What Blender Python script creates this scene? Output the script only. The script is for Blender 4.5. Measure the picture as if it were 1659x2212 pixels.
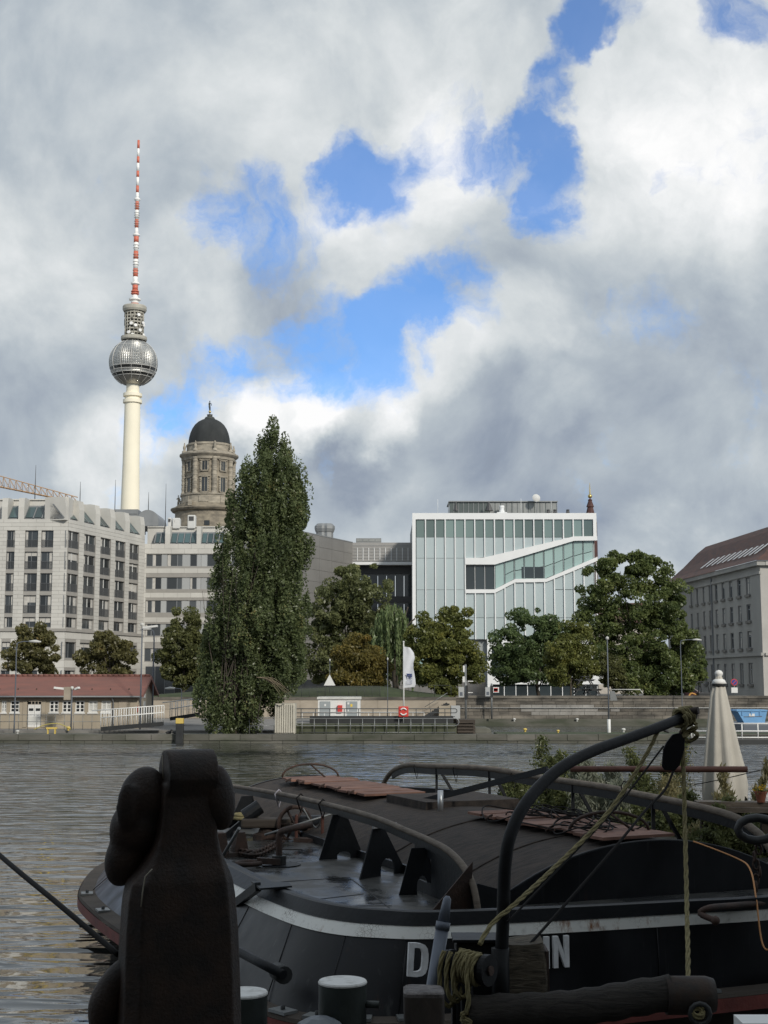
import bpy, math, random
import numpy as np
from mathutils import Vector, Matrix
R = math.radians
random.seed(7)
for _o in list(bpy.data.objects):
    bpy.data.objects.remove(_o)
sc = bpy.context.scene
col = sc.collection

# ---------------------------------------------------------------- camera
PITCH = R(7.1); CAMZ = 4.0
W0, H0, F0 = 1659.0, 2212.0, 2949.0        # working pixel grid and focal length in it
cam_d = bpy.data.cameras.new('camera'); cam = bpy.data.objects.new('camera', cam_d); col.objects.link(cam)
cam.location = (0, 0, CAMZ); cam.rotation_euler = (math.pi / 2 + PITCH, 0, 0)
cam_d.sensor_fit = 'VERTICAL'; cam_d.sensor_height = 36.0; cam_d.lens = 36.0 * F0 / H0
cam_d.clip_start = 0.1; cam_d.clip_end = 12000
sc.camera = cam

# ---------------------------------------------------------------- colour management
sc.view_settings.view_transform = 'Standard'; sc.view_settings.look = 'None'
sc.view_settings.exposure = 0.35; sc.view_settings.gamma = 1.0; sc.view_settings.use_curve_mapping = False
sc.render.engine = 'CYCLES'
sc.cycles.use_denoising = True
sc.cycles.max_bounces = 7; sc.cycles.diffuse_bounces = 5; sc.cycles.glossy_bounces = 4
sc.cycles.transmission_bounces = 5; sc.cycles.transparent_max_bounces = 6
sc.cycles.caustics_reflective = False; sc.cycles.caustics_refractive = False
sc.cycles.sample_clamp_indirect = 4.0

# ---------------------------------------------------------------- pixel -> direction / position helpers
CP, SP = math.cos(PITCH), math.sin(PITCH)
def pdir(px, py):
    u = (px - W0 / 2) / F0; v = -(py - H0 / 2) / F0
    return Vector((u, CP - v * SP, SP + v * CP))
def at(px, py, Y):                      # point seen at a pixel, at ground distance Y
    d = pdir(px, py); t = Y / d.y
    return Vector((d.x * t, Y, CAMZ + d.z * t))
def onz(px, py, z):                     # point seen at a pixel, on the level z
    d = pdir(px, py); t = (z - CAMZ) / d.z
    return Vector((d.x * t, d.y * t, z))
def onplane(px, py, p, n):              # on the plane through p with normal n
    d = pdir(px, py); c = Vector((0, 0, CAMZ)); n = Vector(n)
    t = (Vector(p) - c).dot(n) / d.dot(n)
    return c + d * t

# ---------------------------------------------------------------- sun and sky
SUN_AZ, SUN_EL = R(148), R(30)         # clockwise from +Y (the view); behind and to the right
to_sun = Vector((math.sin(SUN_AZ) * math.cos(SUN_EL), math.cos(SUN_AZ) * math.cos(SUN_EL), math.sin(SUN_EL)))
sd = bpy.data.lights.new('sun', 'SUN'); sd.energy = 2.25; sd.angle = R(6); sd.color = (1, .945, .85)
sun = bpy.data.objects.new('sun', sd); col.objects.link(sun)
sun.rotation_euler = to_sun.to_track_quat('Z', 'Y').to_euler(); sun.location = (60, -80, 120)

world = bpy.data.worlds.new('World'); sc.world = world; world.use_nodes = True
wt = world.node_tree; wt.nodes.clear()
class NT:
    """tiny node-tree writer"""
    def __init__(s, tree): s.t = tree; s.n = tree.nodes; s.l = tree.links
    def new(s, typ, **kw):
        n = s.n.new(typ)
        for k, v in kw.items(): setattr(n, k, v)
        return n
    def put(s, sock, v):
        if v is None: return
        if isinstance(v, bpy.types.NodeSocket): s.l.new(v, sock)
        else: sock.default_value = v
    def math(s, op, a, b=None, c=None, clamp=False):
        n = s.new('ShaderNodeMath', operation=op, use_clamp=clamp)
        for i, v in enumerate((a, b, c)): s.put(n.inputs[i], v)
        return n.outputs[0]
    def vmath(s, op, a, b=None, out=0, scale=None):
        n = s.new('ShaderNodeVectorMath', operation=op)
        s.put(n.inputs[0], a); s.put(n.inputs[1], b)
        if scale is not None: s.put(n.inputs['Scale'], scale)
        return n.outputs[out]
    def noise(s, vec, scale, detail=4, rough=.5, dist=0, col=False):
        n = s.new('ShaderNodeTexNoise'); s.put(n.inputs['Vector'], vec); n.inputs['Scale'].default_value = scale
        n.inputs['Detail'].default_value = detail; n.inputs['Roughness'].default_value = rough
        n.inputs['Distortion'].default_value = dist
        return n.outputs['Color' if col else 'Fac']
    def rng(s, v, a, b, c=0., d=1., smooth=False):
        n = s.new('ShaderNodeMapRange'); n.interpolation_type = 'SMOOTHSTEP' if smooth else 'LINEAR'
        s.put(n.inputs[0], v)
        for i, x in enumerate((a, b, c, d)): s.put(n.inputs[1 + i], x)
        return n.outputs[0]
    def mix(s, fac, a, b, mode='MIX'):
        n = s.new('ShaderNodeMix', data_type='RGBA', blend_type=mode)
        s.put(n.inputs[0], fac); s.put(n.inputs[6], a if not isinstance(a, tuple) else (*a[:3], 1)); s.put(n.inputs[7], b if not isinstance(b, tuple) else (*b[:3], 1))
        return n.outputs[2]
    def ramp(s, fac, stops, interp='LINEAR'):
        n = s.new('ShaderNodeValToRGB'); s.put(n.inputs[0], fac); cr = n.color_ramp; cr.interpolation = interp
        while len(cr.elements) < len(stops): cr.elements.new(.5)
        for e, (p, c) in zip(cr.elements, stops): e.position = p; e.color = (*c[:3], 1)
        return n.outputs[0]

w = NT(wt)
tc = w.new('ShaderNodeTexCoord')
D = w.vmath('NORMALIZE', tc.outputs['Generated'])
sky = w.new('ShaderNodeTexSky', sky_type='NISHITA', sun_disc=False, sun_elevation=SUN_EL, sun_rotation=SUN_AZ,
            air_density=1.0, dust_density=.3, ozone_density=3.0)
# domain warp: ragged edges at several scales
wn = w.vmath('SUBTRACT', w.noise(D, 9, 6, .62, 0, True), (.5, .5, .5))
Dw = w.vmath('NORMALIZE', w.vmath('ADD', D, w.vmath('SCALE', wn, scale=.11)))
Dl = w.vmath('NORMALIZE', w.vmath('ADD', D, w.vmath('SCALE', wn, scale=.08)))
def blob(vec, px, py, r_in, r_out):     # soft disc on the sky dome round one direction; radii in degrees
    d = pdir(px, py).normalized()
    dt = w.vmath('DOT_PRODUCT', vec, tuple(d), out=1)
    return w.rng(dt, math.cos(R(r_out)), math.cos(R(r_in)), 0, 1, True)
def blobs(vec, lst, sc_=1.):
    tot = None
    for (px, py, a, b, k) in lst:
        m = w.math('MULTIPLY', blob(vec, px, py, a * sc_, b * sc_), k)
        tot = m if tot is None else w.math('ADD', tot, m)
    return tot
# openings of blue between the clouds
blue_l = [(1310, 20, .3, 1.7, 1.2), (1265, 90, .3, 1.5, 1.1), (1225, 170, .2, 1.5, 1.0), (1185, 260, .4, 1.5, .95), (1140, 330, .4, 1.5, .9), (1195, 420, .2, 1.3, .9), (960, 285, .3, 1.7, 1.0), (1215, 440, .3, 1.9, .8),
          (800, 375, .4, 1.9, .9), (740, 395, .2, 1.6, .6), (1090, 560, .2, 1.6, .4), (990, 655, .6, 2.3, .95), (870, 695, .6, 2.2, .85), (740, 745, .7, 2.5, .95),
          (610, 770, .5, 2.0, .8), (500, 800, .3, 1.5, .5), (430, 800, .2, 1.8, .5), (520, 490, .4, 2.4, .75), (430, 460, .2, 1.5, .5), (600, 530, .3, 1.8, .4), (345, 930, .3, 1.8, .45), (415, 860, .3, 1.5, .6),
          (1600, 10, .4, 1.7, 1.), (880, 860, .2, 1.6, .5), (1050, 420, .2, 1.6, .35), (860, 440, .2, 1.3, .4),
          (2100, 300, 2, 7, 1.), (-700, 500, 2, 7, 1.), (2500, 900, 2, 6, 1.)]
bsum = blobs(Dw, blue_l, 1.35)
far = w.noise(w.vmath('MULTIPLY', Dw, (1, 1, 1.6)), 2.6, 3, .5)
front = w.rng(w.vmath('DOT_PRODUCT', D, (0, math.cos(R(20)), math.sin(R(20))), out=1), .80, .90, 0, 1, True)
bfar = w.rng(far, .56, .68, 0, 1.0, True)
bsum = w.math('ADD', w.math('MULTIPLY', w.math('SUBTRACT', 1.0, front), bfar), bsum)
wisp = w.noise(Dl, 11, 8, .62, .3)
blue = w.rng(w.math('ADD', bsum, w.math('MULTIPLY', w.math('SUBTRACT', wisp, .5), 4.2)), .38, 1.55, 0, 1, True)
# brightness of the clouds
lite_l = [(1500, 240, 2, 7, .24), (1400, 480, 2, 6, .10), (1600, 350, 1, 6, .06), (800, 220, 2, 8, .15), (1000, 170, 1, 4, .08), (640, 890, .6, 2.6, .42), (780, 880, .6, 3.0, .40), (520, 880, .3, 2.0, .25),
          (850, 940, .3, 1.6, .15), (960, 760, .5, 2.6, .22), (1120, 690, .5, 2.5, .15), (60, 560, 1, 4.5, .14), (240, 1010, .6, 3.4, .30), (400, 540, .8, 3.0, .14), (930, 340, .5, 3.5, .15), (520, 700, .4, 2.6, .10),
          (1210, 860, .3, 1.8, .12), (1450, 1220, .6, 3.0, .22), (1160, 420, .2, .9, .2), (800, 530, 1, 4, .10)]
dark_l = [(1350, 960, 3, 8, .07), (1080, 1010, 1, 5, .09), (790, 980, .4, 2.6, .20), (720, 1050, .6, 2.6, .14), (100, 950, 2, 6, .07), (60, 250, 2, 7, .06), (1500, 700, 1, 6, .05), (1400, 1110, 1, 5, .10), (650, 600, 1, 4, .04), (200, 760, 1, 4, .03)]
lsum = blobs(Dl, lite_l); dsum = blobs(Dl, dark_l)
n1 = w.noise(D, 8, 7, .55, .3)
sh = w.vmath('ADD', D, tuple(to_sun * .03))
n2 = w.noise(sh, 8, 7, .55, .3)
n3 = w.noise(D, 3.0, 2, .5)
relief = w.math('MULTIPLY', w.math('SUBTRACT', n1, n2), .68)
v = w.math('ADD', w.math('SUBTRACT', w.math('ADD', .535, lsum), dsum), relief)
v = w.math('ADD', v, w.math('MULTIPLY', w.math('SUBTRACT', n1, .5), .19))
v = w.math('ADD', v, w.math('MULTIPLY', w.math('SUBTRACT', n3, .5), .12))
puff = w.math('MULTIPLY', w.math('SUBTRACT', w.noise(Dl, 21, 6, .62, .4), .5), w.math('ADD', .10, w.math('MULTIPLY', lsum, 1.3, clamp=True)))
v = w.math('ADD', v, w.math('MULTIPLY', puff, .75))
ccol = w.ramp(v, [(.0, (.17, .20, .26)), (.30, (.29, .34, .42)), (.50, (.45, .505, .555)), (.68, (.64, .68, .70)), (.86, (.83, .85, .86)), (1., (.97, .97, .97))])
bg1 = w.new('ShaderNodeBackground'); w.l.new(w.mix(1.0, sky.outputs[0], (.56, .82, 1.12), 'MULTIPLY'), bg1.inputs[0]); bg1.inputs[1].default_value = .115
bg2 = w.new('ShaderNodeBackground'); w.l.new(ccol, bg2.inputs[0]); bg2.inputs[1].default_value = .80
mx = w.new('ShaderNodeMixShader'); w.l.new(w.math('MULTIPLY', blue, .88), mx.inputs[0]); w.l.new(bg2.outputs[0], mx.inputs[1]); w.l.new(bg1.outputs[0], mx.inputs[2])
wo = w.new('ShaderNodeOutputWorld'); w.l.new(mx.outputs[0], wo.inputs[0])
world.cycles.sampling_method = 'MANUAL'; world.cycles.sample_map_resolution = 256

# ---------------------------------------------------------------- materials
MATS = {}
def mat(name, color, rough=.7, metal=0., var=0., vscale=1., bump=0., bscale=20., color2=None, detail=5, spec=.5, stretch=(1, 1, 1), coat=0., fmin=.35, fmax=.65, island=0., emit=None, trans=0.):
    """Principled with noise-mottled colour (world position), optional fine bump, optional variation per loose piece."""
    if name in MATS: return MATS[name]
    m = bpy.data.materials.new(name); m.use_nodes = True; t = NT(m.node_tree); b = m.node_tree.nodes['Principled BSDF']
    g = t.new('ShaderNodeNewGeometry'); pos = t.vmath('MULTIPLY', g.outputs['Position'], stretch)
    c = tuple(color)
    if color2 is None: color2 = tuple(x * (1 - var) for x in c)
    out = None
    if var > 0 or color2 != c:
        f = t.rng(t.noise(pos, vscale, detail, .6), fmin, fmax, 0, 1)
        out = t.mix(f, c, color2)
    if island > 0:
        k = t.rng(g.outputs['Random Per Island'], 0, 1, 1 - island, 1 + island)
        oi = t.new('ShaderNodeObjectInfo'); k2 = t.rng(oi.outputs['Random'], 0, 1, 1 - island, 1 + island)
        comb = t.new('ShaderNodeCombineColor'); kk = t.math('MULTIPLY', k, k2)
        for i in range(3): t.put(comb.inputs[i], kk)
        out = t.mix(1.0, out if out is not None else c, comb.outputs[0], 'MULTIPLY')
    t.put(b.inputs['Base Color'], out if out is not None else (*c, 1))
    b.inputs['Roughness'].default_value = rough; b.inputs['Metallic'].default_value = metal
    b.inputs['Specular IOR Level'].default_value = spec
    if coat: b.inputs['Coat Weight'].default_value = coat
    if trans: b.inputs['Transmission Weight'].default_value = trans
    if emit: b.inputs['Emission Color'].default_value = (*emit[0], 1); b.inputs['Emission Strength'].default_value = emit[1]
    if bump > 0:
        bn = t.new('ShaderNodeBump'); bn.inputs['Strength'].default_value = bump; bn.inputs['Distance'].default_value = .02
        t.put(bn.inputs['Height'], t.noise(pos, bscale, 6, .6)); t.l.new(bn.outputs[0], b.inputs['Normal'])
    MATS[name] = m
    return m

# ---------------------------------------------------------------- mesh building
WL = {}                                   # world location of every object we make
def link(o): col.objects.link(o); return o
def tag(o, label=None, cat=None, group=None, kind=None):
    if label: o['label'] = label
    if cat: o['category'] = cat
    if group: o['group'] = group
    if kind: o['kind'] = kind
    return o
def thing(name, label, cat, loc=(0, 0, 0), group=None):
    o = link(bpy.data.objects.new(name, None)); o.location = loc; o.empty_display_size = .3
    WL[o] = Vector(loc); return tag(o, label, cat, group)
class MB:
    def __init__(s): s.v = []; s.f = []; s.sm = []
    def add(s, vs, fs, smooth=False):
        k = len(s.v); s.v += [tuple(p) for p in vs]; s.f += [tuple(i + k for i in f) for f in fs]; s.sm += [smooth] * len(fs); return s
    def box(s, x0, x1, y0, y1, z0, z1, M=None):
        vs = [Vector((x, y, z)) for x in (x0, x1) for y in (y0, y1) for z in (z0, z1)]
        if M is not None: vs = [M @ p for p in vs]
        return s.add(vs, [(0, 1, 3, 2), (4, 6, 7, 5), (0, 4, 5, 1), (2, 3, 7, 6), (0, 2, 6, 4), (1, 5, 7, 3)])
    def tube(s, pts, r, n=8, cap=True, smooth=True, closed=False):
        pts = [Vector(p) for p in pts]; N = len(pts); rs = r if isinstance(r, (list, tuple)) else [r] * N
        vs = []; fs = []; prev = None
        for i, p in enumerate(pts):
            if closed: tg = pts[(i + 1) % N] - pts[i - 1]
            else: tg = pts[min(i + 1, N - 1)] - pts[max(i - 1, 0)]
            tg = tg.normalized() if tg.length > 1e-9 else Vector((0, 0, 1))
            if prev is None:
                ref = Vector((0, 0, 1)) if abs(tg.z) < .9 else Vector((1, 0, 0)); a = tg.cross(ref).normalized()
            else:
                a = prev - tg * prev.dot(tg); a = a.normalized() if a.length > 1e-6 else tg.orthogonal().normalized()
            prev = a; b = tg.cross(a)
            for j in range(n):
                t = 2 * math.pi * j / n; vs.append(p + (a * math.cos(t) + b * math.sin(t)) * rs[i])
        for i in range(N if closed else N - 1):
            i2 = (i + 1) % N
            for j in range(n):
                j2 = (j + 1) % n; fs.append((i * n + j, i * n + j2, i2 * n + j2, i2 * n + j))
        s.add(vs, fs, smooth)
        if cap and not closed:
            k = len(s.v) - len(vs)
            s.f.append(tuple(k + j for j in range(n))[::-1]); s.sm.append(False)
            s.f.append(tuple(k + (N - 1) * n + j for j in range(n))); s.sm.append(False)
        return s
    def bar(s, a, b, w, h=None, up=(0, 0, 1)):      # rectangular bar between two points
        a = Vector(a); b = Vector(b); h = h or w; d = (b - a).normalized(); up = Vector(up)
        if abs(d.dot(up)) > .97: up = Vector((1, 0, 0)) if abs(d.x) < .9 else Vector((0, 1, 0))
        x = d.cross(up).normalized(); y = x.cross(d)
        vs = [p + x * (w / 2 * i) + y * (h / 2 * j) for p in (a, b) for i, j in ((-1, -1), (1, -1), (1, 1), (-1, 1))]
        return s.add(vs, [(0, 1, 2, 3), (7, 6, 5, 4), (0, 4, 5, 1), (1, 5, 6, 2), (2, 6, 7, 3), (3, 7, 4, 0)])
    def lathe(s, prof, c=(0, 0, 0), n=24, smooth=True, a0=0., a1=2 * math.pi):
        full = abs(a1 - a0 - 2 * math.pi) < 1e-6; m = n if full else n + 1; vs = []; fs = []
        for (r, z) in prof:
            for j in range(m):
                t = a0 + (a1 - a0) * j / n; vs.append((c[0] + r * math.cos(t), c[1] + r * math.sin(t), c[2] + z))
        for i in range(len(prof) - 1):
            for j in range(n):
                j2 = (j + 1) % m; fs.append((i * m + j, i * m + j2, (i + 1) * m + j2, (i + 1) * m + j))
        return s.add(vs, fs, smooth)
    def prism(s, poly, d):               # planar polygon (3-D points) pushed along vector d
        poly = [Vector(p) for p in poly]; d = Vector(d); n = len(poly)
        vs = poly + [p + d for p in poly]; fs = [tuple(range(n)), tuple(range(2 * n - 1, n - 1, -1))]
        for i in range(n): j = (i + 1) % n; fs.append((i, i + n, j + n, j))
        return s.add(vs, fs)
    def sphere(s, c, r, n=12, m=8, sc3=(1, 1, 1)):
        prof = [(math.sin(math.pi * i / m), -math.cos(math.pi * i / m)) for i in range(m + 1)]
        vs = []; fs = []
        for (pr, pz) in prof:
            for j in range(n):
                t = 2 * math.pi * j / n; vs.append((c[0] + r * sc3[0] * max(pr, 1e-3) * math.cos(t), c[1] + r * sc3[1] * max(pr, 1e-3) * math.sin(t), c[2] + r * sc3[2] * pz))
        for i in range(m):
            for j in range(n): j2 = (j + 1) % n; fs.append((i * n + j, i * n + j2, (i + 1) * n + j2, (i + 1) * n + j))
        return s.add(vs, fs, True)
    def mesh(s, name, center=None):
        me = bpy.data.meshes.new(name); v = np.array(s.v, dtype=float)
        if center is not None: v = v - np.array(center)
        me.from_pydata(v.tolist(), [], s.f); me.polygons.foreach_set('use_smooth', s.sm); me.update(); return me
    def build(s, name, m, parent=None, label=None, cat=None, group=None, kind=None, bevel=0., fixn=True):
        v = np.array(s.v, dtype=float); lo, hi = v.min(0), v.max(0); c = (lo + hi) / 2
        if parent is None: c[2] = lo[2]
        me = s.mesh(name, c)
        if fixn:
            import bmesh
            bm = bmesh.new(); bm.from_mesh(me); bmesh.ops.recalc_face_normals(bm, faces=bm.faces); bm.to_mesh(me); bm.free()
        me.materials.append(m)
        o = link(bpy.data.objects.new(name, me)); c = Vector(c); WL[o] = c
        if parent is not None: o.parent = parent; o.location = c - WL[parent]
        else: o.location = c
        if bevel > 0:
            md = o.modifiers.new('bevel', 'BEVEL'); md.width = bevel; md.segments = 2; md.limit_method = 'ANGLE'; md.angle_limit = R(40)
        return tag(o, label, cat, group, kind)
UNIT = {}
def unit_box(m):                          # shared 1 m box, centred on its origin
    if m.name not in UNIT:
        me = MB().box(-.5, .5, -.5, .5, -.5, .5).mesh('unit_box'); me.materials.append(m); UNIT[m.name] = me
    return UNIT[m.name]
def piece(name, m, parent, c, size, rz=0., kind=None):   # a box-shaped part, sharing its mesh with its likes
    o = link(bpy.data.objects.new(name, unit_box(m))); c = Vector(c); o.location = c - (WL[parent] if parent else Vector())
    o.scale = size; o.rotation_euler = (0, 0, rz); o.parent = parent; WL[o] = c
    if kind: o['kind'] = kind
    return o
def copy_tree(o, parent=None, off=None):
    c = link(o.copy()); c.parent = parent
    if off is not None: c.location = o.location + Vector(off); WL[c] = WL[o] + Vector(off)
    for ch in list(o.children): copy_tree(ch, c)
    return c
def smooth_path(pts, n=8):                # Catmull-Rom through the points
    P = [Vector(p) for p in pts]; out = []
    for i in range(len(P) - 1):
        a = P[max(i - 1, 0)]; b = P[i]; c = P[i + 1]; d = P[min(i + 2, len(P) - 1)]
        for k in range(n):
            t = k / n; out.append(.5 * ((2 * b) + (c - a) * t + (2 * a - 5 * b + 4 * c - d) * t * t + (3 * b - a - 3 * c + d) * t ** 3))
    return out + [P[-1]]
class Face:
    """an upright facade plane: local (s along, z up, out towards the viewer)"""
    def __init__(s, p0, p1):
        s.p0 = Vector((p0[0], p0[1], 0)); d = Vector((p1[0], p1[1], 0)) - s.p0; s.L = d.length; s.d = d / s.L
        s.n = Vector((s.d.y, -s.d.x, 0)); s.rz = math.atan2(s.d.y, s.d.x)
    def pt(s, a, z, out=0.): return s.p0 + s.d * a + s.n * out + Vector((0, 0, z))
    def sz(s, px, py):                   # pixel -> (s, z) on the facade
        q = onplane(px, py, s.p0, s.n); return (q - s.p0).dot(s.d), q.z
    def piece(s, name, m, parent, a0, a1, z0, z1, out0, out1, kind=None):
        c = s.pt((a0 + a1) / 2, (z0 + z1) / 2, (out0 + out1) / 2)
        return piece(name, m, parent, c, (a1 - a0, abs(out1 - out0), z1 - z0), s.rz, kind)
    def box(s, mb, a0, a1, z0, z1, out0, out1):
        vs = [s.pt(a, z, o) for a in (a0, a1) for o in (out0, out1) for z in (z0, z1)]
        return mb.add(vs, [(0, 1, 3, 2), (4, 6, 7, 5), (0, 4, 5, 1), (2, 3, 7, 6), (0, 2, 6, 4), (1, 5, 7, 3)])
    def poly(s, mb, pts, out0, out1):
        return mb.prism([s.pt(a, z, out0) for a, z in pts], s.n * (out1 - out0))
def wall_grid(face, mb, a0, a1, z0, z1, holes, t0=-.35, t1=0.):
    """wall slab a0..a1 x z0..z1 with rectangular holes, as butted boxes"""
    zs = sorted({z0, z1, *[h[2] for h in holes], *[h[3] for h in holes]}); zs = [z for z in zs if z0 <= z <= z1]
    for i in range(len(zs) - 1):
        zm = (zs[i] + zs[i + 1]) / 2
        if zs[i + 1] - zs[i] < 1e-4: continue
        cuts = sorted((h[0], h[1]) for h in holes if h[2] < zm < h[3]); x = a0
        for (c0, c1) in cuts:
            if c0 > x + 1e-4: face.box(mb, x, min(c0, a1), zs[i], zs[i + 1], t0, t1)
            x = max(x, c1)
        if x < a1 - 1e-4: face.box(mb, x, a1, zs[i], zs[i + 1], t0, t1)
    return mb
def panels(face, a0, a1, z0, z1, holes, ph, pl, stag=.5, gap=.035):
    """cladding panels (rects) over a wall with holes: courses of height ph, joints every pl"""
    out = []; nz = max(1, round((z1 - z0) / ph)); h = (z1 - z0) / nz
    for i in range(nz):
        b, t = z0 + i * h, z0 + (i + 1) * h
        segs = [(a0, a1)]
        for (x0, x1, y0, y1) in holes:
            if y0 < t - .02 and y1 > b + .02:
                # split the course at a hole that covers most of it
                ns = []
                for (u, v_) in segs:
                    if x1 <= u or x0 >= v_: ns.append((u, v_)); continue
                    if x0 > u: ns.append((u, x0))
                    if x1 < v_: ns.append((x1, v_))
                segs = ns
        off = (i % 2) * stag * pl
        for (u, v_) in segs:
            x = a0 - pl + off
            while x < v_:
                p, q = max(x, u), min(x + pl, v_)
                if q - p > .12: out.append((p + gap / 2, q - gap / 2, b + gap / 2, t - gap / 2))
                x += pl
    return out
def clad(face, m, parent, rects, name='stone_panel', t=.03, most=300):
    rects = sorted(rects, key=lambda r: -(r[1] - r[0]) * (r[3] - r[2]))
    for r in rects[:most]: face.piece(name, m, parent, *r, .002, t)
    if len(rects) > most:
        mb = MB()
        for r in rects[most:]: face.box(mb, *r, .002, t)
        mb.build(name, m, parent, kind='stuff')

# ================================================================= THE SETTING
STREET = 1.9; BANK = 2.7          # street behind the parapet; grass bank and wall tops
def water_mat():
    m = bpy.data.materials.new('river_water'); m.use_nodes = True; t = NT(m.node_tree); b = m.node_tree.nodes['Principled BSDF']
    g = t.new('ShaderNodeNewGeometry'); P = g.outputs['Position']
    b.inputs['Base Color'].default_value = (.022, .025, .024, 1); b.inputs['Roughness'].default_value = .02; b.inputs['IOR'].default_value = 2.2
    h1 = t.noise(t.vmath('MULTIPLY', P, (.55, 1.35, 1)), 1.0, 2.0, .5, .4)
    h2 = t.noise(t.vmath('MULTIPLY', P, (1., 2.0, 1)), 4.5, 3, .6, .2)
    h3 = t.noise(t.vmath('MULTIPLY', P, (.5, 1.0, 1)), .30, 2, .5)
    patch = t.rng(t.noise(t.vmath('MULTIPLY', P, (.6, 1.6, 1)), .06, 3, .5), .35, .65, .55, 1.15)
    h = t.math('ADD', t.math('MULTIPLY', h1, .40), t.math('ADD', t.math('MULTIPLY', h2, .007), t.math('MULTIPLY', h3, .04)))
    bn = t.new('ShaderNodeBump'); bn.inputs['Strength'].default_value = 1.; bn.inputs['Distance'].default_value = 1.0
    t.put(bn.inputs['Height'], t.math('MULTIPLY', h, patch)); t.l.new(bn.outputs[0], b.inputs['Normal'])
    return m
M_water = water_mat()
M_ground = mat('ground_paving', (.16, .155, .145), .9, var=.3, vscale=.2)
M_quaydk = mat('quay_paving', (.10, .10, .095), .9, var=.4, vscale=1.)
M_stone = mat('quay_stone', (.20, .178, .148), .9, color2=(.065, .06, .052), vscale=.75, bump=.5, bscale=6, island=.22, detail=8, stretch=(.6, .6, 2.0))
M_stonelt = mat('quay_stone_pale', (.33, .315, .29), .9, var=.35, vscale=.7, bump=.4, bscale=6, island=.10)
M_sand = mat('sandstone_render', (.40, .345, .275), .9, var=.25, vscale=.4, stretch=(1, 1, 1.5))
M_grass = mat('grass', (.05, .065, .024), .9, color2=(.03, .042, .016), vscale=1.5)
M_mortar = mat('mortar', (.09, .085, .075), .95, var=.3)
M_conc = mat('concrete', (.22, .21, .195), .9, var=.3, vscale=.8, bump=.2)
M_islst = mat('island_stone', (.15, .142, .125), .9, color2=(.06, .066, .045), vscale=.5, bump=.4, bscale=7, island=.15, stretch=(.5, .5, 2))
M_asph = mat('asphalt', (.055, .055, .055), .9, var=.2)

def sheet(name, pts, m, z): 
    o = MB().add([(x, y, z) for x, y in pts], [tuple(range(len(pts)))]).build(name, m, fixn=False); return tag(o, kind='structure')
sheet('river', [(-700, -6), (700, -6), (700, 128.2), (-700, 128.2)], M_water, 0.)
river_bed = sheet('river_bed', [(-700, -6), (700, -6), (700, 129), (-700, 129)], M_mortar, -2.5)
MB().box(-900, 900, 128.4, 3000, -3, STREET).build('ground', M_ground, kind='structure')
# near bank the camera stands on, and the low landing stage in front of it
MB().box(-300, 300, -60, 4.6, -2.4, 2.35).build('quay', M_quaydk, kind='structure')
stage = MB().box(-30, 30, 4.62, 9.35, .6, 1.42).build('landing_stage', M_quaydk, kind='structure')

# lock island: slab with a kerb of big stones along the river edge
ISL_Y0, ISL_Y1, ISL_Z = 91.6, 96.2, .54
island = MB().box(-120, 120, ISL_Y0 + .12, ISL_Y1, -2.2, ISL_Z - .06).build('lock_island', M_islst, kind='structure')
xs = -31.; i = 0
rs = random.Random(3)
while xs < 31:
    l = 1.5 + rs.random() * .7
    piece('kerb_stone', M_islst, island, (xs + l / 2, ISL_Y0 + .35 + rs.uniform(-.012, .012), .36 + rs.uniform(-.01, .01)), (l - .03, .7, .40))
    piece('kerb_stone', M_islst, island, (xs + l / 2 + .7, ISL_Y0 + .42, -.02), (l - .03, .72, .32))
    xs += l
tag(MB().box(7.6, 120, ISL_Y0 + .8, ISL_Y1 - .5, ISL_Z - .05, ISL_Z + .02).build('island_lawn', M_grass), kind='structure')
xl = at(1000, 1560, 96).x
plat = MB().box(-120, xl, ISL_Y1 + .01, 128.3, -2.2, .66).build('lock_yard', M_conc, kind='structure')

# masonry quay wall on the right: courses of squared blocks
Fq = Face((at(985, 1530, 128).x, 128.), (60, 128.))
wall = thing('quay_wall', 'long masonry quay wall of weathered blocks across the lock channel', 'wall', (Fq.pt(Fq.L / 2, 0)))
mb = MB(); Fq.box(mb, 0, Fq.L, -1, BANK - .12, -.5, -.05); mb.build('wall_core', M_mortar, wall)
zc = [.62, .95, 1.28, 1.60, 1.92, 2.22, 2.50]
rs = random.Random(5); rects = []
px_pale = (1160, 1285)
for ci in range(len(zc) - 1):
    a = -.3 * (ci % 2)
    while a < Fq.L:
        l = .75 + rs.random() * .55
        a0, a1 = max(a, 0), min(a + l, Fq.L)
        x = Fq.pt((a0 + a1) / 2, 0).x; xp = W0 / 2 + x / 128 * F0
        pale = px_pale[0] - rs.random() * 40 < xp < px_pale[1] + rs.random() * 50 and 0 < ci < 4
        if a1 - a0 > .2 and x < 47: Fq.piece('stone_block', M_stonelt if pale else M_stone, wall, a0 + .012, a1 - .012, zc[ci] + .012, zc[ci + 1] - .012, -.06, rs.uniform(-.015, .02))
        a += l
mb = MB(); Fq.box(mb, 0, Fq.L, 2.5, BANK + .04, -.6, .08); mb.build('coping', M_stone, wall)
mb = MB(); Fq.box(mb, 0, Fq.L, -.8, .40, -.06, .95); Fq.box(mb, 0, Fq.L, .401, .62, -.06, .55); mb.build('foot_ledge', M_islst, wall)
mb = MB(); mb.tube([Fq.pt(0, 1.62, .10), Fq.pt(Fq.L, 1.62, .10)], .035, 6); mb.build('handrail_pipe', mat('white_pipe', (.55, .55, .53), .6), wall)
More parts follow.
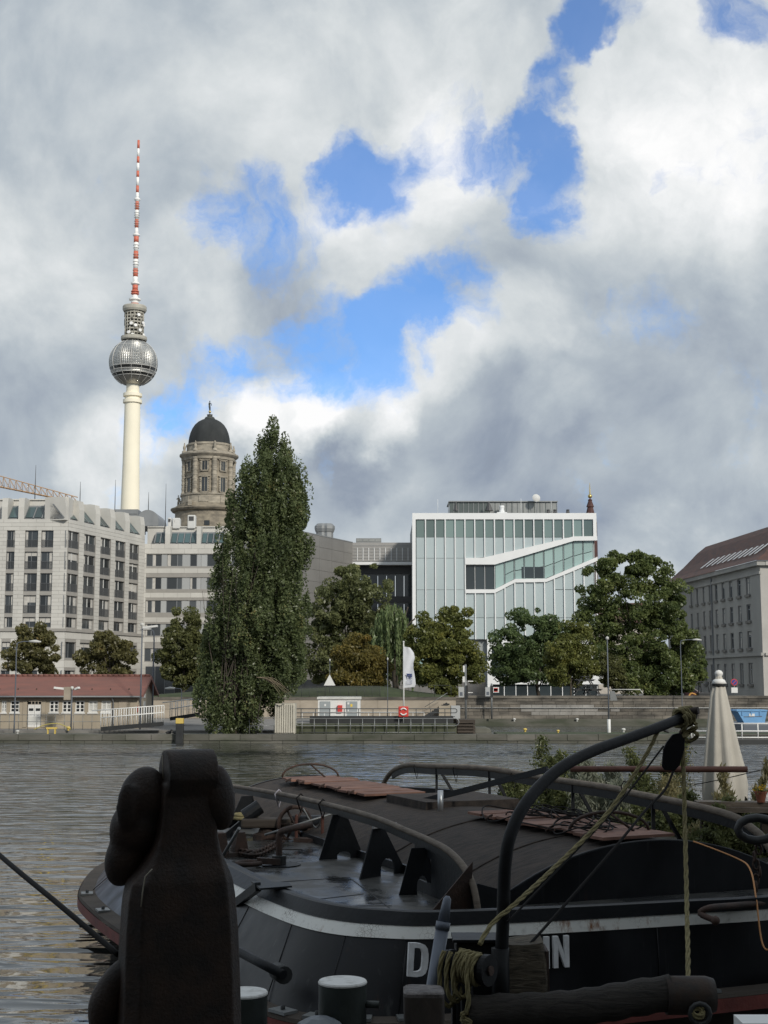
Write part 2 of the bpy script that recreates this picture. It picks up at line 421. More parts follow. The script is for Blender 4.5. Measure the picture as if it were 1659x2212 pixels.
# plain rendered retaining wall on the left
xr = Fq.p0.x
Fr = Face((-90, 128.), (xr, 128.))
rwall = thing('retaining_wall', 'plain sandstone-coloured retaining wall behind the lock cabins', 'wall', Fr.pt(Fr.L / 2, 0))
mb = MB(); Fr.box(mb, 0, Fr.L, -.5, 2.35, -.4, -.005); mb.build('wall_face', M_sand, rwall)
mb = MB(); Fr.box(mb, 0, Fr.L, 2.352, 2.62, -.5, .08); mb.build('coping', M_stone, rwall)
a = 0
while a < Fr.L - 2.4:
    if Fr.pt(a, 0).x > -34: Fr.piece('stone_panel', M_sand, rwall, a + .02, a + 2.38, .70, 1.48, -.004, .03); Fr.piece('stone_panel', M_sand, rwall, a + .62, a + 2.98, 1.52, 2.33, -.004, .03)
    a += 2.4
# grass bank above it
def lawn():
    mb = MB(); n = 36; x0, x1 = at(330, 1500, 140).x, at(960, 1500, 140).x
    vs = []; fs = []
    for j, (y, k) in enumerate(((128.6, 0.), (131, .12), (134, .55), (138, .85), (143, 1.), (150, .95), (152, 0.))):
        for i in range(n + 1):
            t = i / n; e = min(1, t * 5, (1 - t) * 5); h = (.55 + .5 * math.exp(-((t - .72) / .18) ** 2)) * e
            vs.append((x0 + (x1 - x0) * t, y, BANK + .02 + k * h * .9 - (1.0 if j in (0, 6) else 0)))
    for j in range(6):
        for i in range(n): a = j * (n + 1) + i; fs.append((a, a + 1, a + n + 2, a + n + 1))
    mb.add(vs, fs, True).build('grass_bank', M_grass, kind='structure')
lawn()
# street along the quay on the right
sheet('street', [(0, 150), (160, 150), (160, 170), (0, 170)], M_asph, STREET + .004)

# unseen houses added behind the camera, sized so their shadow covers the foreground
M_house = mat('near_house_plaster', (.30, .27, .22), .9, var=.2); M_hroof = mat('near_house_roof', (.12, .06, .045), .8, var=.3)
M_hglass = mat('near_house_glass', (.04, .045, .05), .12)
def back_house(x0, x1, h, k):
    names = ('unseen shade-casting house on the near bank at the left end', 'unseen shade-casting house on the near bank, second from left', 'unseen shade-casting house in the middle of the near bank', 'unseen shade-casting house on the near bank, second from right', 'unseen shade-casting house on the near bank at the right end')
    t = thing('shade_house', names[k], 'house', ((x0 + x1) / 2, -14, 2.35), 'unseen shade-casting houses on the near bank')
    MB().box(x0, x1, -26, -13, 2.35, h).build('wall', M_house, t)
    MB().prism([(x0, -26.3, h), (x0, -12.7, h), (x0, -19.5, h + 4.5)], (x1 - x0, 0, 0)).build('roof', M_hroof, t)
    n = int((x1 - x0) // 3)
    for r in range(6):
        for i in range(n):
            cx = x0 + (i + .5) * (x1 - x0) / n; cz = 4.4 + r * (h - 4) / 6
            piece('window', M_hglass, t, (cx, -12.99, cz), (1.2, .06, 1.8))
for k, (a, b, h) in enumerate(((-62, -38, 23), (-37.6, -14, 25), (-13.6, 10, 24), (10.4, 34, 26), (34.4, 60, 24))): back_house(a, b, h, k)

# ================================================================= TELEVISION TOWER
TY = 882.
M_tshaft = mat('tower_concrete_sunlit', (.90, .84, .68), .8, var=.06, vscale=.05)  # brightened base colour stands in for the sun falling on the tower
M_tgrey = mat('tower_grey_concrete', (.46, .44, .38), .8, var=.2, vscale=.3)
M_twhite = mat('antenna_white', (.85, .84, .82), .5)
M_tred = mat('antenna_red', (.60, .16, .10), .5)
M_steel = mat('sphere_steel', (.52, .52, .50), .46, metal=1., island=.16, spec=.5)
M_sdark = mat('sphere_glass', (.015, .016, .018), .15)
M_dark = mat('dark_metal', (.06, .06, .062), .5)
tx = at(281, 1096, TY).x
pxm = F0 / TY
def zt(py): return at(281, py, TY).z
tv = thing('television_tower', 'tall concrete television tower with steel sphere and red and white antenna', 'tower', (tx, TY, STREET))
rpx = lambda h: h / pxm * 1.0
MB().lathe([(rpx(30), STREET - zt(870)), (rpx(24), 60 - zt(870)), (rpx(20.3), zt(1100) - zt(870)), (rpx(18.3), zt(998) - zt(870)), (rpx(17), 0), (rpx(16.5), 2)], (tx, TY, zt(870)), 40).build('shaft', M_tshaft, tv)
for (a, b) in ((872, 863), (858, 849.5)):
    MB().lathe([(rpx(16), 0), (rpx(20.6), .3), (rpx(20.6), zt(b) - zt(a) - .3), (rpx(16), zt(b) - zt(a))], (tx, TY, zt(a)), 36, False).build('collar_ring', M_tshaft, tv)
MB().lathe([(rpx(16.5), 0), (rpx(16.5), zt(849) - zt(866)), (rpx(14.2), zt(849) - zt(866)), (rpx(14.2), zt(826) - zt(866))], (tx, TY, zt(866)), 36, False).build('shaft_neck', M_tshaft, tv)
SR = rpx(53.0); scz = zt(784.3)
def sp(lat, lon, r): return (tx + r * math.cos(lat) * math.sin(lon), TY - r * math.cos(lat) * math.cos(lon), scz + r * math.sin(lat))
core = MB().sphere((tx, TY, scz), SR * .965, 48, 32).build('sphere_body', M_steel, tv)
def facets(la0, la1, rows, cols, hgt=.36):
    mb = MB()
    for i in range(rows):
        for j in range(cols):
            a0 = R(la0 + (la1 - la0) * i / rows); a1 = R(la0 + (la1 - la0) * (i + 1) / rows); o0 = 2 * math.pi * j / cols; o1 = 2 * math.pi * (j + 1) / cols
            vs = [sp(a0, o0, SR * .985), sp(a0, o1, SR * .985), sp(a1, o1, SR * .985), sp(a1, o0, SR * .985), sp((a0 + a1) / 2, (o0 + o1) / 2, SR * .985 + hgt)]
            mb.add(vs, [(0, 1, 4), (1, 2, 4), (2, 3, 4), (3, 0, 4)])
    return mb
facets(-14, 62, 19, 72).build('facet_cladding', M_steel, tv, kind='stuff')
facets(-31, -24, 2, 72, .35).build('facet_cladding', M_steel, tv, kind='stuff')
MB().lathe([(SR * .99 * math.cos(R(a)), SR * .99 * math.sin(R(a))) for a in range(-70, -38, 4)], (tx, TY, scz), 48, False).build('lower_panels', mat('sphere_lower_steel', (.42, .41, .39), .35, metal=.9, var=.3, vscale=.3), tv)
for (l0, l1, nm) in ((-23, -15, 0), (-39, -31.5, 1)):
    for j in range(72):
        o0 = 2 * math.pi * (j + .14) / 72; o1 = 2 * math.pi * (j + .86) / 72
        lo = o0 if o0 < math.pi else o0 - 2 * math.pi
        if abs(lo) > R(88): continue
        a0, a1 = R(l0 + .8), R(l1 - .8)
        MB().add([sp(a0, o0, SR * .995), sp(a0, o1, SR * .995), sp(a1, o1, SR * .995), sp(a1, o0, SR * .995)], [(0, 1, 2, 3)]).build('window', M_sdark, tv, fixn=False)
M_rib = mat('sphere_rib', (.62, .61, .58), .5, metal=.4)
for k in range(14):
    o = 2 * math.pi * (k + .2) / 14
    MB().tube([sp(R(a), o, SR * 1.004) for a in range(-62, 66, 5)], .18, 5).build('rib', M_rib, tv)
for la in (-14.5, -23.5, -31, -39.5, 40):
    MB().tube([sp(R(la), 2 * math.pi * i / 48, SR * 1.0) for i in range(48)], .22, 5, closed=True).build('ring_band', M_rib, tv)
# platform ring, open aerial cage, top disc
MB().lathe([(rpx(18), 0), (rpx(27), .4), (rpx(28.5), 1.2), (rpx(28.5), 3.0), (rpx(23), 3.6), (rpx(14), 3.6)], (tx, TY, zt(738)), 40, False).build('platform_ring', M_tgrey, tv)
MB().lathe([(rpx(14.5), 0), (rpx(14.5), zt(668) - zt(735))], (tx, TY, zt(735)), 28).build('aerial_core', M_dark, tv)
for y in (722, 714, 706.5, 699.5, 692.5, 685.5, 678.5):
    MB().lathe([(rpx(14), 0), (rpx(20.2), 0), (rpx(20.6), .9), (rpx(19.6), 1.0), (rpx(14), .5)], (tx, TY, zt(y)), 32, False).build('aerial_floor', M_tgrey, tv)
for k in range(16):
    a = 2 * math.pi * (k + .35) / 16; x, y = tx + rpx(20.3) * math.sin(a), TY - rpx(20.3) * math.cos(a)
    MB().tube([(x, y, zt(731)), (x, y, zt(672))], .28, 5).build('aerial_post', M_tgrey, tv)
rs = random.Random(2)
for k in range(26):
    a = rs.uniform(-1.5, 1.5); x, y = tx + rpx(21.4) * math.sin(a), TY - rpx(21.4) * math.cos(a); z = zt(rs.uniform(676, 728))
    if k % 3: MB().tube([(x, y, z - rs.uniform(.8, 2)), (x, y, z + 1.2)], .3, 5).build('aerial', M_tgrey, tv)
    else: MB().tube([(x, y, z), (x + .9 * math.sin(a), y - .9 * math.cos(a), z)], [1.3, 1.0], 10).build('dish_antenna', M_twhite, tv)
MB().lathe([(rpx(13), 0), (rpx(24), .3), (rpx(26.4), 1.6), (rpx(26.4), 3.6), (rpx(25), 4.2), (rpx(10), 4.6)], (tx, TY, zt(675)), 40, False).build('top_disc', M_tgrey, tv)
segs = [(664, 656, 9.6, 9.3, 'r'), (656, 648, 9.2, 7.6, 'w'), (645, 637, 7.4, 5.8, 'w'), (637, 627, 7.0, 7.0, 'r'), (627, 615.5, 6.3, 6.3, 'r'), (612, 598, 5.6, 5.4, 'w'), (598, 581, 5.5, 5.4, 'r'), (581, 560, 5.3, 5.2, 'w'), (560, 543, 5.4, 5.3, 'r'), (543, 523.5, 5.1, 5.1, 'w'), (523.5, 510, 5.6, 5.6, 'r'),
        (507, 492, 4.9, 3.6, 'w'), (492, 474, 4.1, 4.0, 'r'), (474, 454, 4.2, 4.2, 'w'), (454, 433, 4.1, 4.0, 'r'), (431, 416, 4.3, 3.2, 'w'), (416, 401.5, 3.3, 3.3, 'r'), (401.5, 383, 3.2, 3.2, 'w'), (383, 369.5, 3.2, 3.2, 'r'), (369.5, 352.5, 3.1, 3.1, 'w'), (352.5, 338.5, 3.1, 3., 'r'), (338.5, 321, 2.9, 2.8, 'w'), (321, 303, 2.9, 2.7, 'r')]
for (a, b, r0, r1, c) in segs:
    MB().lathe([(.02, 0), (rpx(r0), 0), (rpx(r1), zt(b) - zt(a)), (.02, zt(b) - zt(a))], (tx, TY, zt(a) - .02), 14).build('antenna_segment', M_tred if c == 'r' else M_twhite, tv)
for (y, r, h) in ((648.5, 13, 1.0), (614, 9.6, 1.1), (509, 8., .9), (432, 7., .8)):
    MB().lathe([(rpx(4), -1.2), (rpx(r), 0), (rpx(r), h), (rpx(3), h + .8)], (tx, TY, zt(y)), 20, False).build('antenna_platform', M_twhite, tv)
for y in (470, 465, 460, 488, 483, 478, 450, 445, 440, 530, 536, 550, 556, 566, 572, 590, 584):
    r = 5.6 if y < 495 else 6.2
    MB().tube([(tx + rpx(r) * math.sin(t * math.pi / 6), TY - rpx(r) * math.cos(t * math.pi / 6), zt(y)) for t in range(12)], .14, 4, closed=True).build('aerial_ring', M_tgrey, tv)
for y in (630, 634.5):
    MB().tube([(tx + rpx(8.3) * math.sin(t * math.pi / 6), TY - rpx(8.3) * math.cos(t * math.pi / 6), zt(y)) for t in range(12)], .35, 5, closed=True).build('aerial_ring', M_tred, tv)

# ================================================================= DOMED STONE TOWER
SY = 450.; M_sst = mat('tower_stone', (.34, .295, .225), .9, color2=(.17, .15, .12), vscale=.32, stretch=(1, 1, 2.4), bump=.4, bscale=2)
M_ssl = mat('tower_stone_pale', (.42, .375, .30), .9, color2=(.22, .20, .165), vscale=.4, stretch=(1, 1, 2.5))
M_dome = mat('dome_slate', (.030, .033, .034), .7, color2=(.052, .055, .056), vscale=.2, stretch=(1, 1, .4), spec=.15)
M_glass = mat('window_glass', (.035, .04, .043), .07, island=.5, spec=.6)
M_bronze = mat('bronze_dark', (.05, .055, .05), .5)
def C3(cx, cy): return (340.1 + cx * .1389, 844.8 + cy * .1389)
k3 = .1389 * SY / F0                                  # metres per crop unit
dcx, dcy = at(*C3(806, 900), SY).x, SY
def z3(cy): return at(*C3(806, cy), SY).z
st = thing('domed_tower', 'round sandstone tower with dark dome and statue behind the pale office wing', 'tower', (dcx, dcy, STREET))
def ring(name, prof, m, smooth=False, n=48): return MB().lathe([(r * k3, z3(y) - z3(prof[0][1])) for r, y in prof], (dcx, dcy, z3(prof[0][1])), n, smooth).build(name, m, st)
ring('base_storey', [(515, 4600), (515, 1905)], M_sst)
ring('cornice', [(515, 1908), (560, 1895), (585, 1868), (585, 1850), (490, 1845), (485, 1790), (425, 1785)], M_sst)
ring('plinth', [(425, 1788), (425, 1660), (440, 1655), (440, 1635), (372, 1632)], M_ssl)
ring('drum', [(372, 1636), (372, 1050)], M_sst)
ring('cornice', [(380, 1120), (410, 1105), (415, 1070), (440, 1050), (462, 1030), (462, 1008), (440, 1002), (420, 985), (350, 975)], M_ssl)
ring('parapet', [(352, 978), (352, 880), (362, 876), (362, 855), (340, 850), (340, 840), (320, 838)], M_ssl)
ring('dome', [(328, 876), (327, 800), (318, 730), (300, 660), (270, 590), (230, 530), (180, 485), (120, 452), (80, 440)], M_dome, True, 40)
ring('lantern', [(84, 446), (86, 436), (68, 408), (42, 398), (42, 372), (48, 368), (10, 364)], M_bronze, False, 20)
ring('ball', [(8, 366), (6, 345), (18, 335), (22, 322), (15, 306), (4, 300)], mat('gilt', (.55, .42, .16), .35, metal=.8), True, 14)
def statue(px, py, h, m, parent, lean=0.0, name='statue'):
    b = at(px, py, SY); mb = MB()
    mb.tube(smooth_path([(b.x, SY, b.z), (b.x + lean * .2, SY, b.z + h * .25), (b.x + lean * .6, SY, b.z + h * .5), (b.x + lean * .4, SY, b.z + h * .74), (b.x + lean * .2, SY, b.z + h * .82)], 3), [h * q for q in (.05, .07, .085, .09, .10, .095, .08, .09, .10, .105, .09, .06, .04)][:13], 8)
    mb.sphere((b.x + lean * .25, SY, b.z + h * .92), h * .065, 8, 6)
    mb.tube([(b.x + h * .09, SY, b.z + h * .74), (b.x + h * .15, SY, b.z + h * .6), (b.x + h * .10, SY, b.z + h * .47)], h * .03, 6)
    mb.tube([(b.x - h * .09, SY, b.z + h * .74), (b.x - h * .14, SY, b.z + h * .62), (b.x - h * .05, SY, b.z + h * .66)], h * .03, 6)
    return mb.build(name, m, parent)
statue(*C3(816, 302), 160 * k3, M_bronze, st, -.3)
for i in range(8):
    a = R(20 + 45 * i)
    x, y = dcx + 392 * k3 * math.sin(a), dcy - 392 * k3 * math.cos(a)
    if math.cos(a) < -.35: continue
    pr = []
    for q in range(15):
        z = z3(1632) + (z3(1115) - z3(1632)) * q / 15; dz = (z3(1115) - z3(1632)) / 15
        r = 37 * k3 * (1.0 if q % 2 else 1.1); pr += [(r * .93, z), (r, z + .12 * dz), (r, z + .88 * dz), (r * .93, z + dz)]
    c = MB().lathe([(r, z - pr[0][1]) for r, z in pr], (x, y, pr[0][1]), 12, False).build('column', M_ssl, st)
    MB().lathe([(48 * k3, 0), (48 * k3, .5), (40 * k3, .8)], (x, y, z3(1638)), 12, False).build('column_base', M_ssl, c)
    MB().lathe([(40 * k3, 0), (50 * k3, .5), (50 * k3, 1.0)], (x, y, z3(1122)), 12, False).build('capital', M_ssl, c)
    u = dcx + 395 * k3 * math.sin(a), dcy - 395 * k3 * math.cos(a)
    MB().lathe([(40 * k3, 0), (36 * k3, .6), (16 * k3, .9), (22 * k3, 1.3), (24 * k3, 1.9), (14 * k3, 2.5), (8 * k3, 2.7), (12 * k3, 3.0), (4 * k3, 3.4)], (*u, z3(985)), 12).build('urn', M_ssl, st)
for i in range(8):
    a = R(-2.5 + 45 * i)
    if math.cos(a) < .05: continue
    dx, dy = math.sin(a), -math.cos(a); F = Face((dcx + dx * 371 * k3 - dy * -4, dcy + dy * 371 * k3 - dx * 4), (dcx + dx * 371 * k3 + dy * -4, dcy + dy * 371 * k3 + dx * 4))
    s0 = F.L / 2
    for (y1, y0, hw) in ((1140, 1275, 40), (1390, 1600, 44)):
        fr = MB(); Fz0, Fz1 = z3(y0), z3(y1); wv = hw * k3
        F.box(fr, s0 - wv - .25, s0 - wv, Fz0 - .2, Fz1 + .25, -.3, .28); F.box(fr, s0 + wv, s0 + wv + .25, Fz0 - .2, Fz1 + .25, -.3, .28)
        F.box(fr, s0 - wv, s0 + wv, Fz1, Fz1 + .25, -.3, .28); F.box(fr, s0 - wv - .5, s0 + wv + .5, Fz0 - .45, Fz0 - .2, -.3, .5); F.box(fr, s0 - .06, s0 + .06, Fz0, Fz1, -.2, .05)
        F.box(fr, s0 - wv - .9, s0 + wv + .9, Fz1 + .25, Fz1 + .5, -.3, .40)
        o = fr.build('window', M_ssl, st); F.piece('pane', M_glass, o, s0 - wv, s0 - .06, Fz0 - .2, Fz1, -.25, .02); F.piece('pane', M_glass, o, s0 + .06, s0 + wv, Fz0 - .2, Fz1, -.25, .02)
        for q in range(6):
            zz = Fz0 + (Fz1 - Fz0) * q / 6
            F.piece('quoin', M_ssl, o, s0 - wv - .62, s0 - wv - .26, zz, zz + (Fz1 - Fz0) / 8, -.2, .34); F.piece('quoin', M_ssl, o, s0 + wv + .26, s0 + wv + .62, zz, zz + (Fz1 - Fz0) / 8, -.2, .34)
    F.piece('relief_panel', M_ssl, st, s0 - 75 * k3, s0 + 75 * k3, z3(1770), z3(1680), .3, 60 * k3)
statue(*C3(320, 1800), 185 * k3, M_ssl, st, .3); statue(*C3(352, 1800), 120 * k3, M_ssl, st, .2); statue(*C3(572, 1750), 175 * k3, M_ssl, st, .1)
piece('pedestal', M_ssl, st, at(*C3(320, 1830), SY), (60 * k3, 2, 70 * k3)); piece('pedestal', M_ssl, st, at(*C3(572, 1790), SY) - Vector((0, 440 * k3, 0)), (62 * k3, 2, 90 * k3))
for cx in (770,):
    piece('window', M_glass, st, at(*C3(cx, 2045), SY - 516 * k3), (80 * k3, .3, 70 * k3))

# ================================================================= CONSTRUCTION CRANE (only its jib shows)
CY = 300.; M_crane = mat('crane_yellow', (.46, .30, .17), .6)
cr = thing('tower_crane', 'yellow lattice crane jib rising above the pale apartment block', 'crane', at(-240, 1470, CY))
p_tail, p_tip = at(-260, 978, CY), at(168, 1080, CY)
cro = []
for k in range(33):
    t = k / 32; c = p_tail.lerp(p_tip, t); hh = 2.6 * (1 - .55 * max(0, t - .55) / .45); wv = 1.0
    cro.append((c + Vector((0, -wv, -hh * .5)), c + Vector((0, wv, -hh * .5)), c + Vector((0, 0, hh * .5))))
mb = MB()
for i in range(3): mb.tube([q[i] for q in cro], .11, 5)
mb.build('jib_chord', M_crane, cr)
for k in range(32):
    a, b = cro[k], cro[k + 1]; mb = MB()
    for (p, q) in ((a[0], a[2]), (a[2], b[0]), (a[1], a[2]), (a[2], b[1]), (a[0], b[1]), (a[0], a[1])): mb.tube([p, q], .06, 4)
    mb.build('lattice_brace', M_crane, cr)
mb = MB(); b = at(-240, 1470, CY)
for dx in (-1, 1):
    for dy in (-1, 1): mb.tube([(b.x + dx, CY + dy, STREET), (b.x + dx, CY + dy, p_tail.z + 4)], .15, 5)
mb.build('mast', M_crane, cr)
for k in range(14):
    z = STREET + k * 3.3; mb = MB(); mb.tube([(b.x - 1, CY - 1, z), (b.x + 1, CY - 1, z + 3.3)], .08, 4); mb.tube([(b.x + 1, CY - 1, z), (b.x + 1, CY + 1, z + 3.3)], .08, 4); mb.build('lattice_brace', M_crane, cr)

# far church spire to the right of the white building
py0 = 260.; sx = at(1275, 1100, py0)
spt = thing('church_spire', 'slim dark spire with gilded tip rising behind the white glass building', 'spire', (sx.x, py0, STREET))
zz = lambda y: at(1275, y, py0).z
MB().lathe([(4.2, STREET - zz(1106)), (4.2, -24), (1.35, -20), (1.25, -2), (.75, 0), (.55, zz(1096) - zz(1106)), (.75, zz(1095) - zz(1106)), (.35, zz(1082) - zz(1106)), (.45, zz(1080) - zz(1106)), (.1, zz(1077) - zz(1106))], (sx.x, py0, zz(1106)), 8, False).build('spire_body', mat('spire_brick', (.09, .04, .035), .8, var=.3), spt)
MB().sphere((sx.x, py0, zz(1072)), .42, 12, 8).build('gilt_ball', MATS['gilt'], spt)
MB().lathe([(.14, 0), (.10, zz(1058) - zz(1069)), (.03, zz(1043) - zz(1069))], (sx.x, py0, zz(1069)), 8).build('gilt_tip', MATS['gilt'], spt)

# ================================================================= PALE STONE APARTMENT BLOCK AND ITS OFFICE WING (left)
M_lime = mat('limestone_cladding', (.57, .555, .515), .85, var=.14, vscale=.25, island=.045)
M_limec = mat('limestone_core', (.33, .315, .29), .9, var=.1)
M_frame = mat('window_frame_grey', (.20, .21, .22), .5)
M_framew = mat('window_frame_white', (.62, .62, .60), .5)
M_curt = mat('curtain', (.55, .53, .49), .9, var=.2, vscale=2.)
M_rail = mat('balcony_rail', (.10, .105, .11), .5)
M_zinc = mat('zinc_roof', (.27, .28, .285), .55, metal=.3, var=.15, vscale=.3)
M_skyl = mat('skylight_glass', (.05, .085, .09), .06, island=.45, spec=.8)
M_spand = mat('grey_spandrel', (.36, .37, .37), .6, island=.12)
def C4(cx, cy): return cx * .2811, 998.4 + cy * .2811
BY = 200.
pA = at(-75, 1473, BY); pB = at(137.5, 1473, BY); pC = at(306, 1473, 224.); pD = at(640, 1473, 224.)
F1, F2, F3 = Face(pA, pB), Face(pB, pC), Face(pC, pD)
blk = thing('apartment_block', 'pale stone apartment block with sloped roof glazing behind the red-roofed house', 'building', ((pA.x + pC.x) / 2, 212, STREET))
def z1(cy): return F1.sz(*C4(250, cy))[1]
def s1(cx, cy=900): return F1.sz(*C4(cx, cy))[0]
def s2(cx, cy=900): return F2.sz(*C4(cx, cy))[0]
rows = [(655, 525), (823, 687), (992, 853), (1161, 1022), (1269, 1190)]
zr = [(z1(b), z1(t)) for b, t in rows]
zcor = z1(1282); ztop = z1(437); zlow = (z1(1505), z1(1380)); zgr = (z1(1660), z1(1600))
rs = random.Random(11)
def window_unit(F, parent, a0, a1, z0, z1_, rec=.30, fm=M_frame, mid=True, rail=False, curt=.4, fw=.07, transom=False):
    """recessed casement: frame mesh, two panes, sometimes a curtain behind the glass, a balcony rail in front"""
    mb = MB(); f = fw
    for (x0, x1, y0, y1) in ((a0, a0 + f, z0, z1_), (a1 - f, a1, z0, z1_), (a0 + f, a1 - f, z0, z0 + f), (a0 + f, a1 - f, z1_ - f, z1_)): F.box(mb, x0, x1, y0, y1, -rec - .05, -rec + .05)
    am = (a0 + a1) / 2
    if mid: F.box(mb, am - f * .5, am + f * .5, z0 + f, z1_ - f, -rec - .05, -rec + .045)
    if transom: F.box(mb, a0 + f, a1 - f, z0 + (z1_ - z0) * .66, z0 + (z1_ - z0) * .66 + f, -rec - .05, -rec + .04)
    o = mb.build('window', fm, parent)
    if mid: F.piece('pane', M_glass, o, a0 + f, am - f * .5, z0 + f, z1_ - f, -rec - .03, -rec); F.piece('pane', M_glass, o, am + f * .5, a1 - f, z0 + f, z1_ - f, -rec - .03, -rec)
    else: F.piece('pane', M_glass, o, a0 + f, a1 - f, z0 + f, z1_ - f, -rec - .03, -rec)
    q = rs.random()
    if rs.random() < .28 and curt > 0:
        bh = (z1_ - z0) * rs.uniform(.15, .5); F.piece('blind', M_curt, o, a0 + f, a1 - f, z1_ - f - bh, z1_ - f, -rec + .013, -rec + .02)
    if q < curt:
        wd = (a1 - a0) * rs.uniform(.14, .3); lft = rs.random() < .5
        F.piece('curtain', M_curt, o, a0 + f if lft else a1 - f - wd, a0 + f + wd if lft else a1 - f, z0 + f, z1_ - f, -rec + .001, -rec + .012)
    if rail:
        rb = MB(); n = max(5, int((a1 - a0) / .12)); zt_ = z0 + (z1_ - z0) * .46
        F.box(rb, a0, a1, zt_ - .05, zt_, -.16, -.11); F.box(rb, a0, a1, z0 + .06, z0 + .10, -.16, -.11)
        for i in range(n + 1): x = a0 + .02 + (a1 - a0 - .06) * i / n; F.box(rb, x, x + .035, z0 + .10, zt_ - .05, -.15, -.12)
        rb.build('balcony_rail', M_rail, o)
    return o
# --- front
h1 = []; wins1 = []
for ri, (z0, zt_) in enumerate(zr):
    for (x0, x1, rail) in ((-130, -70, True), (42, 104, ri < 4), (183, 282, ri < 4), (308, 400, ri < 4)):
        a0, a1 = s1(x0), s1(x1); h1.append((a0, a1, z0, zt_)); wins1.append((a0, a1, z0, zt_, rail))
for (x0, x1) in ((10, 78), (190, 290), (-150, -60)):
    for zz_ in (zlow, zgr): h1.append((s1(x0, 1450), s1(x1, 1450), *zz_)); wins1.append((s1(x0, 1450), s1(x1, 1450), *zz_, False))
mb = MB(); wall_grid(F1, mb, 0, F1.L, STREET - .2, ztop, h1, -.6, 0.); mb.build('front_wall', M_limec, blk)
for wv in wins1: window_unit(F1, blk, *wv[:4], rail=wv[4], fm=M_frame, curt=.75)
# --- side running back to the right
h2 = []; cols2 = [(507, 600), (639, 728), (765, 846), (881, 958), (990, 1062)]
for ri, (z0, zt_) in enumerate(zr):
    for (x0, x1) in cols2: h2.append((s2(x0), s2(x1), z0, zt_, ri < 4))
for (x0, x1) in ((487, 583), (612, 700), (760, 840), (875, 950), (1000, 1052)):
    h2.append((s2(x0, 1440), s2(x1, 1440), zlow[0], zlow[1], False)); h2.append((s2(x0, 1440), s2(x1, 1440), zgr[0], zgr[1], False))
mb = MB(); wall_grid(F2, mb, 0.004, F2.L, STREET - .2, ztop, [h[:4] for h in h2], -.6, 0.); mb.build('side_wall', M_limec, blk)
for h in h2: window_unit(F2, blk, *h[:4], rail=h[4], curt=.75, rec=.3)
# white piers between the twin sashes
for h in h2:
    am = (h[0] + h[1]) / 2 - .05
    if h[4]: F2.piece('white_post', M_framew, blk, am - .10, am + .10, h[2], h[3], -.26, -.20)
# stone panels
clad(F1, M_lime, blk, panels(F1, 0, F1.L, zcor + .05, ztop, h1, .56, 2.4), most=150)
clad(F1, M_lime, blk, panels(F1, 0, F1.L, STREET, zcor - .35, h1, 1.1, 2.4), most=40)
clad(F2, M_lime, blk, panels(F2, 0.01, F2.L, zcor + .05, ztop, [h[:4] for h in h2], .56, 2.4), most=150)
clad(F2, M_lime, blk, panels(F2, 0.01, F2.L, STREET, zcor - .35, [h[:4] for h in h2], 1.1, 2.4), most=60)
mb = MB(); F1.box(mb, 0, F1.L + .2, zcor - .34, zcor + .03, -.1, .22); mb.build('string_course', M_limec, blk)
mb = MB(); F2.box(mb, 0.03, F2.L, zcor - .34, zcor + .028, -.1, .215); mb.build('string_course', M_limec, blk)
# attic: set-back wall, fins and sloped glazing
zatt = z1(268)
def attic(F, fins, a_end, skys, ztop, zatt, dep=3.2, nm='attic_wall'):
    mb = MB(); F.box(mb, 0.02, a_end, ztop - .3, zatt - .05, -dep - 1.2, -dep); mb.build(nm, M_lime, blk if F is not F3 else wing)
    par = blk if F is not F3 else wing
    clad(F, M_lime, par, [(a + .01, b - .01, z, z + .9) for a, b, z in [(x, min(x + 2.4, a_end), zz_) for x in np.arange(.03, a_end - .3, 2.4) for zz_ in np.arange(ztop, zatt - 1, .93)]], most=0) if False else None
    for (a0, a1) in fins:
        f = MB(); z0 = ztop - .2
        if F is F1 and a1 > F.L - 1: F.box(f, a0, a1, z0, zatt, -dep - .9, -.02); f.build('attic_fin', M_lime, par); continue
        f.prism([F.pt(a0, z0, -dep - .9), F.pt(a0, z0, -.02), F.pt(a0, ztop + (zatt - ztop) * .55, -.02), F.pt(a0, zatt - .12, -.25), F.pt(a0, zatt, -1.0), F.pt(a0, zatt, -dep - .9)], F.d * (a1 - a0)); f.build('attic_fin', M_lime, par)
    for (a0, a1, n) in skys:
        zb, zu = ztop + .05, ztop + (zatt - ztop) * .72
        slab = MB().prism([F.pt(a0, zb - .1, -.25), F.pt(a0, zu, -dep + .3), F.pt(a0, zu, -dep), F.pt(a0, zb - .1, -dep)], F.d * (a1 - a0)).build('roof_slope', M_zinc, par)
        w_ = (a1 - a0) / n
        for i in range(n):
            b0, b1 = a0 + i * w_ + .14, a0 + (i + 1) * w_ - .14
            g = MB(); p = lambda a, t, u: F.pt(a, zb + (zu - zb) * t, -.25 + (-dep + .55) * t + u)
            g.add([p(b0, .10, .12), p(b1, .10, .12), p(b1, .88, .12), p(b0, .88, .12), p(b0, .10, .02), p(b1, .10, .02), p(b1, .88, .02), p(b0, .88, .02)], [(0, 1, 2, 3), (7, 6, 5, 4), (0, 4, 5, 1), (1, 5, 6, 2), (2, 6, 7, 3), (3, 7, 4, 0)])
            g.build('skylight_pane', M_skyl, slab)
        e = MB()
        for i in range(n + 1):
            b = a0 + i * w_; e.prism([p(b - .07, .05, .0), p(b - .07, .05, .2), p(b - .07, .95, .2), p(b - .07, .95, .0)], F.d * .14)
        e.build('glazing_bar', M_zinc, slab)
    c = MB(); F.box(c, 0, a_end, zatt - .05, zatt + .12, -dep - 1.4, -dep + .25); c.build('coping', M_lime, par)
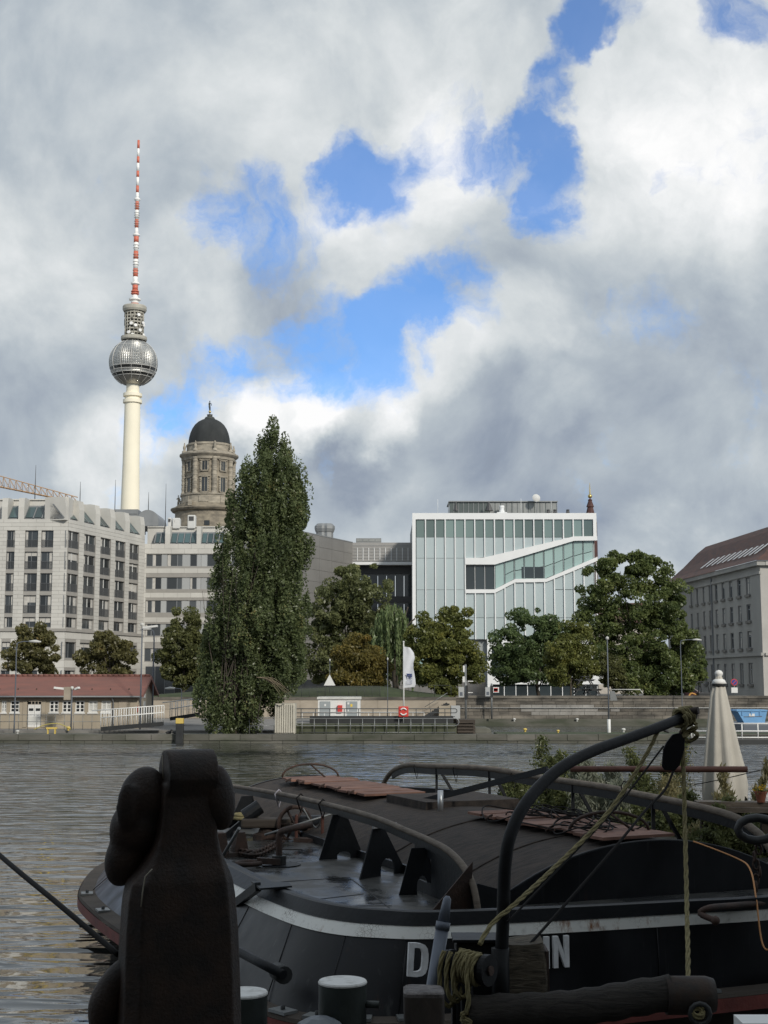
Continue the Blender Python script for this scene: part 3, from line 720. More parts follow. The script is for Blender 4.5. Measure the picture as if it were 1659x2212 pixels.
mbr = MB(); mbr.add([F1.pt(-2, ztop - .1, -.3), F1.pt(F1.L - .3, ztop - .1, -.3), F2.pt(F2.L, ztop - .1, -.4), F2.pt(F2.L, ztop - .1, -14), F1.pt(-2, ztop - .1, -40)], [(0, 1, 2, 3, 4)]); mbr.build('flat_roof', M_zinc, blk)
attic(F1, [(s1(15, 350), s1(60, 350)), (s1(142, 350), s1(186, 350)), (s1(455, 350), F1.L - .01)], F1.L - .3, [(s1(60, 350), s1(142, 350), 1), (s1(186, 350), s1(455, 350), 4)], ztop, zatt)
f2b = [(476, 504), (608, 648), (737, 772), (853, 889), (965, 1000), (1085, 1132)]
attic(F2, [(max(.02, s2(a, 450)), min(s2(b, 450), F2.L)) for a, b in f2b], F2.L, [(s2(f2b[i][1], 450), s2(f2b[i + 1][0], 450), 2) for i in range(5)], ztop, zatt, dep=2.6)
# --- wing facing the river
wing = thing('office_wing', 'pale stone office wing with long window bands behind the tall poplar', 'building', (F3.pt(F3.L / 2, STREET)))
def z_3(cy): return F3.sz(*C4(1300, cy))[1]
def s_3(cx): return F3.sz(*C4(cx, 900))[0]
bands = [(z_3(800), z_3(707)), (z_3(976), z_3(885)), (z_3(1156), z_3(1062)), (z_3(1335), z_3(1242)), (z_3(1530), z_3(1430))]
zt3 = z_3(628); za3 = z_3(487)
h3 = [(.35, F3.L - .5, b, t) for b, t in bands]
mb = MB(); wall_grid(F3, mb, 0.02, F3.L, STREET - .2, zt3, h3, -.6, 0.); mb.build('front_wall', M_limec, wing)
clad(F3, M_lime, wing, panels(F3, 0.02, F3.L, bands[3][0] - 1, zt3, h3, .8, 2.2), most=160)
clad(F3, M_lime, wing, panels(F3, 0.02, F3.L, STREET, bands[3][0] - 1.05, h3, 1.1, 2.4), most=60)
M_bandg = mat('band_glass', (.05, .055, .058), .08, island=.6, spec=.6)
for (b, t) in bands:
    a = .35; k = 0
    pat = [1.0, 1.5, .9, 1.7, .8, 1.3, 1.1, .7]
    while a < F3.L - 1:
        w_ = pat[k % 8]
        if k % 3 == 2 or k % 8 == 7: F3.piece('grey_spandrel', M_spand, wing, a + .02, a + w_ - .02, b, t, -.22, -.12)
        else:
            fr = MB()
            for (x0, x1, y0, y1) in ((a, a + .06, b, t), (a + w_ - .06, a + w_, b, t), (a + .06, a + w_ - .06, b, b + .07), (a + .06, a + w_ - .06, t - .07, t)): F3.box(fr, x0, x1, y0, y1, -.26, -.16)
            o = fr.build('window', M_frame, wing); F3.piece('pane', M_bandg, o, a + .06, a + w_ - .06, b + .07, t - .07, -.24, -.20)
            if rs.random() < .35: F3.piece('blind', M_curt, o, a + .06, a + w_ * .35, b + .07, t - .07, -.198, -.185)
        a += w_; k += 1
attic(F3, [(s_3(1262), s_3(1300)), (s_3(1505), s_3(1538)), (s_3(1720), s_3(1760))], F3.L, [(s_3(1180), s_3(1262), 2), (s_3(1300), s_3(1505), 4), (s_3(1538), s_3(1720), 4)], zt3, za3, dep=2.4)
mb = MB(); mb.add([F3.pt(0, zt3 - .1, -.3), F3.pt(F3.L, zt3 - .1, -.3), F3.pt(F3.L, zt3 - .1, -16), F3.pt(0, zt3 - .1, -16)], [(0, 1, 2, 3)]); mb.build('flat_roof', M_zinc, wing)
MB().box(F3.p0.x + .3, pD.x, 225, 244, STREET, zt3 - .2).build('rear_volume', M_limec, wing)
# glazed ground floor of the wing
for i in range(14):
    a = .6 + i * 1.6; z0, zt_ = STREET + .2, z_3(1570)
    if a < F3.L - 2: F3.piece('shopfront_pane', M_bandg, wing, a, a + 1.5, z0, zt_, .04, .07); F3.piece('shopfront_post', M_frame, wing, a + 1.5, a + 1.6, z0, zt_, .04, .14)
# roof plant house with barrel roof, between block and wing
pl = thing('roof_plant_house', 'grey louvred plant house with barrel roof on the apartment block roof', 'roof house', at(290, 1140, 232))
q0, q1 = at(*C4(885, 400), 232), at(*C4(1060, 400), 232); zb = at(*C4(950, 520), 232).z; zt_ = at(*C4(950, 362), 232).z
MB().box(q0.x, q1.x, 232, 240, zb, zt_).build('wall', M_zinc, pl)
q2 = at(*C4(1217, 480), 231)
pts = []
xc0, xc1 = q1.x + .01, q2.x; zbb = at(*C4(1100, 490), 231).z; ztt = at(*C4(1100, 366), 231).z
arc = [(xc0 + (xc1 - xc0) * (.5 - .5 * math.cos(math.pi * i / 14)), at(*C4(1100, 450), 231).z + (ztt - at(*C4(1100, 450), 231).z) * math.sin(math.pi * i / 14)) for i in range(15)]
MB().prism([(xc0, 231, zbb)] + [(x, 231, z) for x, z in arc] + [(xc1, 231, zbb)], (0, 9, 0)).build('barrel_roof', M_zinc, pl)
for i in range(7): piece('louvre', M_zinc, pl, ((q0.x + q1.x) / 2, 231.95, zb + .5 + (zt_ - zb - .8) * i / 7), (q1.x - q0.x - .3, .12, .22))
# white boxes on the wing roof
M_acw = mat('plant_white', (.62, .62, .60), .6, var=.1)
for (nm, lb, x0, x1, y0, y1, op) in (('ventilation_unit', 'narrow white ventilation box with dark side on the wing roof', 1288, 1316, 425, 487, True), ('ventilation_unit', 'round-cornered white ventilation box on the wing roof', 1325, 1382, 428, 487, False), ('ventilation_unit', 'tall white ventilation box with dark square opening on the wing roof', 1440, 1500, 405, 487, True)):
    p, q = at(*C4(x0, y1), 226), at(*C4(x1, y0), 226)
    t = thing(nm, lb, 'roof unit', ((p.x + q.x) / 2, 226.8, p.z), 'ventilation boxes on the wing roof')
    MB().box(p.x, q.x, 226, 227.6, p.z - .5, q.z).build('casing', M_acw, t, bevel=.12)
    if op: MB().box(p.x + (q.x - p.x) * .18, p.x + (q.x - p.x) * .82, 225.96, 226.1, p.z + (q.z - p.z) * .45, q.z - .25).build('opening', M_dark, t)
    else: MB().box(p.x + .3, q.x - .9, 225.96, 226.1, p.z + .5, p.z + .9).build('opening', M_dark, t)
# lightning rods / aerial masts on the roofs
for (x, y0, y1, Y, lb) in ((268, 272, 22, 204, 'tallest thin mast above the crane on the apartment block roof'), (614, 318, 150, 214, 'thin roof mast right of the crane tip'), (882, 385, 135, 226, 'thin roof mast just left of the television tower shaft'), (1140, 366, 230, 232, 'short thin roof mast right of the television tower shaft'), (1270, 487, 165, 226, 'thin roof mast left of the domed tower')):
    a, b = at(*C4(x, y0), Y), at(*C4(x, y1), Y)
    MB().tube([(a.x, Y, a.z - .6), (a.x, Y, a.z + (b.z - a.z) * .45), (a.x, Y, b.z)], [.07, .06, .025], 6).build('roof_mast', M_dark, None, lb, 'mast', 'thin masts on the left roofs')
# sliver of a brick building at the left edge
bb = thing('brick_building', 'sliver of red brick building at the left edge behind the apartment block', 'building', at(-20, 1473, 215))
q = at(3, 1145, 215)
MB().box(q.x - 30, q.x, 215, 235, STREET, q.z + 1.2).build('wall', mat('red_brick', (.22, .07, .05), .9, var=.3), bb); MB().box(q.x - 30, q.x + .3, 214.6, 235, q.z + 1.21, q.z + 1.8).build('cornice', M_limec, bb)

# ================================================================= WHITE GLASS BUILDING
def C6(cx, cy): return 647.3 + cx * .41, 1020.3 + cy * .41
EY = 200.
e0, e1 = at(*C6(594, 640), EY), at(*C6(1570, 640), EY)
FE = Face(e0, e1)
emb = thing('glass_office_building', 'white framed glass building with diagonal band across its facade', 'building', FE.pt(FE.L / 2, STREET, -10))
M_alu = mat('white_aluminium', (.80, .81, .81), .45, var=.05, vscale=.5)
M_milk = mat('milky_glass', (.44, .51, .52), .10, island=.05, spec=.7, var=.08, vscale=.15)
M_grn = mat('green_glass', (.15, .205, .195), .06, island=.38, spec=.6)
M_teal = mat('teal_glass', (.32, .44, .42), .06, island=.12, spec=.7)
M_blk = mat('dark_glass', (.035, .045, .05), .05, island=.25, spec=.6)
def e(cx, cy): return FE.sz(*C6(cx, cy))
def ez(cy): return e(1080, cy)[1]
def es(cx): return e(cx, 600)[0]
S = [es(612 + 52.15 * i) for i in range(19)]      # panel joints
sl, sr = es(594), es(1570)
z_t, z_h = ez(215), ez(248)
pl_up = [(es(872), ez(452)), (es(968), ez(450)), (es(1450), ez(338)), (es(1572), ez(337))]     # upper edge of the diagonal band
pl_lo = [(es(872), ez(486)), (es(1030), ez(486)), (es(1450), ez(361)), (es(1572), ez(359))]
lw_up = [(es(872), ez(617)), (es(1026), ez(617)), (es(1135), ez(562)), (es(1300), ez(560)), (es(1430), ez(505)), (es(1572), ez(445))]
lw_lo = [(es(872), ez(637)), (es(1030), ez(636)), (es(1135), ez(581)), (es(1300), ez(578)), (es(1430), ez(526)), (es(1572), ez(466))]
def yat(pl_, s_):
    if s_ <= pl_[0][0]: return pl_[0][1]
    for (a, b), (c, d) in zip(pl_, pl_[1:]):
        if s_ <= c: return b + (d - b) * (s_ - a) / (c - a)
    return pl_[-1][1]
# body behind the skin
MB().box(FE.p0.x + .2, FE.pt(FE.L, 0).x - .2, EY + .8, EY + 27, STREET, z_t - .3).build('building_core', mat('core_grey', (.30, .32, .32), .8), emb)
# frame: top band, corner posts
mb = MB(); FE.box(mb, sl, sr, z_h, z_t, -.6, .12); mb.build('roof_band', M_alu, emb)
mb = MB(); FE.box(mb, sl, S[0], ez(1175), z_h - .002, -.6, .12); mb.build('corner_post', M_alu, emb)
mb = MB(); FE.box(mb, es(1552), sr, ez(337), z_h - .002, -.6, .12); mb.build('corner_post', M_alu, emb)
def band(up, lo, nm):
    for k in range(len(up) - 1):
        FE.poly(MB(), [lo[k], lo[k + 1], up[k + 1], up[k]], -.5, .16).build(nm, M_alu, emb)
band(pl_up, pl_lo, 'diagonal_band'); band(lw_up, lw_lo, 'stepped_band')
zrows = [z_h, ez(342), ez(452), ez(618), ez(766), ez(880)]
def panel(i, zb0, zb1, zt0, zt1, m, nm, out=(-.25, -.12)):
    """glass panel of column i: bottom / top heights at its two ends"""
    a, b = S[i] + .115, S[i + 1] - .115 if i < 17 else S[i + 1]
    if zt0 - zb0 < .06 and zt1 - zb1 < .06: return
    FE.poly(MB(), [(a, zb0 + .03), (b, zb1 + .03), (b, zt1 - .03), (a, zt0 - .03)], *out).build(nm, m, emb)
def mullion(s_, z0, z1_):
    if z1_ - z0 > .1: FE.piece('mullion', M_alu, emb, s_ - .085, s_ + .085, z0, z1_, -.3, .10)
for i in range(18):
    a, b = S[i], S[i + 1]
    panel(i, zrows[1], zrows[1], zrows[0], zrows[0], M_grn, 'window_pane')
    if i < 5:
        for k in range(1, 5): panel(i, zrows[k + 1], zrows[k + 1], zrows[k], zrows[k], M_milk, 'glass_panel')
        panel(i, ez(1175), ez(1175), zrows[5], zrows[5], M_teal, 'glass_panel')
        mullion(b, ez(1175) if i > 0 else zrows[5], z_h)
    else:
        c0, c1 = max(yat(pl_up, a), zrows[2] - 9), yat(pl_up, b)
        if min(c0, c1) < zrows[1] - .05: panel(i, min(c0, zrows[1]), min(c1, zrows[1]), zrows[1], zrows[1], M_milk, 'glass_panel')
        if i < 17: mullion(b, yat(pl_up, b), z_h)
        # the recessed ribbon between the bands
        u0, u1, l0, l1 = yat(pl_lo, a), yat(pl_lo, b), yat(lw_up, a), yat(lw_up, b)
        dark = i in (5, 6)
        mid0, mid1 = l0 + (u0 - l0) * .42, l1 + (u1 - l1) * .42
        if i < 9: panel(i, l0, l1, u0, u1, M_blk if dark or i == 7 else M_teal, 'ribbon_pane', (-.45, -.38))
        else:
            panel(i, l0, l1, mid0, mid1, M_teal, 'ribbon_pane', (-.45, -.38)); panel(i, mid0 + .04, mid1 + .04, u0, u1, M_teal, 'ribbon_pane', (-.45, -.38))
        FE.piece('ribbon_bar', M_alu if i < 8 else M_milk, emb, b - .03, b + .03, l1, u1, -.46, -.33)
        # below the stepped band
        t0, t1 = yat(lw_lo, a), yat(lw_lo, b)
        top = max(t0, t1)
        if i < 14: panel(i, zrows[4], zrows[4], t0, t1, M_milk, 'glass_panel')
        else:
            panel(i, zrows[3] + .02, zrows[3] + .02, t0, t1, M_milk, 'glass_panel'); panel(i, zrows[4], zrows[4], zrows[3], zrows[3], M_milk, 'glass_panel')
        panel(i, zrows[5], zrows[5], zrows[4], zrows[4], M_milk, 'glass_panel')
        mullion(b if i < 17 else sr - .13, zrows[5], t1)
for (x0, x1) in ((1172, 1234), (1241, 1288)): FE.piece('open_window', M_blk, emb, es(x0), es(x1), ez(557), ez(497), -.38, -.34)
# horizontal joints
for k in (1, 2, 3, 4): FE.piece('joint_bar', M_frame, emb, S[0], S[5], zrows[k] - .02, zrows[k] + .02, -.2, -.10)
# base: white frame round a dark void, glazed strip under it
zb0, zb1 = ez(1117), ez(880)
bs0, bs1 = es(985), es(1590)
mb = MB(); wall_grid(FE, mb, bs0, bs1, zb0, zb1 - .01, [(es(1008), es(1530), ez(1075), ez(916))], -.6, .14); mb.build('base_frame', M_alu, emb)
FE.piece('void_glass', M_blk, emb, es(1008), es(1530), ez(1075), ez(916), -.72, -.66)
FE.piece('base_leg', M_alu, emb, bs0, es(1012), STREET, zb0 - .01, -.6, .135)
for i in range(9):
    a0 = es(1012) + i * (es(1560) - es(1012)) / 9; a1 = a0 + (es(1560) - es(1012)) / 9
    FE.piece('ground_pane', M_blk, emb, a0 + .05, a1 - .05, STREET, zb0 - .02, -.4, -.3); FE.piece('ground_post', M_alu, emb, a1 - .05, a1 + .05, STREET, zb0 - .02, -.42, -.25)
FE.piece('plinth', M_conc, emb, sl, bs0, STREET - .1, ez(1175), -.5, .1)
# roof box of glass and mesh
M_mesh = mat('roof_mesh', (.30, .31, .30), .35, var=.2, vscale=.5)
rb = thing('roof_pavilion', 'low glazed pavilion on the roof of the white glass building', 'pavilion', FE.pt(es(1070), z_t, -4))
FR = Face((FE.p0.x, EY + 4), (FE.pt(FE.L, 0).x, EY + 4)); rsx = lambda c: FR.sz(*C6(c, 180))[0]; rz = lambda c: FR.sz(*C6(1080, c))[1]
FR.piece('glass_wall', mat('pavilion_glass', (.11, .13, .125), .08, island=.1), rb, rsx(790), rsx(1355), z_t - .2, rz(156), -6, -.2)
FR.piece('roof_slab', M_zinc, rb, rsx(785), rsx(1360), rz(156) + .003, rz(151), -6.2, .1)
n = 22
for i in range(n + 1):
    a = rsx(786) + (rsx(1357) - rsx(786)) * i / n; FR.piece('mesh_bar', M_zinc, rb, a - .04, a + .04, z_t - .1, rz(156), -.19, -.12)
for i in range(12):
    a0 = rsx(1000) + (rsx(1355) - rsx(1000)) * i / 12; FR.piece('mesh_panel', M_mesh, rb, a0 + .06, a0 + (rsx(1355) - rsx(1000)) / 12 - .06, z_t + .25, rz(160), -.18, -.15)
def roof_item(nm, lb, cat, cx, y0, y1, r0, r1, m, n=8):
    a, b = at(*C6(cx, y0), EY + 3), at(*C6(cx, y1), EY + 3); h = b.z - a.z; dz = a.z - (z_t - .25)
    t = thing(nm, lb, cat, (a.x, EY + 3, z_t - .25))
    return t, a, h + dz
for (cx, lb) in ((823, 'left of two folded dark parasols on the white building roof'), (996, 'right of two folded dark parasols on the white building roof')):
    t, a, h = roof_item('parasol', lb, 'parasol', cx, 208, 156, 0, 0, M_dark)
    zz0 = z_t - .25; tip = 1 if cx > 900 else .55
    MB().lathe([(.5 * tip + .1, .9), (.35 * tip, 1.6), (.06, h)], (a.x, EY + 2.6, zz0), 8, False).build('folded_canopy', M_dark, t); MB().tube([(a.x, EY + 2.6, zz0), (a.x, EY + 2.6, zz0 + 1.2)], .05, 6).build('pole', M_dark, t)
t, a, h = roof_item('satellite_dish', 'pale satellite dish on the roof pavilion', 'dish', 1247, 212, 122, 0, 0, M_alu)
MB().lathe([(.02, .12), (.35, .06), (.58, -.06), (.62, -.10)], (0, 0, 0), 16).add([], []).build('dish', M_acw, None); d_ = bpy.context.scene.collection.objects[-1]
d_.parent = t; d_.location = (0, -.2, at(*C6(1247, 136), EY + 3).z - (z_t - .25)); d_.rotation_euler = (R(78), 0, R(12))
MB().tube([(a.x, EY + 3, z_t - .25), (a.x, EY + 3, at(*C6(1247, 140), EY + 3).z)], .05, 6).build('pole', M_zinc, t)
t, a, h = roof_item('roof_vent', 'round pale ventilator on the white building roof edge', 'vent', 1065, 214, 176, 0, 0, M_alu)
MB().lathe([(.42, 0), (.42, h * .55), (.34, h * .6), (.36, h * .8), (.40, h * .85), (.38, h), (.02, h)], (a.x, EY + 3, z_t - .25), 14, False).build('cowl', M_alu, t)
piece('curb', M_alu, t, (a.x, EY + 3, z_t + .1), (1.5, 1.2, .7))
for (cx, y1, lb) in ((728, 142, 'thin white rod at the left of the white building roof'), (1167, 138, 'thin white rod in the middle of the roof pavilion'), (1326, 150, 'thin white rod at the right of the roof pavilion')):
    a, b = at(*C6(cx, 214), EY + 2), at(*C6(cx, y1), EY + 2)
    MB().tube([(a.x, EY + 2, z_t - .3), (a.x, EY + 2, b.z)], .03, 5).build('roof_rod', M_alu, None, lb, 'rod', 'rods on the white building roof')
for (cx, lb) in ((1310, 'left of three small dark roof cowls'), (1345, 'middle of three small dark roof cowls'), (1413, 'right of three small dark roof cowls')):
    a = at(*C6(cx, 210), EY + 1.5); MB().lathe([(.16, 0), (.16, .5), (.30, .55), (.22, .8), (.26, 1.0), (.05, 1.05)], (a.x, EY + 1.5, z_t - .3), 10, False).build('roof_cowl', M_dark, None, lb, 'cowl', 'small cowls on the white building roof')

# ---- metal clad neighbour and the bridge joining it
gm = thing('metal_clad_building', 'dark grey metal clad building between the poplar and the white glass building', 'building', at(700, 1473, 205))
g0, g1 = at(600, 1473, 192), at(760.5, 1473, 214.)
FG = Face(g0, g1); ztg = FG.sz(760, 1172)[1]
M_pan = mat('brushed_panel', (.30, .29, .275), .5, metal=.35, var=.12, vscale=.2, island=.06)
mb = MB(); FG.box(mb, 0, FG.L, STREET, ztg - .05, -6, -.02); mb.build('wall', M_pan, gm)
hp = 1.75; nz = int((ztg - STREET) / hp)
for k in range(nz):
    for j in range(int(FG.L / 4.2) + 1):
        a0, a1 = j * 4.2 + .02, min((j + 1) * 4.2 - .02, FG.L - .01)
        if a1 - a0 > .3: FG.piece('metal_panel', M_pan, gm, a0, a1, ztg - (k + 1) * hp + .03, ztg - k * hp - .03, -.018, .02)
mb = MB(); FG.box(mb, -.1, FG.L, ztg - .04, ztg + .12, -6, .06); mb.build('coping', M_zinc, gm)
for (cx, lb) in ((118, 0), (146, 1)):
    v_ = at(*C6(cx, 322), 208); u_ = MB()
    u_.lathe([(.9, -1.5), (.9, .55), (1.0, .6), (1.15, 1.1), (1.15, 1.5), (.75, 1.9), (.05, 1.95)], (v_.x, 208, v_.z - .4), 8, False)
    u_.build('roof_ventilator', M_zinc, None, ('left of the two round metal ventilators on the dark metal building', 'right of the two round metal ventilators on the dark metal building')[lb], 'ventilator', 'round ventilators on the metal building')
br = thing('bridge_wing', 'grey mesh upper wing above dark glazing beside the white glass building', 'building wing', at(820, 1473, 216))
b0, b1 = at(758, 1473, 215), at(893, 1473, 215); FB = Face(b0, b1); bz = lambda c: FB.sz(*C6(430, c))[1]
M_mesh2 = mat('pale_mesh', (.36, .35, .335), .5, metal=.3, var=.1, vscale=1.)
mb = MB(); FB.box(mb, 0, FB.L, bz(471), bz(370), -10, 0); mb.build('mesh_wall', M_mesh2, br)
for i in range(11):
    a = FB.L * (i + .1) / 11; FB.piece('white_bar', M_alu, br, a - .05, a + .05, bz(465), bz(398), .01, .08)
for i in range(6): zz_ = bz(470) + (bz(371) - bz(470)) * i / 6; FB.piece('mesh_rail', M_zinc, br, 0, FB.L, zz_, zz_ + .05, .005, .05)
FB.piece('soffit_band', M_alu, br, 0, FB.L, bz(487), bz(472), -9, .1)
FB.piece('dark_band', M_dark, br, 0, FB.L, bz(530), bz(488), -6, -2)
for i in range(7):
    a0, a1 = FB.L * i / 7, FB.L * (i + 1) / 7
    FB.piece('dark_pane', M_blk, br, a0 + .04, a1 - .04, bz(648), bz(531), -2.6, -2.5); FB.piece('lower_pane', M_blk, br, a0 + .04, a1 - .04, STREET, bz(684), -2.6, -2.5)
FB.piece('dark_band', M_dark, br, 0, FB.L, bz(683), bz(649), -6, -2)
p_, q_ = at(*C6(297, 370), 219), at(*C6(430, 347), 219)
MB().box(p_.x, q_.x, 219, 224, p_.z - 1, q_.z).build('roof_box', M_zinc, br)
for i in range(4): x = p_.x + (q_.x - p_.x) * (i + .5) / 4; piece('roof_pane', M_mesh, br, (x, 218.97, (p_.z + q_.z) / 2), ((q_.x - p_.x) / 4 - .12, .04, q_.z - p_.z - .3))
# low grey park wall behind the trees
FW = Face(at(560, 1473, 168), at(1050, 1473, 168))
pw = thing('park_wall', 'low grey panelled wall behind the trees and the grass bank', 'wall', FW.pt(FW.L / 2, STREET)); zw = FW.sz(800, 1468)[1]
mb = MB(); FW.box(mb, 0, FW.L, STREET - .1, zw, -.4, -.02); mb.build('wall_face', M_conc, pw)
M_wpan = mat('grey_wall_panel', (.21, .205, .20), .8, var=.15, island=.08)
for i in range(int(FW.L / 1.4)): FW.piece('wall_panel', M_wpan, pw, i * 1.4 + .03, i * 1.4 + 1.37, STREET, zw - .04, -.018, .03)

# ================================================================= GREY BUILDING ON THE RIGHT
def C7(cx, cy): return 1042.2 + cx * .3716, 1124.5 + cy * .3716
rc = at(*C7(1625, 640), 172); rl = at(*C7(1165, 640), 206.)
d_ = (Vector((rc.x - rl.x, rc.y - rl.y, 0))).normalized(); rl2 = Vector((rl.x, rl.y, 0)) - d_ * 8
FRt = Face((rl2.x, rl2.y), (rc.x, rc.y))
gb = thing('grey_office_building', 'grey rendered office building with brown tiled roof at the right edge', 'building', (rc.x + 8, 190, STREET))
M_grey = mat('grey_render', (.36, .355, .335), .9, color2=(.285, .28, .265), vscale=.22, stretch=(1, 1, .35), bump=.15)
M_greylit = mat('grey_render_sunlit', (.50, .48, .45), .9, var=.15, vscale=.3)  # lighter copy of the grey render: sunlight on the river end, put into the colour
gs = lambda x, y: FRt.sz(*C7(x, y))
ze = gs(1600, 262)[1]
wx = [(1208, 1218), (1243, 1253), (1280, 1292), (1315, 1329), (1351, 1366), (1391, 1408), (1434, 1453), (1482, 1503), (1532, 1557)]
ref = [gs(1545, y)[1] for y in (430, 330, 583, 487, 742, 643, 950, 828)]
wr = [(ref[0], ref[1]), (ref[2], ref[3]), (ref[4], ref[5]), (ref[6], ref[7])]
hs = []
for (x0, x1) in wx:
    a0, a1 = gs(x0, 420)[0], gs(x1, 420)[0]
    for (b, t) in wr: hs.append((a0, a1, b, t))
mb = MB(); wall_grid(FRt, mb, 0, FRt.L, STREET - .1, ze, hs, -.5, 0); mb.build('front_wall', M_grey, gb)
for h in hs:
    window_unit(FRt, gb, *h, rec=.22, fm=M_frame, curt=.95, fw=.13, transom=True); am_ = (h[0] + h[1]) / 2; FRt.piece('net_curtain', M_curt, gb, am_ + .1, h[1] - .16, h[2] + .15, h[3] - .15, -.219, -.205)
    FRt.piece('sill', M_conc, gb, h[0] - .15, h[1] + .15, h[2] - .32, h[2], -.1, .22)
zs = gs(1600, 775)[1]
FRt.piece('string_course', M_grey, gb, 0, FRt.L + .25, zs - .25, zs + .12, -.1, .3)
FRt.piece('eave_cornice', M_grey, gb, -.2, FRt.L + .5, ze - .05, ze + .55, -.6, .55); FRt.piece('frieze', M_grey, gb, 0, FRt.L + .12, ze - 1.1, ze - .8, -.1, .16)
FRt.piece('downpipe', M_frame, gb, gs(1340, 600)[0] - .09, gs(1340, 600)[0] + .09, STREET, ze - .2, .02, .2)
# end facing the river
FRe = Face((rc.x, rc.y), (rc.x + 26, rc.y + 1.0))
mb = MB(); FRe.box(mb, .003, FRe.L, STREET - .1, ze - .002, -.5, 0); mb.build('end_wall', M_greylit, gb)
FRe.piece('eave_cornice', M_greylit, gb, .6, FRe.L + .5, ze - .045, ze + .545, -.55, .54); FRe.piece('string_course', M_greylit, gb, .3, FRe.L, zs - .24, zs + .11, -.1, .28)
for k in range(4):
    for (b, t) in wr: window_unit(FRe, gb, 3 + k * 4.5, 4.3 + k * 4.5, b, t, rec=.18, fm=M_framew, curt=0, fw=.12, transom=True)
# hipped roof
M_tile = mat('brown_tiles', (.115, .055, .042), .8, color2=(.065, .04, .035), vscale=.7, bump=.6, bscale=5, stretch=(1, 1, 3))
o = .7; eA = FRt.pt(-.3, ze + .55, o); eB = FRt.pt(FRt.L + o, ze + .55, o); eC = FRe.pt(FRe.L + o, ze + .55, o); wd = 17.
bk = Vector((1, .02, 0)) * wd
rh = 6.6
ins = FRt.n * -8.5
r0_, r1_ = eA + ins + Vector((0, 0, rh)), eB + ins - FRt.d * 8.5 + Vector((0, 0, rh))
mb = MB(); prof = [(0, 0), (1.6, 1.0), (3.6, 2.7), (5.8, 4.9), (7.2, 6.0), (8.5, 6.4)]
vs = []; fs = []
for (q, hgt) in prof:
    vs += [eA - FRt.n * q + Vector((0, 0, hgt)), eB - FRt.n * q - FRt.d * q + Vector((0, 0, hgt)), eC - FRt.d * q + Vector((0, 0, hgt))]
for i in range(len(prof) - 1): fs += [(3 * i, 3 * i + 1, 3 * i + 4, 3 * i + 3), (3 * i + 1, 3 * i + 2, 3 * i + 5, 3 * i + 4)]
# left gable end closing
mb.add(vs, fs); mb.prism([vs[3 * i] for i in range(len(prof))] + [vs[-3] - FRt.n * .1 + Vector((0, 0, -6.4))], FRt.d * .2)
mb.build('roof', M_tile, gb)
M_snow = mat('skylight_metal', (.62, .63, .64), .4)
for i in range(12):     # bright strips of low roof windows
    a = gs(1235 + i * 31, 600)[0]
    q0, h0, q1, h1_ = 1.75, 1.24, 3.3, 2.54
    if a < FRt.L - 3.5:
        b0 = FRt.pt(a, ze + .55 + h0 + .06, o - q0); b1 = FRt.pt(a + 1.1, ze + .55 + h1_ + .06, o - q1)
        MB().prism([b0, b1, b1 + FRt.d * .55, b0 + FRt.d * .55], (0, 0, .08)).build('roof_window', M_snow, gb)

# ================================================================= TREES
def leaf_mat(name, c0, c1, c2=None, tr=.46, clump=.6):
    m = bpy.data.materials.new(name); m.use_nodes = True; t = NT(m.node_tree); m.node_tree.nodes.clear()
    g = t.new('ShaderNodeNewGeometry')
    f = t.math('ADD', t.math('MULTIPLY', g.outputs['Random Per Island'], .35), t.math('MULTIPLY', t.rng(t.noise(g.outputs['Position'], clump, 3, .6), .35, .65), .6))
    stops = [(.0, c0), (.8, c1)] + ([(1., c2)] if c2 else [])
    c = t.ramp(f, stops)
    d = t.new('ShaderNodeBsdfDiffuse'); t.put(d.inputs[0], c); tl = t.new('ShaderNodeBsdfTranslucent'); t.put(tl.inputs[0], c)
    gl = t.new('ShaderNodeBsdfGlossy'); gl.inputs['Roughness'].default_value = .38; gl.inputs['Color'].default_value = (.8, .8, .8, 1)
    m1 = t.new('ShaderNodeMixShader'); m1.inputs[0].default_value = tr; t.l.new(d.outputs[0], m1.inputs[1]); t.l.new(tl.outputs[0], m1.inputs[2])
    m2 = t.new('ShaderNodeMixShader'); m2.inputs[0].default_value = .022; t.l.new(m1.outputs[0], m2.inputs[1]); t.l.new(gl.outputs[0], m2.inputs[2])
    o = t.new('ShaderNodeOutputMaterial'); t.l.new(m2.outputs[0], o.inputs[0]); return m
L_pop = leaf_mat('poplar_leaves', (0.072, 0.097, 0.044), (0.177, 0.214, 0.094), (0.313, 0.260, 0.108))
L_oak = leaf_mat('olive_leaves', (0.089, 0.105, 0.046), (0.226, 0.244, 0.108), (0.290, 0.272, 0.105))
L_org = leaf_mat('autumn_leaves', (0.108, 0.100, 0.034), (0.246, 0.200, 0.060), (0.368, 0.225, 0.058))
L_wil = leaf_mat('willow_leaves', (0.121, 0.166, 0.073), (0.258, 0.324, 0.150))
L_gld = leaf_mat('golden_green_leaves', (0.097, 0.118, 0.038), (0.251, 0.261, 0.079), (0.386, 0.315, 0.070))
L_drk = leaf_mat('dark_green_leaves', (0.062, 0.099, 0.046), (0.164, 0.222, 0.087))
L_mpl = leaf_mat('maple_leaves', (0.088, 0.086, 0.038), (0.202, 0.187, 0.077), (0.299, 0.190, 0.077))
L_brn = leaf_mat('brownish_leaves', (0.082, 0.091, 0.038), (0.182, 0.190, 0.073))
M_bark = mat('bark', (.075, .062, .048), .9, var=.4, vscale=3., bump=.6, bscale=12, stretch=(1, 1, .3))
M_dead = mat('dead_branch', (.24, .19, .13), .9, var=.3)
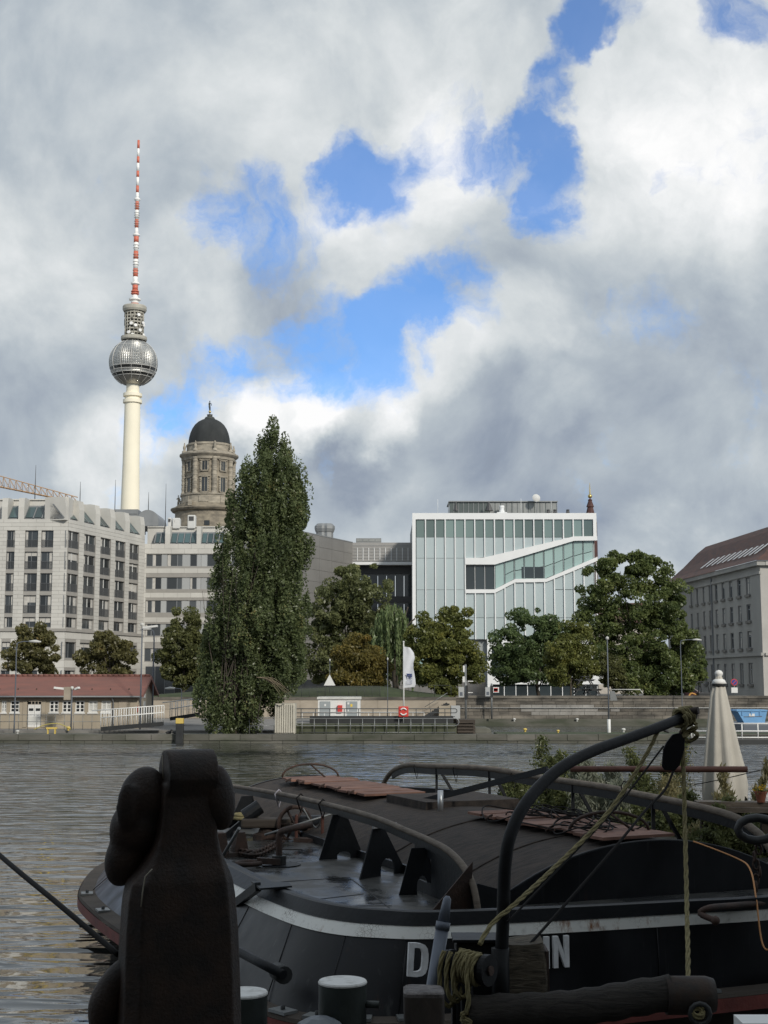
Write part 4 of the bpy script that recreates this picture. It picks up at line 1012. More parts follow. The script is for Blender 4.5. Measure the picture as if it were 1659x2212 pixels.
def leaves_mesh(P, size, rng, droop=0., stretch=1.6):
    """one diamond leaf per point, random attitude"""
    n = len(P); a = rng.normal(size=(n, 3)); a[:, 2] -= droop * 2.; a /= np.linalg.norm(a, axis=1)[:, None]
    b = rng.normal(size=(n, 3)); b -= a * (a * b).sum(1)[:, None]; b /= np.linalg.norm(b, axis=1)[:, None]
    s = size * rng.uniform(.55, 1.3, n)[:, None]
    v = np.empty((n, 4, 3)); v[:, 0] = P - a * s * .5 * stretch; v[:, 1] = P + b * s * .42; v[:, 2] = P + a * s * .5 * stretch; v[:, 3] = P - b * s * .42
    return v.reshape(-1, 3)
def np_quads(name, V, m, parent):
    n = len(V) // 4; c = (V.min(0) + V.max(0)) / 2; me = bpy.data.meshes.new(name)
    me.vertices.add(len(V)); me.vertices.foreach_set('co', (V - c).astype(np.float32).ravel())
    me.loops.add(4 * n); me.loops.foreach_set('vertex_index', np.arange(4 * n, dtype=np.int32))
    me.polygons.add(n); me.polygons.foreach_set('loop_start', np.arange(0, 4 * n, 4, dtype=np.int32)); me.polygons.foreach_set('loop_total', np.full(n, 4, dtype=np.int32))
    me.update(); me.validate(); me.materials.append(m)
    o = link(bpy.data.objects.new(name, me)); WL[o] = Vector(c); o.parent = parent; o.location = Vector(c) - (WL[parent] if parent else Vector())
    return o
def tree(name, label, bx, Y, zb, lobes, m, n, leaf=.30, seed=1, clumps=60, csize=.9, droop=0., vstretch=1., trunk_r=.22, limbs=7, group=None, depth=.85, tight=.55, extra=None):
    """lobes: (px, py, rx, ry) in pixels seen at distance Y; leaf clumps fill each lobe's shell and volume"""
    rng = np.random.default_rng(seed); k = Y / F0
    base = at(bx, 1473, Y); base = Vector((base.x, Y, zb))
    t = thing(name, label, 'tree', base, group)
    L = []; tot = sum(l[2] * l[3] for l in lobes)
    for (px, py, rx, ry) in lobes:
        rx *= 1.1; ry *= 1.1
        c = at(px, py, Y); c = np.array([c.x, Y + rng.uniform(-.2, .2) * rx * k, c.z]); r = np.array([rx * k, rx * k * depth, ry * k])
        nc = max(4, int(clumps * rx * ry / tot))
        u = rng.normal(size=(nc, 3)); u /= np.linalg.norm(u, axis=1)[:, None]
        rad = rng.uniform(.35, 1.0, nc) ** tight; stray = rng.random(nc) < .13; rad = np.where(stray, rng.uniform(1.0, 1.13, nc), rad)
        C = c + u * r * rad[:, None] * .92
        per = max(3, int((2.6 if leaf > .2 else 1.2) * n * (rx * ry / tot) / nc))
        for q, sy_ in zip(C, stray):
            sgm = csize * rng.uniform(.55, 1.25) * (.6 if sy_ else 1.)
            pts = rng.normal(size=(int(per * rng.uniform(.5, 1.5) * (.3 if sy_ else 1.)) + 2, 3)); pts /= np.maximum(1., np.linalg.norm(pts, axis=1)[:, None] / 1.35)
            L.append(q + pts * sgm * np.array([.62, .62, .5 * vstretch]))
    P = np.concatenate(L)
    np_quads('crown', leaves_mesh(P, leaf * (.72 if leaf > .2 else 1.), rng, droop), m, t)
    # trunk and limbs
    top = np.array([l[:2] for l in lobes]).mean(0); ct = at(top[0], top[1], Y)
    tr = MB(); mid = base.lerp(Vector((ct.x, Y, ct.z)), .5)
    path = smooth_path([base - Vector((0, 0, .3)), base.lerp(mid, .5) + Vector((rng.uniform(-.2, .2), 0, 0)), mid, Vector((ct.x, Y, ct.z))], 4)
    tr.tube(path, [trunk_r * (1.15 - .95 * i / (len(path) - 1)) for i in range(len(path))], 8); tr.build('trunk', M_bark, t)
    for i in range(limbs):
        l = lobes[i % len(lobes)]; s0 = path[int(len(path) * rng.uniform(.35, .8))]
        e_ = at(l[0] + rng.uniform(-.6, .6) * l[2], l[1] + rng.uniform(-.6, .3) * l[3], Y) + Vector((0, rng.uniform(-.5, .5) * l[2] * k, 0))
        pm = s0.lerp(e_, .5) + Vector((0, 0, -.1 * (e_ - s0).length)); pp = smooth_path([s0, pm, e_], 5)
        MB().tube(pp, [trunk_r * .42 * (1 - .8 * j / (len(pp) - 1)) for j in range(len(pp))], 6).build('limb', M_bark, t)
    return t, rng
# --- the tall poplar on the lock island
PO = 94.
pop, rng = tree('poplar_tree', 'tall dark green poplar growing on the lock island', 500, PO, .5,
    [(586, 950, 22, 30), (590, 992, 44, 42), (585, 1040, 70, 55), (570, 1110, 84, 65), (615, 1100, 45, 75), (560, 1190, 98, 70), (555, 1270, 104, 70), (555, 1350, 112, 72), (600, 1330, 70, 90), (548, 1430, 116, 70), (590, 1440, 76, 55), (515, 1500, 92, 62), (505, 1550, 66, 36), (650, 1190, 22, 35), (652, 1090, 14, 40), (470, 1420, 44, 70)],
    L_pop, 120000, leaf=.135, seed=4, clumps=1100, csize=.46, vstretch=3.0, trunk_r=.34, limbs=8, tight=.45)
for i in range(26):          # upswept bare stems that show in the gaps
    a = at(470 + rng.uniform(0, 90), 1560 - rng.uniform(0, 60), PO - 1.4); b = at(440 + i * 6 + rng.uniform(-20, 20), 1330 - rng.uniform(0, 160), PO - rng.uniform(.5, 2.6))
    MB().tube(smooth_path([a, a.lerp(b, .5) + Vector((rng.uniform(-.3, .3), 0, 0)), b], 5), [.05 - .004 * j for j in range(11)], 5).build('stem', M_bark, pop)
for i in range(9):           # dead hanging bough on the right
    a = at(562 + rng.uniform(-8, 8), 1463, PO - 2.8); b = at(612 + rng.uniform(-8, 22), 1486 + rng.uniform(-8, 24), PO - 3.2 + rng.uniform(-.3, .3))
    MB().tube(smooth_path([a, a.lerp(b, .5) + Vector((0, 0, .25)), b], 5), [.03 - .0024 * j for j in range(11)], 4).build('dead_twig', M_dead, pop)
# --- trees along the far bank, left to right
TG = 'trees along the far bank'
tree('maple_tree', 'brownish young maple left of the other maple, above the red roof', 66, 150, STREET, [(70, 1375, 38, 28), (45, 1415, 42, 32), (95, 1415, 38, 36), (65, 1450, 56, 26)], L_mpl, 3600, .36, 21, 62, .85, group=TG)
tree('maple_tree', 'brownish young maple above the right end of the red roof', 238, 150, STREET, [(225, 1390, 30, 24), (260, 1395, 22, 20), (205, 1425, 36, 26), (262, 1430, 40, 26), (235, 1455, 46, 20)], L_mpl, 3400, .36, 22, 58, .85, group=TG)
tree('broadleaf_tree', 'dark brownish tree half hidden at the left of the poplar', 395, 146, STREET, [(405, 1350, 32, 36), (385, 1400, 46, 40), (420, 1420, 40, 56), (385, 1450, 40, 30)], L_brn, 6500, .34, 23, 90, .85, group=TG)
tree('broadleaf_tree', 'large rounded olive green tree right of the poplar', 750, 160, STREET + .6, [(770, 1275, 72, 58), (800, 1310, 60, 60), (730, 1325, 62, 60), (770, 1370, 88, 60), (700, 1400, 48, 60), (690, 1440, 50, 45), (840, 1430, 36, 50), (760, 1440, 80, 40)], L_oak, 16000, .36, 24, 210, 1.1, trunk_r=.35, limbs=9, group=TG)
tree('broadleaf_tree', 'low orange tinged tree on the grass bank', 778, 143, STREET + .8, [(775, 1410, 46, 34), (750, 1445, 38, 40), (805, 1445, 36, 38), (775, 1460, 55, 28)], L_org, 8500, .28, 25, 120, .8, trunk_r=.2, group=TG)
# willow: hanging strands
def willow():
    rng = np.random.default_rng(31); Y = 152.; base = Vector((at(858, 1473, Y).x, Y, STREET + .5))
    t = thing('willow_tree', 'pale green weeping willow behind the white flag', 'tree', base, TG); P = []; st_ = MB()
    for i in range(150):
        px = 848 + rng.normal() * 22; px = min(max(px, 806), 888); py = 1305 + ((px - 848) / 42) ** 2 * 40 + rng.uniform(0, 50); Yq = Y + rng.uniform(-3.5, 2.5)
        a = at(px, py, Yq); ln = rng.uniform(2.2, 6.5); sw = rng.uniform(-.4, .4) + (px - 848) * .008
        nn = int(ln * 9)
        for j in range(nn):
            u = j / nn; P.append((a.x + sw * u ** .6, Yq + rng.normal() * .06, a.z - ln * u + .4 * math.sin(min(u * 3, 1.57)) + rng.normal() * .05))
        if i % 4 == 0: st_.tube([(a.x, Yq, a.z), (a.x + sw, Yq, a.z - ln)], .02, 3, cap=False)
    np_quads('crown', leaves_mesh(np.array(P), .26, rng, 1.6, 2.4), L_wil, t); st_.build('hanging_twigs', M_bark, t, kind='stuff')
    MB().tube(smooth_path([base, base + Vector((-.3, 0, 3)), base + Vector((.1, 0, 7)), at(850, 1320, Y)], 5), [.4 - .02 * j for j in range(16)], 8).build('trunk', M_bark, t)
    for (dx, dz) in ((-2, 8.5), (2, 8.6), (-1, 9.8), (1.2, 9.9)): MB().tube(smooth_path([base + Vector((0, 0, 5)), base + Vector((dx * .5, 0, 7.6)), base + Vector((dx, 0, dz))], 5), .09, 6).build('limb', M_bark, t)
willow()
tree('broadleaf_tree', 'golden green tree right of the white flag', 962, 139, STREET, [(982, 1345, 40, 34), (912, 1370, 30, 44), (965, 1395, 60, 45), (930, 1425, 44, 48), (1000, 1435, 44, 50), (965, 1478, 32, 34), (925, 1462, 36, 26)], L_gld, 12000, .30, 26, 170, .8, trunk_r=.2, limbs=9, group=TG)
tree('broadleaf_tree', 'dark green tree in front of the white building base', 1168, 150, STREET, [(1150, 1355, 60, 40), (1195, 1375, 40, 45), (1110, 1405, 52, 45), (1160, 1425, 68, 50), (1115, 1442, 48, 38), (1165, 1462, 50, 20)], L_drk, 12500, .30, 27, 170, .9, trunk_r=.22, limbs=8, group=TG)
tree('broadleaf_tree', 'small yellowish olive tree beside the stacked tables', 1232, 139, STREET, [(1238, 1372, 34, 30), (1225, 1410, 44, 36), (1260, 1425, 34, 36), (1205, 1445, 28, 28), (1235, 1455, 46, 22)], L_gld, 7600, .28, 28, 110, .75, trunk_r=.13, limbs=7, group=TG)
tree('broadleaf_tree', 'spreading big green tree between the white and the grey building', 1395, 150, STREET, [(1290, 1255, 42, 50), (1350, 1230, 48, 42), (1405, 1245, 46, 44), (1440, 1310, 58, 55), (1370, 1320, 66, 60), (1290, 1345, 48, 50), (1340, 1400, 66, 55), (1430, 1390, 72, 60), (1485, 1420, 36, 60), (1370, 1462, 66, 40), (1450, 1458, 56, 42), (1300, 1420, 30, 34), (1410, 1480, 60, 24), (1490, 1465, 28, 34)], L_drk if False else leaf_mat('deep_green_leaves', (0.073, 0.107, 0.042), (0.193, 0.231, 0.079), (0.277, 0.247, 0.086)), 27000, .32, 29, 330, .95, trunk_r=.34, limbs=16, group=TG)
tree('broadleaf_tree', 'small low tree under the spreading big tree', 1330, 146, STREET, [(1318, 1440, 26, 28), (1335, 1470, 24, 24), (1318, 1475, 18, 16)], L_brn, 2600, .26, 30, 40, .6, trunk_r=.14, limbs=4, group=TG)
# far tree tops and houses that close the view beyond the big tree
fb = thing('far_pale_building', 'pale far building glimpsed under the big tree', 'building', at(1340, 1473, 260))
q0, q1 = at(1293, 1473, 250), at(1420, 1473, 250); zt_ = at(1340, 1345, 250).z
M_farw = mat('far_plaster', (.50, .46, .41), .9, var=.15)
MB().box(q0.x, q1.x, 250, 264, STREET, zt_).build('wall', M_farw, fb); MB().prism([(q0.x, 249.6, zt_), (q0.x, 257, zt_ + 4), (q0.x, 264.4, zt_)], (q1.x - q0.x, 0, 0)).build('roof', M_tile, fb)
for i in range(5):
    for j in range(3): piece('window', M_glass, fb, (q0.x + 1.4 + i * 2.1, 249.98, STREET + 2 + j * 3.0), (1.0, .1, 1.6))

# ================================================================= THE LOCK: HOUSE, CABIN, RAILINGS, SIGNS
def CA(x, y): return x * .3307, 1415.3 + y * .3307
def CB(x, y): return 493.7 + x * .3637, 1415.3 + y * .3637
def CC(x, y): return 1042.2 + x * .3717, 1415.3 + y * .3717
M_beige = mat('beige_plaster', (.40, .345, .265), .9, var=.22, vscale=.5, stretch=(1, 1, .6))
M_rtile = mat('red_roof_tiles', (.215, .092, .072), .8, color2=(.165, .08, .066), vscale=.6, bump=.5, bscale=9, stretch=(1, 3, 3))
M_white = mat('white_paint', (.74, .74, .72), .55, var=.08, vscale=2.)
M_wdirty = mat('dirty_white_paint', (.60, .60, .57), .6, var=.2, vscale=1.5)
M_pole = mat('blue_grey_pole', (.11, .125, .15), .5)
M_galv = mat('galvanised_rail', (.24, .25, .25), .45, metal=.5, var=.2)
M_black = mat('black_steel', (.025, .027, .028), .55, var=.3, vscale=2.)
M_yel = mat('yellow_paint', (.62, .46, .12), .55)
M_red = mat('signal_red', (.55, .05, .04), .5)
M_timb = mat('old_timber', (.075, .06, .048), .9, var=.4, vscale=2., bump=.5, stretch=(.3, 1, 3))
M_blue = mat('skip_blue', (.16, .36, .62), .55, var=.15, vscale=1.)
SH = 100.
hs_ = thing('lock_house', 'long low beige lock house with red tiled roof', 'house', at(100, 1573, SH))
FS = Face((-34., SH), (at(*CA(905, 300), SH).x, SH)); hz = lambda y: FS.sz(*CA(500, y))[1]; hx = lambda x: FS.sz(*CA(x, 330))[0]
zb_, ze_ = .5, hz(252)
hw = [(10, 42), (67, 127), (323, 383), (407, 467), (492, 552), (577, 637), (662, 725)]
holes = [(hx(a), hx(b), hz(374), hz(298)) for a, b in hw] + [(hx(178), hx(272), hz(470), hz(301))]
mb = MB(); wall_grid(FS, mb, 0, FS.L, zb_, ze_, holes, -.4, 0); mb.build('front_wall', M_beige, hs_)
xr_ = FS.pt(FS.L, 0).x
MB().box(xr_ - .35, xr_ - .003, SH + .4, SH + 6, zb_, ze_).build('gable_wall', M_beige, hs_)
zr_ = hz(135)
MB().prism([(xr_ - .3, SH - .0, ze_), (xr_ - .3, SH + 6, ze_), (xr_ - .3, SH + 3, zr_ - .15)], (.28, 0, 0)).build('gable', M_sand, hs_)
mb = MB()
for (y0, y1) in ((SH - .45, SH + 3), (SH + 6.45, SH + 3)):
    mb.add([(-36, y0, ze_ - .08), (xr_ + .35, y0, ze_ - .08), (xr_ + .35, y1, zr_), (-36, y1, zr_), (-36, y0, ze_ - .20), (xr_ + .35, y0, ze_ - .20), (xr_ + .35, y1, zr_ - .13), (-36, y1, zr_ - .13)], [(0, 1, 2, 3), (7, 6, 5, 4), (0, 4, 5, 1), (1, 5, 6, 2), (2, 6, 7, 3), (3, 7, 4, 0)])
roof = mb.build('roof', M_rtile, hs_)
for i in range(34): 
    x = -30 + i * .36 * 1.0; MB().lathe([(.10, 0), (.12, .02), (.12, .34), (.10, .36)], (0, 0, 0), 8)
rt = MB()
for i in range(40): rt.tube([(xr_ + .3 - i * .4, SH + 3, zr_ + .03), (xr_ + .3 - i * .4 - .38, SH + 3, zr_ + .05)], .11, 6)
rt.build('ridge_tiles', M_rtile, roof, kind='stuff')
for i in range(12):
    for r in range(2): piece('snow_hook', M_timb, roof, (xr_ - .8 - i * 1.35, SH + .5 + r * .02, ze_ + .33), (.06, .10, .12))
for (y0, y1) in ((SH - .45, SH + 3), (SH + 6.45, SH + 3)):
    MB().prism([(xr_ + .36, y0, ze_ - .30), (xr_ + .36, y0, ze_ - .06), (xr_ + .36, y1, zr_ + .03), (xr_ + .36, y1, zr_ - .24)], (.05, 0, 0)).build('barge_board', M_rtile, roof)
MB().tube([(-34, SH - .5, ze_ - .2), (xr_ + .2, SH - .5, ze_ - .2)], .07, 6).build('gutter', M_frame, hs_)
MB().tube([(hx(737) + FS.p0.x, SH - .45, ze_ - .2), (hx(741) + FS.p0.x, SH - .08, ze_ - .55), (hx(741) + FS.p0.x, SH - .08, zb_ + .2)], .06, 6).build('downpipe', M_frame, hs_)
for k, (a0, a1, z0, zt_) in enumerate(holes[:-1]):
    fr = MB(); f = .07
    for (x0, x1, y0, y1) in ((a0, a0 + f, z0, zt_), (a1 - f, a1, z0, zt_), (a0 + f, a1 - f, z0, z0 + f), (a0 + f, a1 - f, zt_ - f, zt_), ((a0 + a1) / 2 - .05, (a0 + a1) / 2 + .05, z0 + f, zt_ - f)): FS.box(fr, x0, x1, y0, y1, -.14, -.05)
    for q in (1, 2): zz_ = z0 + (zt_ - z0) * q / 3; FS.box(fr, a0 + f, a1 - f, zz_ - .02, zz_ + .02, -.13, -.07)
    o = fr.build('window', M_white, hs_)
    am = (a0 + a1) / 2
    for q in range(3):
        zz0, zz1 = z0 + (zt_ - z0) * q / 3 + .03, z0 + (zt_ - z0) * (q + 1) / 3 - .03
        for (u, v_) in ((a0 + f, am - .05), (am + .05, a1 - f)): FS.piece('pane', M_wdirty if k >= 5 else M_glass, o, u, v_, max(zz0, z0 + f), min(zz1, zt_ - f), -.12, -.10)
    FS.piece('sill', M_white, o, a0 - .06, a1 + .06, z0 - .09, z0 - .004, -.1, .06)
a0, a1, z0, zt_ = holes[-1]; am = (a0 + a1) / 2
for (u, v_) in ((a0 + .04, am - .012), (am + .012, a1 - .04)):
    dr = FS.piece('door', M_white, hs_, u, v_, z0, hz(323), -.16, -.08)
    FS.piece('door_window', M_glass, hs_, (u + v_) / 2 - .16, (u + v_) / 2 + .16, hz(364), hz(347), -.079, -.07)
    FS.piece('door_panel', M_wdirty, hs_, (u + v_) / 2 - .25, (u + v_) / 2 + .25, z0 + .2, hz(400), -.079, -.065)
for q in range(4): FS.piece('transom_pane', M_glass, hs_, a0 + .04 + (a1 - a0 - .08) * q / 4 + .03, a0 + .04 + (a1 - a0 - .08) * (q + 1) / 4 - .03, hz(321), hz(303), -.15, -.12)
FS.piece('door_frame', M_beige, hs_, a0 - .3, a0, z0, hz(296), -.05, .05); FS.piece('door_frame', M_beige, hs_, a1, a1 + .3, z0, hz(296), -.05, .05)
FS.piece('plaster_panel', M_sand, hs_, hx(775), hx(835), hz(470), hz(290), 0.0, .03); FS.piece('lintel_band', M_sand, hs_, 0, FS.L - .01, hz(294), hz(272), 0, .025)
piece('sign_plate', M_white, hs_, (xr_ + .01, SH + 1.6, hz(268)), (.04, 2.4, .28)); piece('sign_plate', M_wdirty, hs_, (xr_ + .01, SH + 2.4, hz(345)), (.04, .8, .9)); FS.piece('hydrant_box', M_red, hs_, hx(901), FS.L - .02, hz(372), hz(330), .0, .14)
# low rail in front of the house
def railing(name, label, pts, h, m, posts=None, rails=(1., .5), r=.03, group=None, tilt=None, cat='railing', pr=None, infill=0):
    """pts: 2+ base points; posts spaced evenly; rails at fractions of h"""
    pts = [Vector(p) for p in pts]; t = thing(name, label, cat, pts[0].lerp(pts[-1], .5), group)
    Ls = [(b - a).length for a, b in zip(pts, pts[1:])]; tot = sum(Ls); n = posts or max(2, int(tot / 1.6) + 1)
    def along(s):
        for a, b, l in zip(pts, pts[1:], Ls):
            if s <= l + 1e-6: return a.lerp(b, s / l)
            s -= l
        return pts[-1]
    for i in range(n):
        p = along(tot * i / (n - 1)); MB().tube([p - Vector((0, 0, .02)), p + Vector((0, 0, h))], pr or r, 6).build('post', m, t)
    for f in rails: MB().tube([p + Vector((0, 0, h * f)) for p in pts], r, 6).build('rail', m, t)
    for i in range(infill): p = along(tot * (i + .5) / infill); MB().tube([p + Vector((0, 0, .08)), p + Vector((0, 0, h))], r * .5, 4).build('bar', m, t)
    return t
gp = lambda C, x, y, Y, z: Vector((at(*C(x, y), Y).x, Y, z))
railing('yard_railing', 'thin pale railing in front of the lock house', [gp(CA, 0, 450, 97, .66), gp(CA, 660, 450, 97, .66)], 1.05, M_galv, 12, (1., .55), .02)
# white gangways
def gangway(label, x0, x1, y0, y1, Y, zb, n):
    a, b = gp(CA, x0, 450, Y, zb), gp(CA, x1, 450, Y, zb + .35)
    t = thing('gangway', label, 'gangway', a.lerp(b, .5), 'white gangways at the lock')
    MB().bar(a - Vector((0, 0, .15)), b - Vector((0, 0, .15)), 1.0, .28).build('deck', M_black, t)
    for dy in (-.5, .5):
        o = Vector((0, dy, 0))
        for f in (1.1, .62): MB().tube([a + o + Vector((-.6 if f > 1 else 0, 0, f)), b + o + Vector((0, 0, f))], .04, 6).build('rail', M_white, t)
        for i in range(n): p = a.lerp(b, i / (n - 1)) + o; MB().tube([p, p + Vector((0, 0, 1.1))], .03, 6).build('post', M_white, t)
gangway('larger white railed gangway in front of the lock house', 668, 1062, 0, 0, 95, .95, 13)
gangway('shorter white railed gangway left of the poplar', 1115, 1300, 0, 0, 108, 1.3, 6)
# mooring post with yellow top
t = thing('mooring_post', 'black mooring post with yellow top at the river edge', 'post', gp(CA, 1185, 560, 91.3, -1))
p = gp(CA, 1183, 0, 91.35, 0); zt_ = at(*CA(1183, 412), 91.35).z; zy = at(*CA(1183, 447), 91.35).z
MB().box(p.x - .24, p.x + .24, 91.1, 91.58, -1.5, zy - .002).build('shaft', M_black, t, bevel=.03); MB().box(p.x - .25, p.x + .25, 91.09, 91.59, zy, zt_).build('cap', M_yel, t, bevel=.03)
# small bollards
def bollard(C, x, y, Y, z, m, label, s=1.):
    p = gp(C, x, y, Y, z); MB().lathe([(.10 * s, 0), (.09 * s, .12 * s), (.17 * s, .18 * s), (.19 * s, .26 * s), (.12 * s, .33 * s), (.01, .35 * s)], p, 12).build('mooring_bollard', m, None, label, 'bollard', 'small mooring bollards at the lock')
bollard(CC, 248, 445, 96., .56, M_yel, 'yellow mushroom bollard on the island grass, left of two', .75); bollard(CC, 440, 460, 94.2, .56, M_yel, 'yellow mushroom bollard on the island grass, right of two', .6)
bollard(CC, 820, 455, 95.5, .56, M_wdirty, 'white mushroom bollard on the island right of the tall lamp post', .8)
bollard(CC, 185, 378, 127.3, .40, M_wdirty, 'white mushroom bollard on the far wall ledge, left of two', .85); bollard(CC, 550, 380, 127.3, .40, M_wdirty, 'white mushroom bollard on the far wall ledge, right of two', .85)
bollard(CA, 115, 492, 93.3, .54, M_wdirty, 'white mushroom bollard below the left lamp post', .7); bollard(CA, 447, 465, 96, .66, M_yel, 'yellow mushroom bollard in front of the lock house', .8)
# yellow mooring ring with hose
t = thing('hose_stand', 'yellow stand with a looped hose on the left lock edge', 'hose stand', gp(CA, 337, 500, 93, .54)); p = WL[t]
mb = MB(); mb.box(p.x - .28, p.x - .20, 92.9, 93.1, .54, .86); mb.box(p.x + .20, p.x + .28, 92.9, 93.1, .54, .86); mb.box(p.x - .36, p.x + .36, 92.88, 93.12, .861, .98); mb.build('stand', M_yel, t)
MB().tube(smooth_path([p + Vector((-1.2, 0, .28)), p + Vector((-.4, 0, .62)), p + Vector((.5, 0, .66)), p + Vector((1.3, 0, .3))], 6), .03, 6).build('hose', mat('hose_yellow', (.45, .38, .10), .6), t)
# small birds on the left lock edge
M_bird = mat('bird_feathers', (.03, .03, .032), .8)
for (x, lb) in ((1102, 'left of the two dark ducks resting beside the mooring post'), (1148, 'right of the two dark ducks resting beside the mooring post')):
    p = gp(CA, x, 520, 92.2, .55); mb = MB()
    mb.tube(smooth_path([p + Vector((-.22, 0, .12)), p + Vector((-.08, 0, .10)), p + Vector((.08, 0, .12)), p + Vector((.13, 0, .2)), p + Vector((.15, 0, .25))], 3), [.02, .05, .08, .10, .11, .11, .10, .08, .06, .045, .04, .04, .035], 8)
    mb.sphere(p + Vector((.16, 0, .27)), .05, 8, 6); mb.tube([p + Vector((.19, 0, .27)), p + Vector((.27, 0, .26))], [.022, .008], 5); mb.build('duck', M_bird, None, lb, 'bird', 'ducks on the lock edge')
# tall lamp posts and masts
def lamp_post(C, x, y0, y1, Y, zb, label, head=0, r=.07, m=M_pole, arm=.9, group='lamp posts and masts along the lock'):
    r *= .52; p = gp(C, x, 0, Y, zb); zt_ = at(*C(x, y1), Y).z
    t = thing('lamp_post', label, 'lamp post', p, group)
    if head:
        MB().tube(smooth_path([p, p + Vector((0, 0, (zt_ - zb) * .6)), p + Vector((0, 0, (zt_ - zb) * .94)), p + Vector((head * .25, 0, zt_ - zb - .05)), p + Vector((head * arm, 0, zt_ - zb))], 4), [r * (1.25 - .5 * i / 16) for i in range(17)], 8).build('pole', m, t)
        q = p + Vector((head * (arm + .35), 0, zt_ - zb)); MB().tube([q - Vector((head * .42, 0, 0)), q, q + Vector((head * .4, 0, -.03))], [.06, .11, .05], 8).build('lamp_head', M_wdirty, t)
    else:
        MB().tube([p, p + Vector((0, 0, zt_ - zb))], [r * 1.2, r * .8], 8).build('pole', m, t); MB().lathe([(r * .8, 0), (r * 2.6, .06), (r * 2.4, .22), (.01, .26)], p + Vector((0, 0, zt_ - zb - .02)), 10).build('lamp_head', M_wdirty, t)
    return t, p
lamp_post(CA, 108, 500, -90, 94, .54, 'tall lamp post at the left in front of the red roof', 1, .075)
t, p = lamp_post(CA, 477, 480, 225, 97, .66, 'short lamp post with floodlights in front of the lock house windows', 0, .09)
for s in (-1, 1): MB().bar(p + Vector((s * .25, 0, at(*CA(477, 222), 97).z - .66)), p + Vector((s * (1.25 if s < 0 else .5), -.1, at(*CA(477, 212), 97).z - .66)), .28, .14).build('floodlight', M_white, t)
piece('switch_box', M_sand, t, p + Vector((-.3, -.05, 2.55)), (.45, .35, .9))
t, p = lamp_post(CA, 925, 440, -190, 98, .66, 'thick tall mast at the right end of the red roof', 0, .10); MB().bar(p + Vector((.05, 0, at(*CA(925, -180), 98).z - .66)), p + Vector((1.1, -.1, at(*CA(925, -190), 98).z - .66)), .3, .14).build('floodlight', M_white, t)
lamp_post(CA, 1003, 440, -170, 104, .66, 'slimmer tall mast right behind the red roof gable', -1, .10, arm=.3)
t, p = lamp_post(CA, 1190, 430, 215, 112, .66, 'short lamp post left of the poplar', -1, .06, arm=.6)
lamp_post(CB, 602, 245, 36, 132, BANK, 'lamp post with white triangle sign on the grass bank', 0, .05)
p = gp(CB, 601, 0, 131.9, at(*CB(601, 180), 131.9).z)
MB().prism([p + Vector((-.55, 0, 0)), p + Vector((.55, 0, 0)), p + Vector((0, 0, 1.05))], (0, .05, 0)).build('triangle_sign', M_white, None, 'white triangle sign fixed to the grass bank lamp post', 'sign')
lamp_post(CB, 945, 340, 30, 118, .66, 'thin lamp post left of the flag', 0, .05)
t, p = lamp_post(CC, 727, 475, -330 / 3.7, 95, .54, 'tall lamp post on the island right of the white building', 0, .085)
MB().lathe([(.115, 0), (.12, .9), (.10, .92)], p, 10).build('white_foot', M_white, t)
zq = at(*CC(727, 200), 95).z
MB().tube([p + Vector((.05, 0, zq - p.z)), p + Vector((2.2, 0, zq - p.z)), p + Vector((2.4, 0, zq - p.z - .3))], .04, 6).build('side_arm', M_wdirty, t)
MB().prism([p + Vector((.12, -.05, zq - p.z - .1)), p + Vector((.42, -.05, zq - p.z - .1)), p + Vector((.62, -.05, zq - p.z - .75)), p + Vector((.12, -.05, zq - p.z - .75))], (0, .15, 0)).build('sign_box', M_galv, t)
lamp_post(CC, 1153, 330, -90, 127, .4, 'slim street lamp against the quay wall right of the big tree', 1, .07, arm=1.2)
# cream metal cabinet beside the poplar
t = thing('metal_cabinet', 'tall cream corrugated metal cabinet beside the poplar', 'cabinet', gp(CB, 338, 0, 93.6, .54))
a, b = gp(CB, 278, 0, 93.2, .5), gp(CB, 397, 0, 93.2, .5); zt_ = at(*CB(338, 288), 93.2).z
M_cream = mat('cream_sheet', (.56, .53, .45), .6, var=.15, vscale=1.5)
MB().box(a.x, b.x, 93.25, 95, .54, zt_).build('body', M_cream, t)
for i in range(9): x = a.x + (b.x - a.x) * (i + .5) / 9; piece('corrugation', M_cream, t, (x, 93.2, (.56 + zt_) / 2), ((b.x - a.x) / 9 * .7, .10, zt_ - .66))
# white lock cabin
t = thing('lock_cabin', 'flat-roofed white lock cabin with two grey doors', 'cabin', gp(CB, 655, 0, 114, .66))
FCb = Face((gp(CB, 533, 0, 114, 0).x, 114), (gp(CB, 782, 0, 114, 0).x, 114)); cz = lambda y: FCb.sz(*CB(655, y))[1]; cxx = lambda x: FCb.sz(*CB(x, 300))[0]
mb = MB(); FCb.box(mb, 0, FCb.L, .66, cz(262), -3, 0); mb.build('wall', M_white, t); mb = MB(); FCb.box(mb, -.08, FCb.L + .08, cz(262) + .003, cz(248), -3.1, .12); mb.build('roof_slab', M_wdirty, t)
for (x0, x1) in ((543, 605), (700, 765)):
    d_ = FCb.piece('door', mat('grey_door', (.30, .33, .34), .5), t, cxx(x0), cxx(x1), .8, cz(274), 0, .06)
M_ylab = mat('yellow_label', (.75, .55, .08), .5)
FCb.piece('warning_label', M_ylab, t, cxx(724), cxx(736), cz(306), cz(290), .06, .07); FCb.piece('notice', M_white, t, cxx(706), cxx(717), cz(293), cz(280), .06, .07); FCb.piece('notice', M_white, t, cxx(708), cxx(714), cz(334), cz(323), .06, .07); FCb.piece('warning_label', M_white, t, cxx(569), cxx(579), cz(303), cz(290), .06, .07)
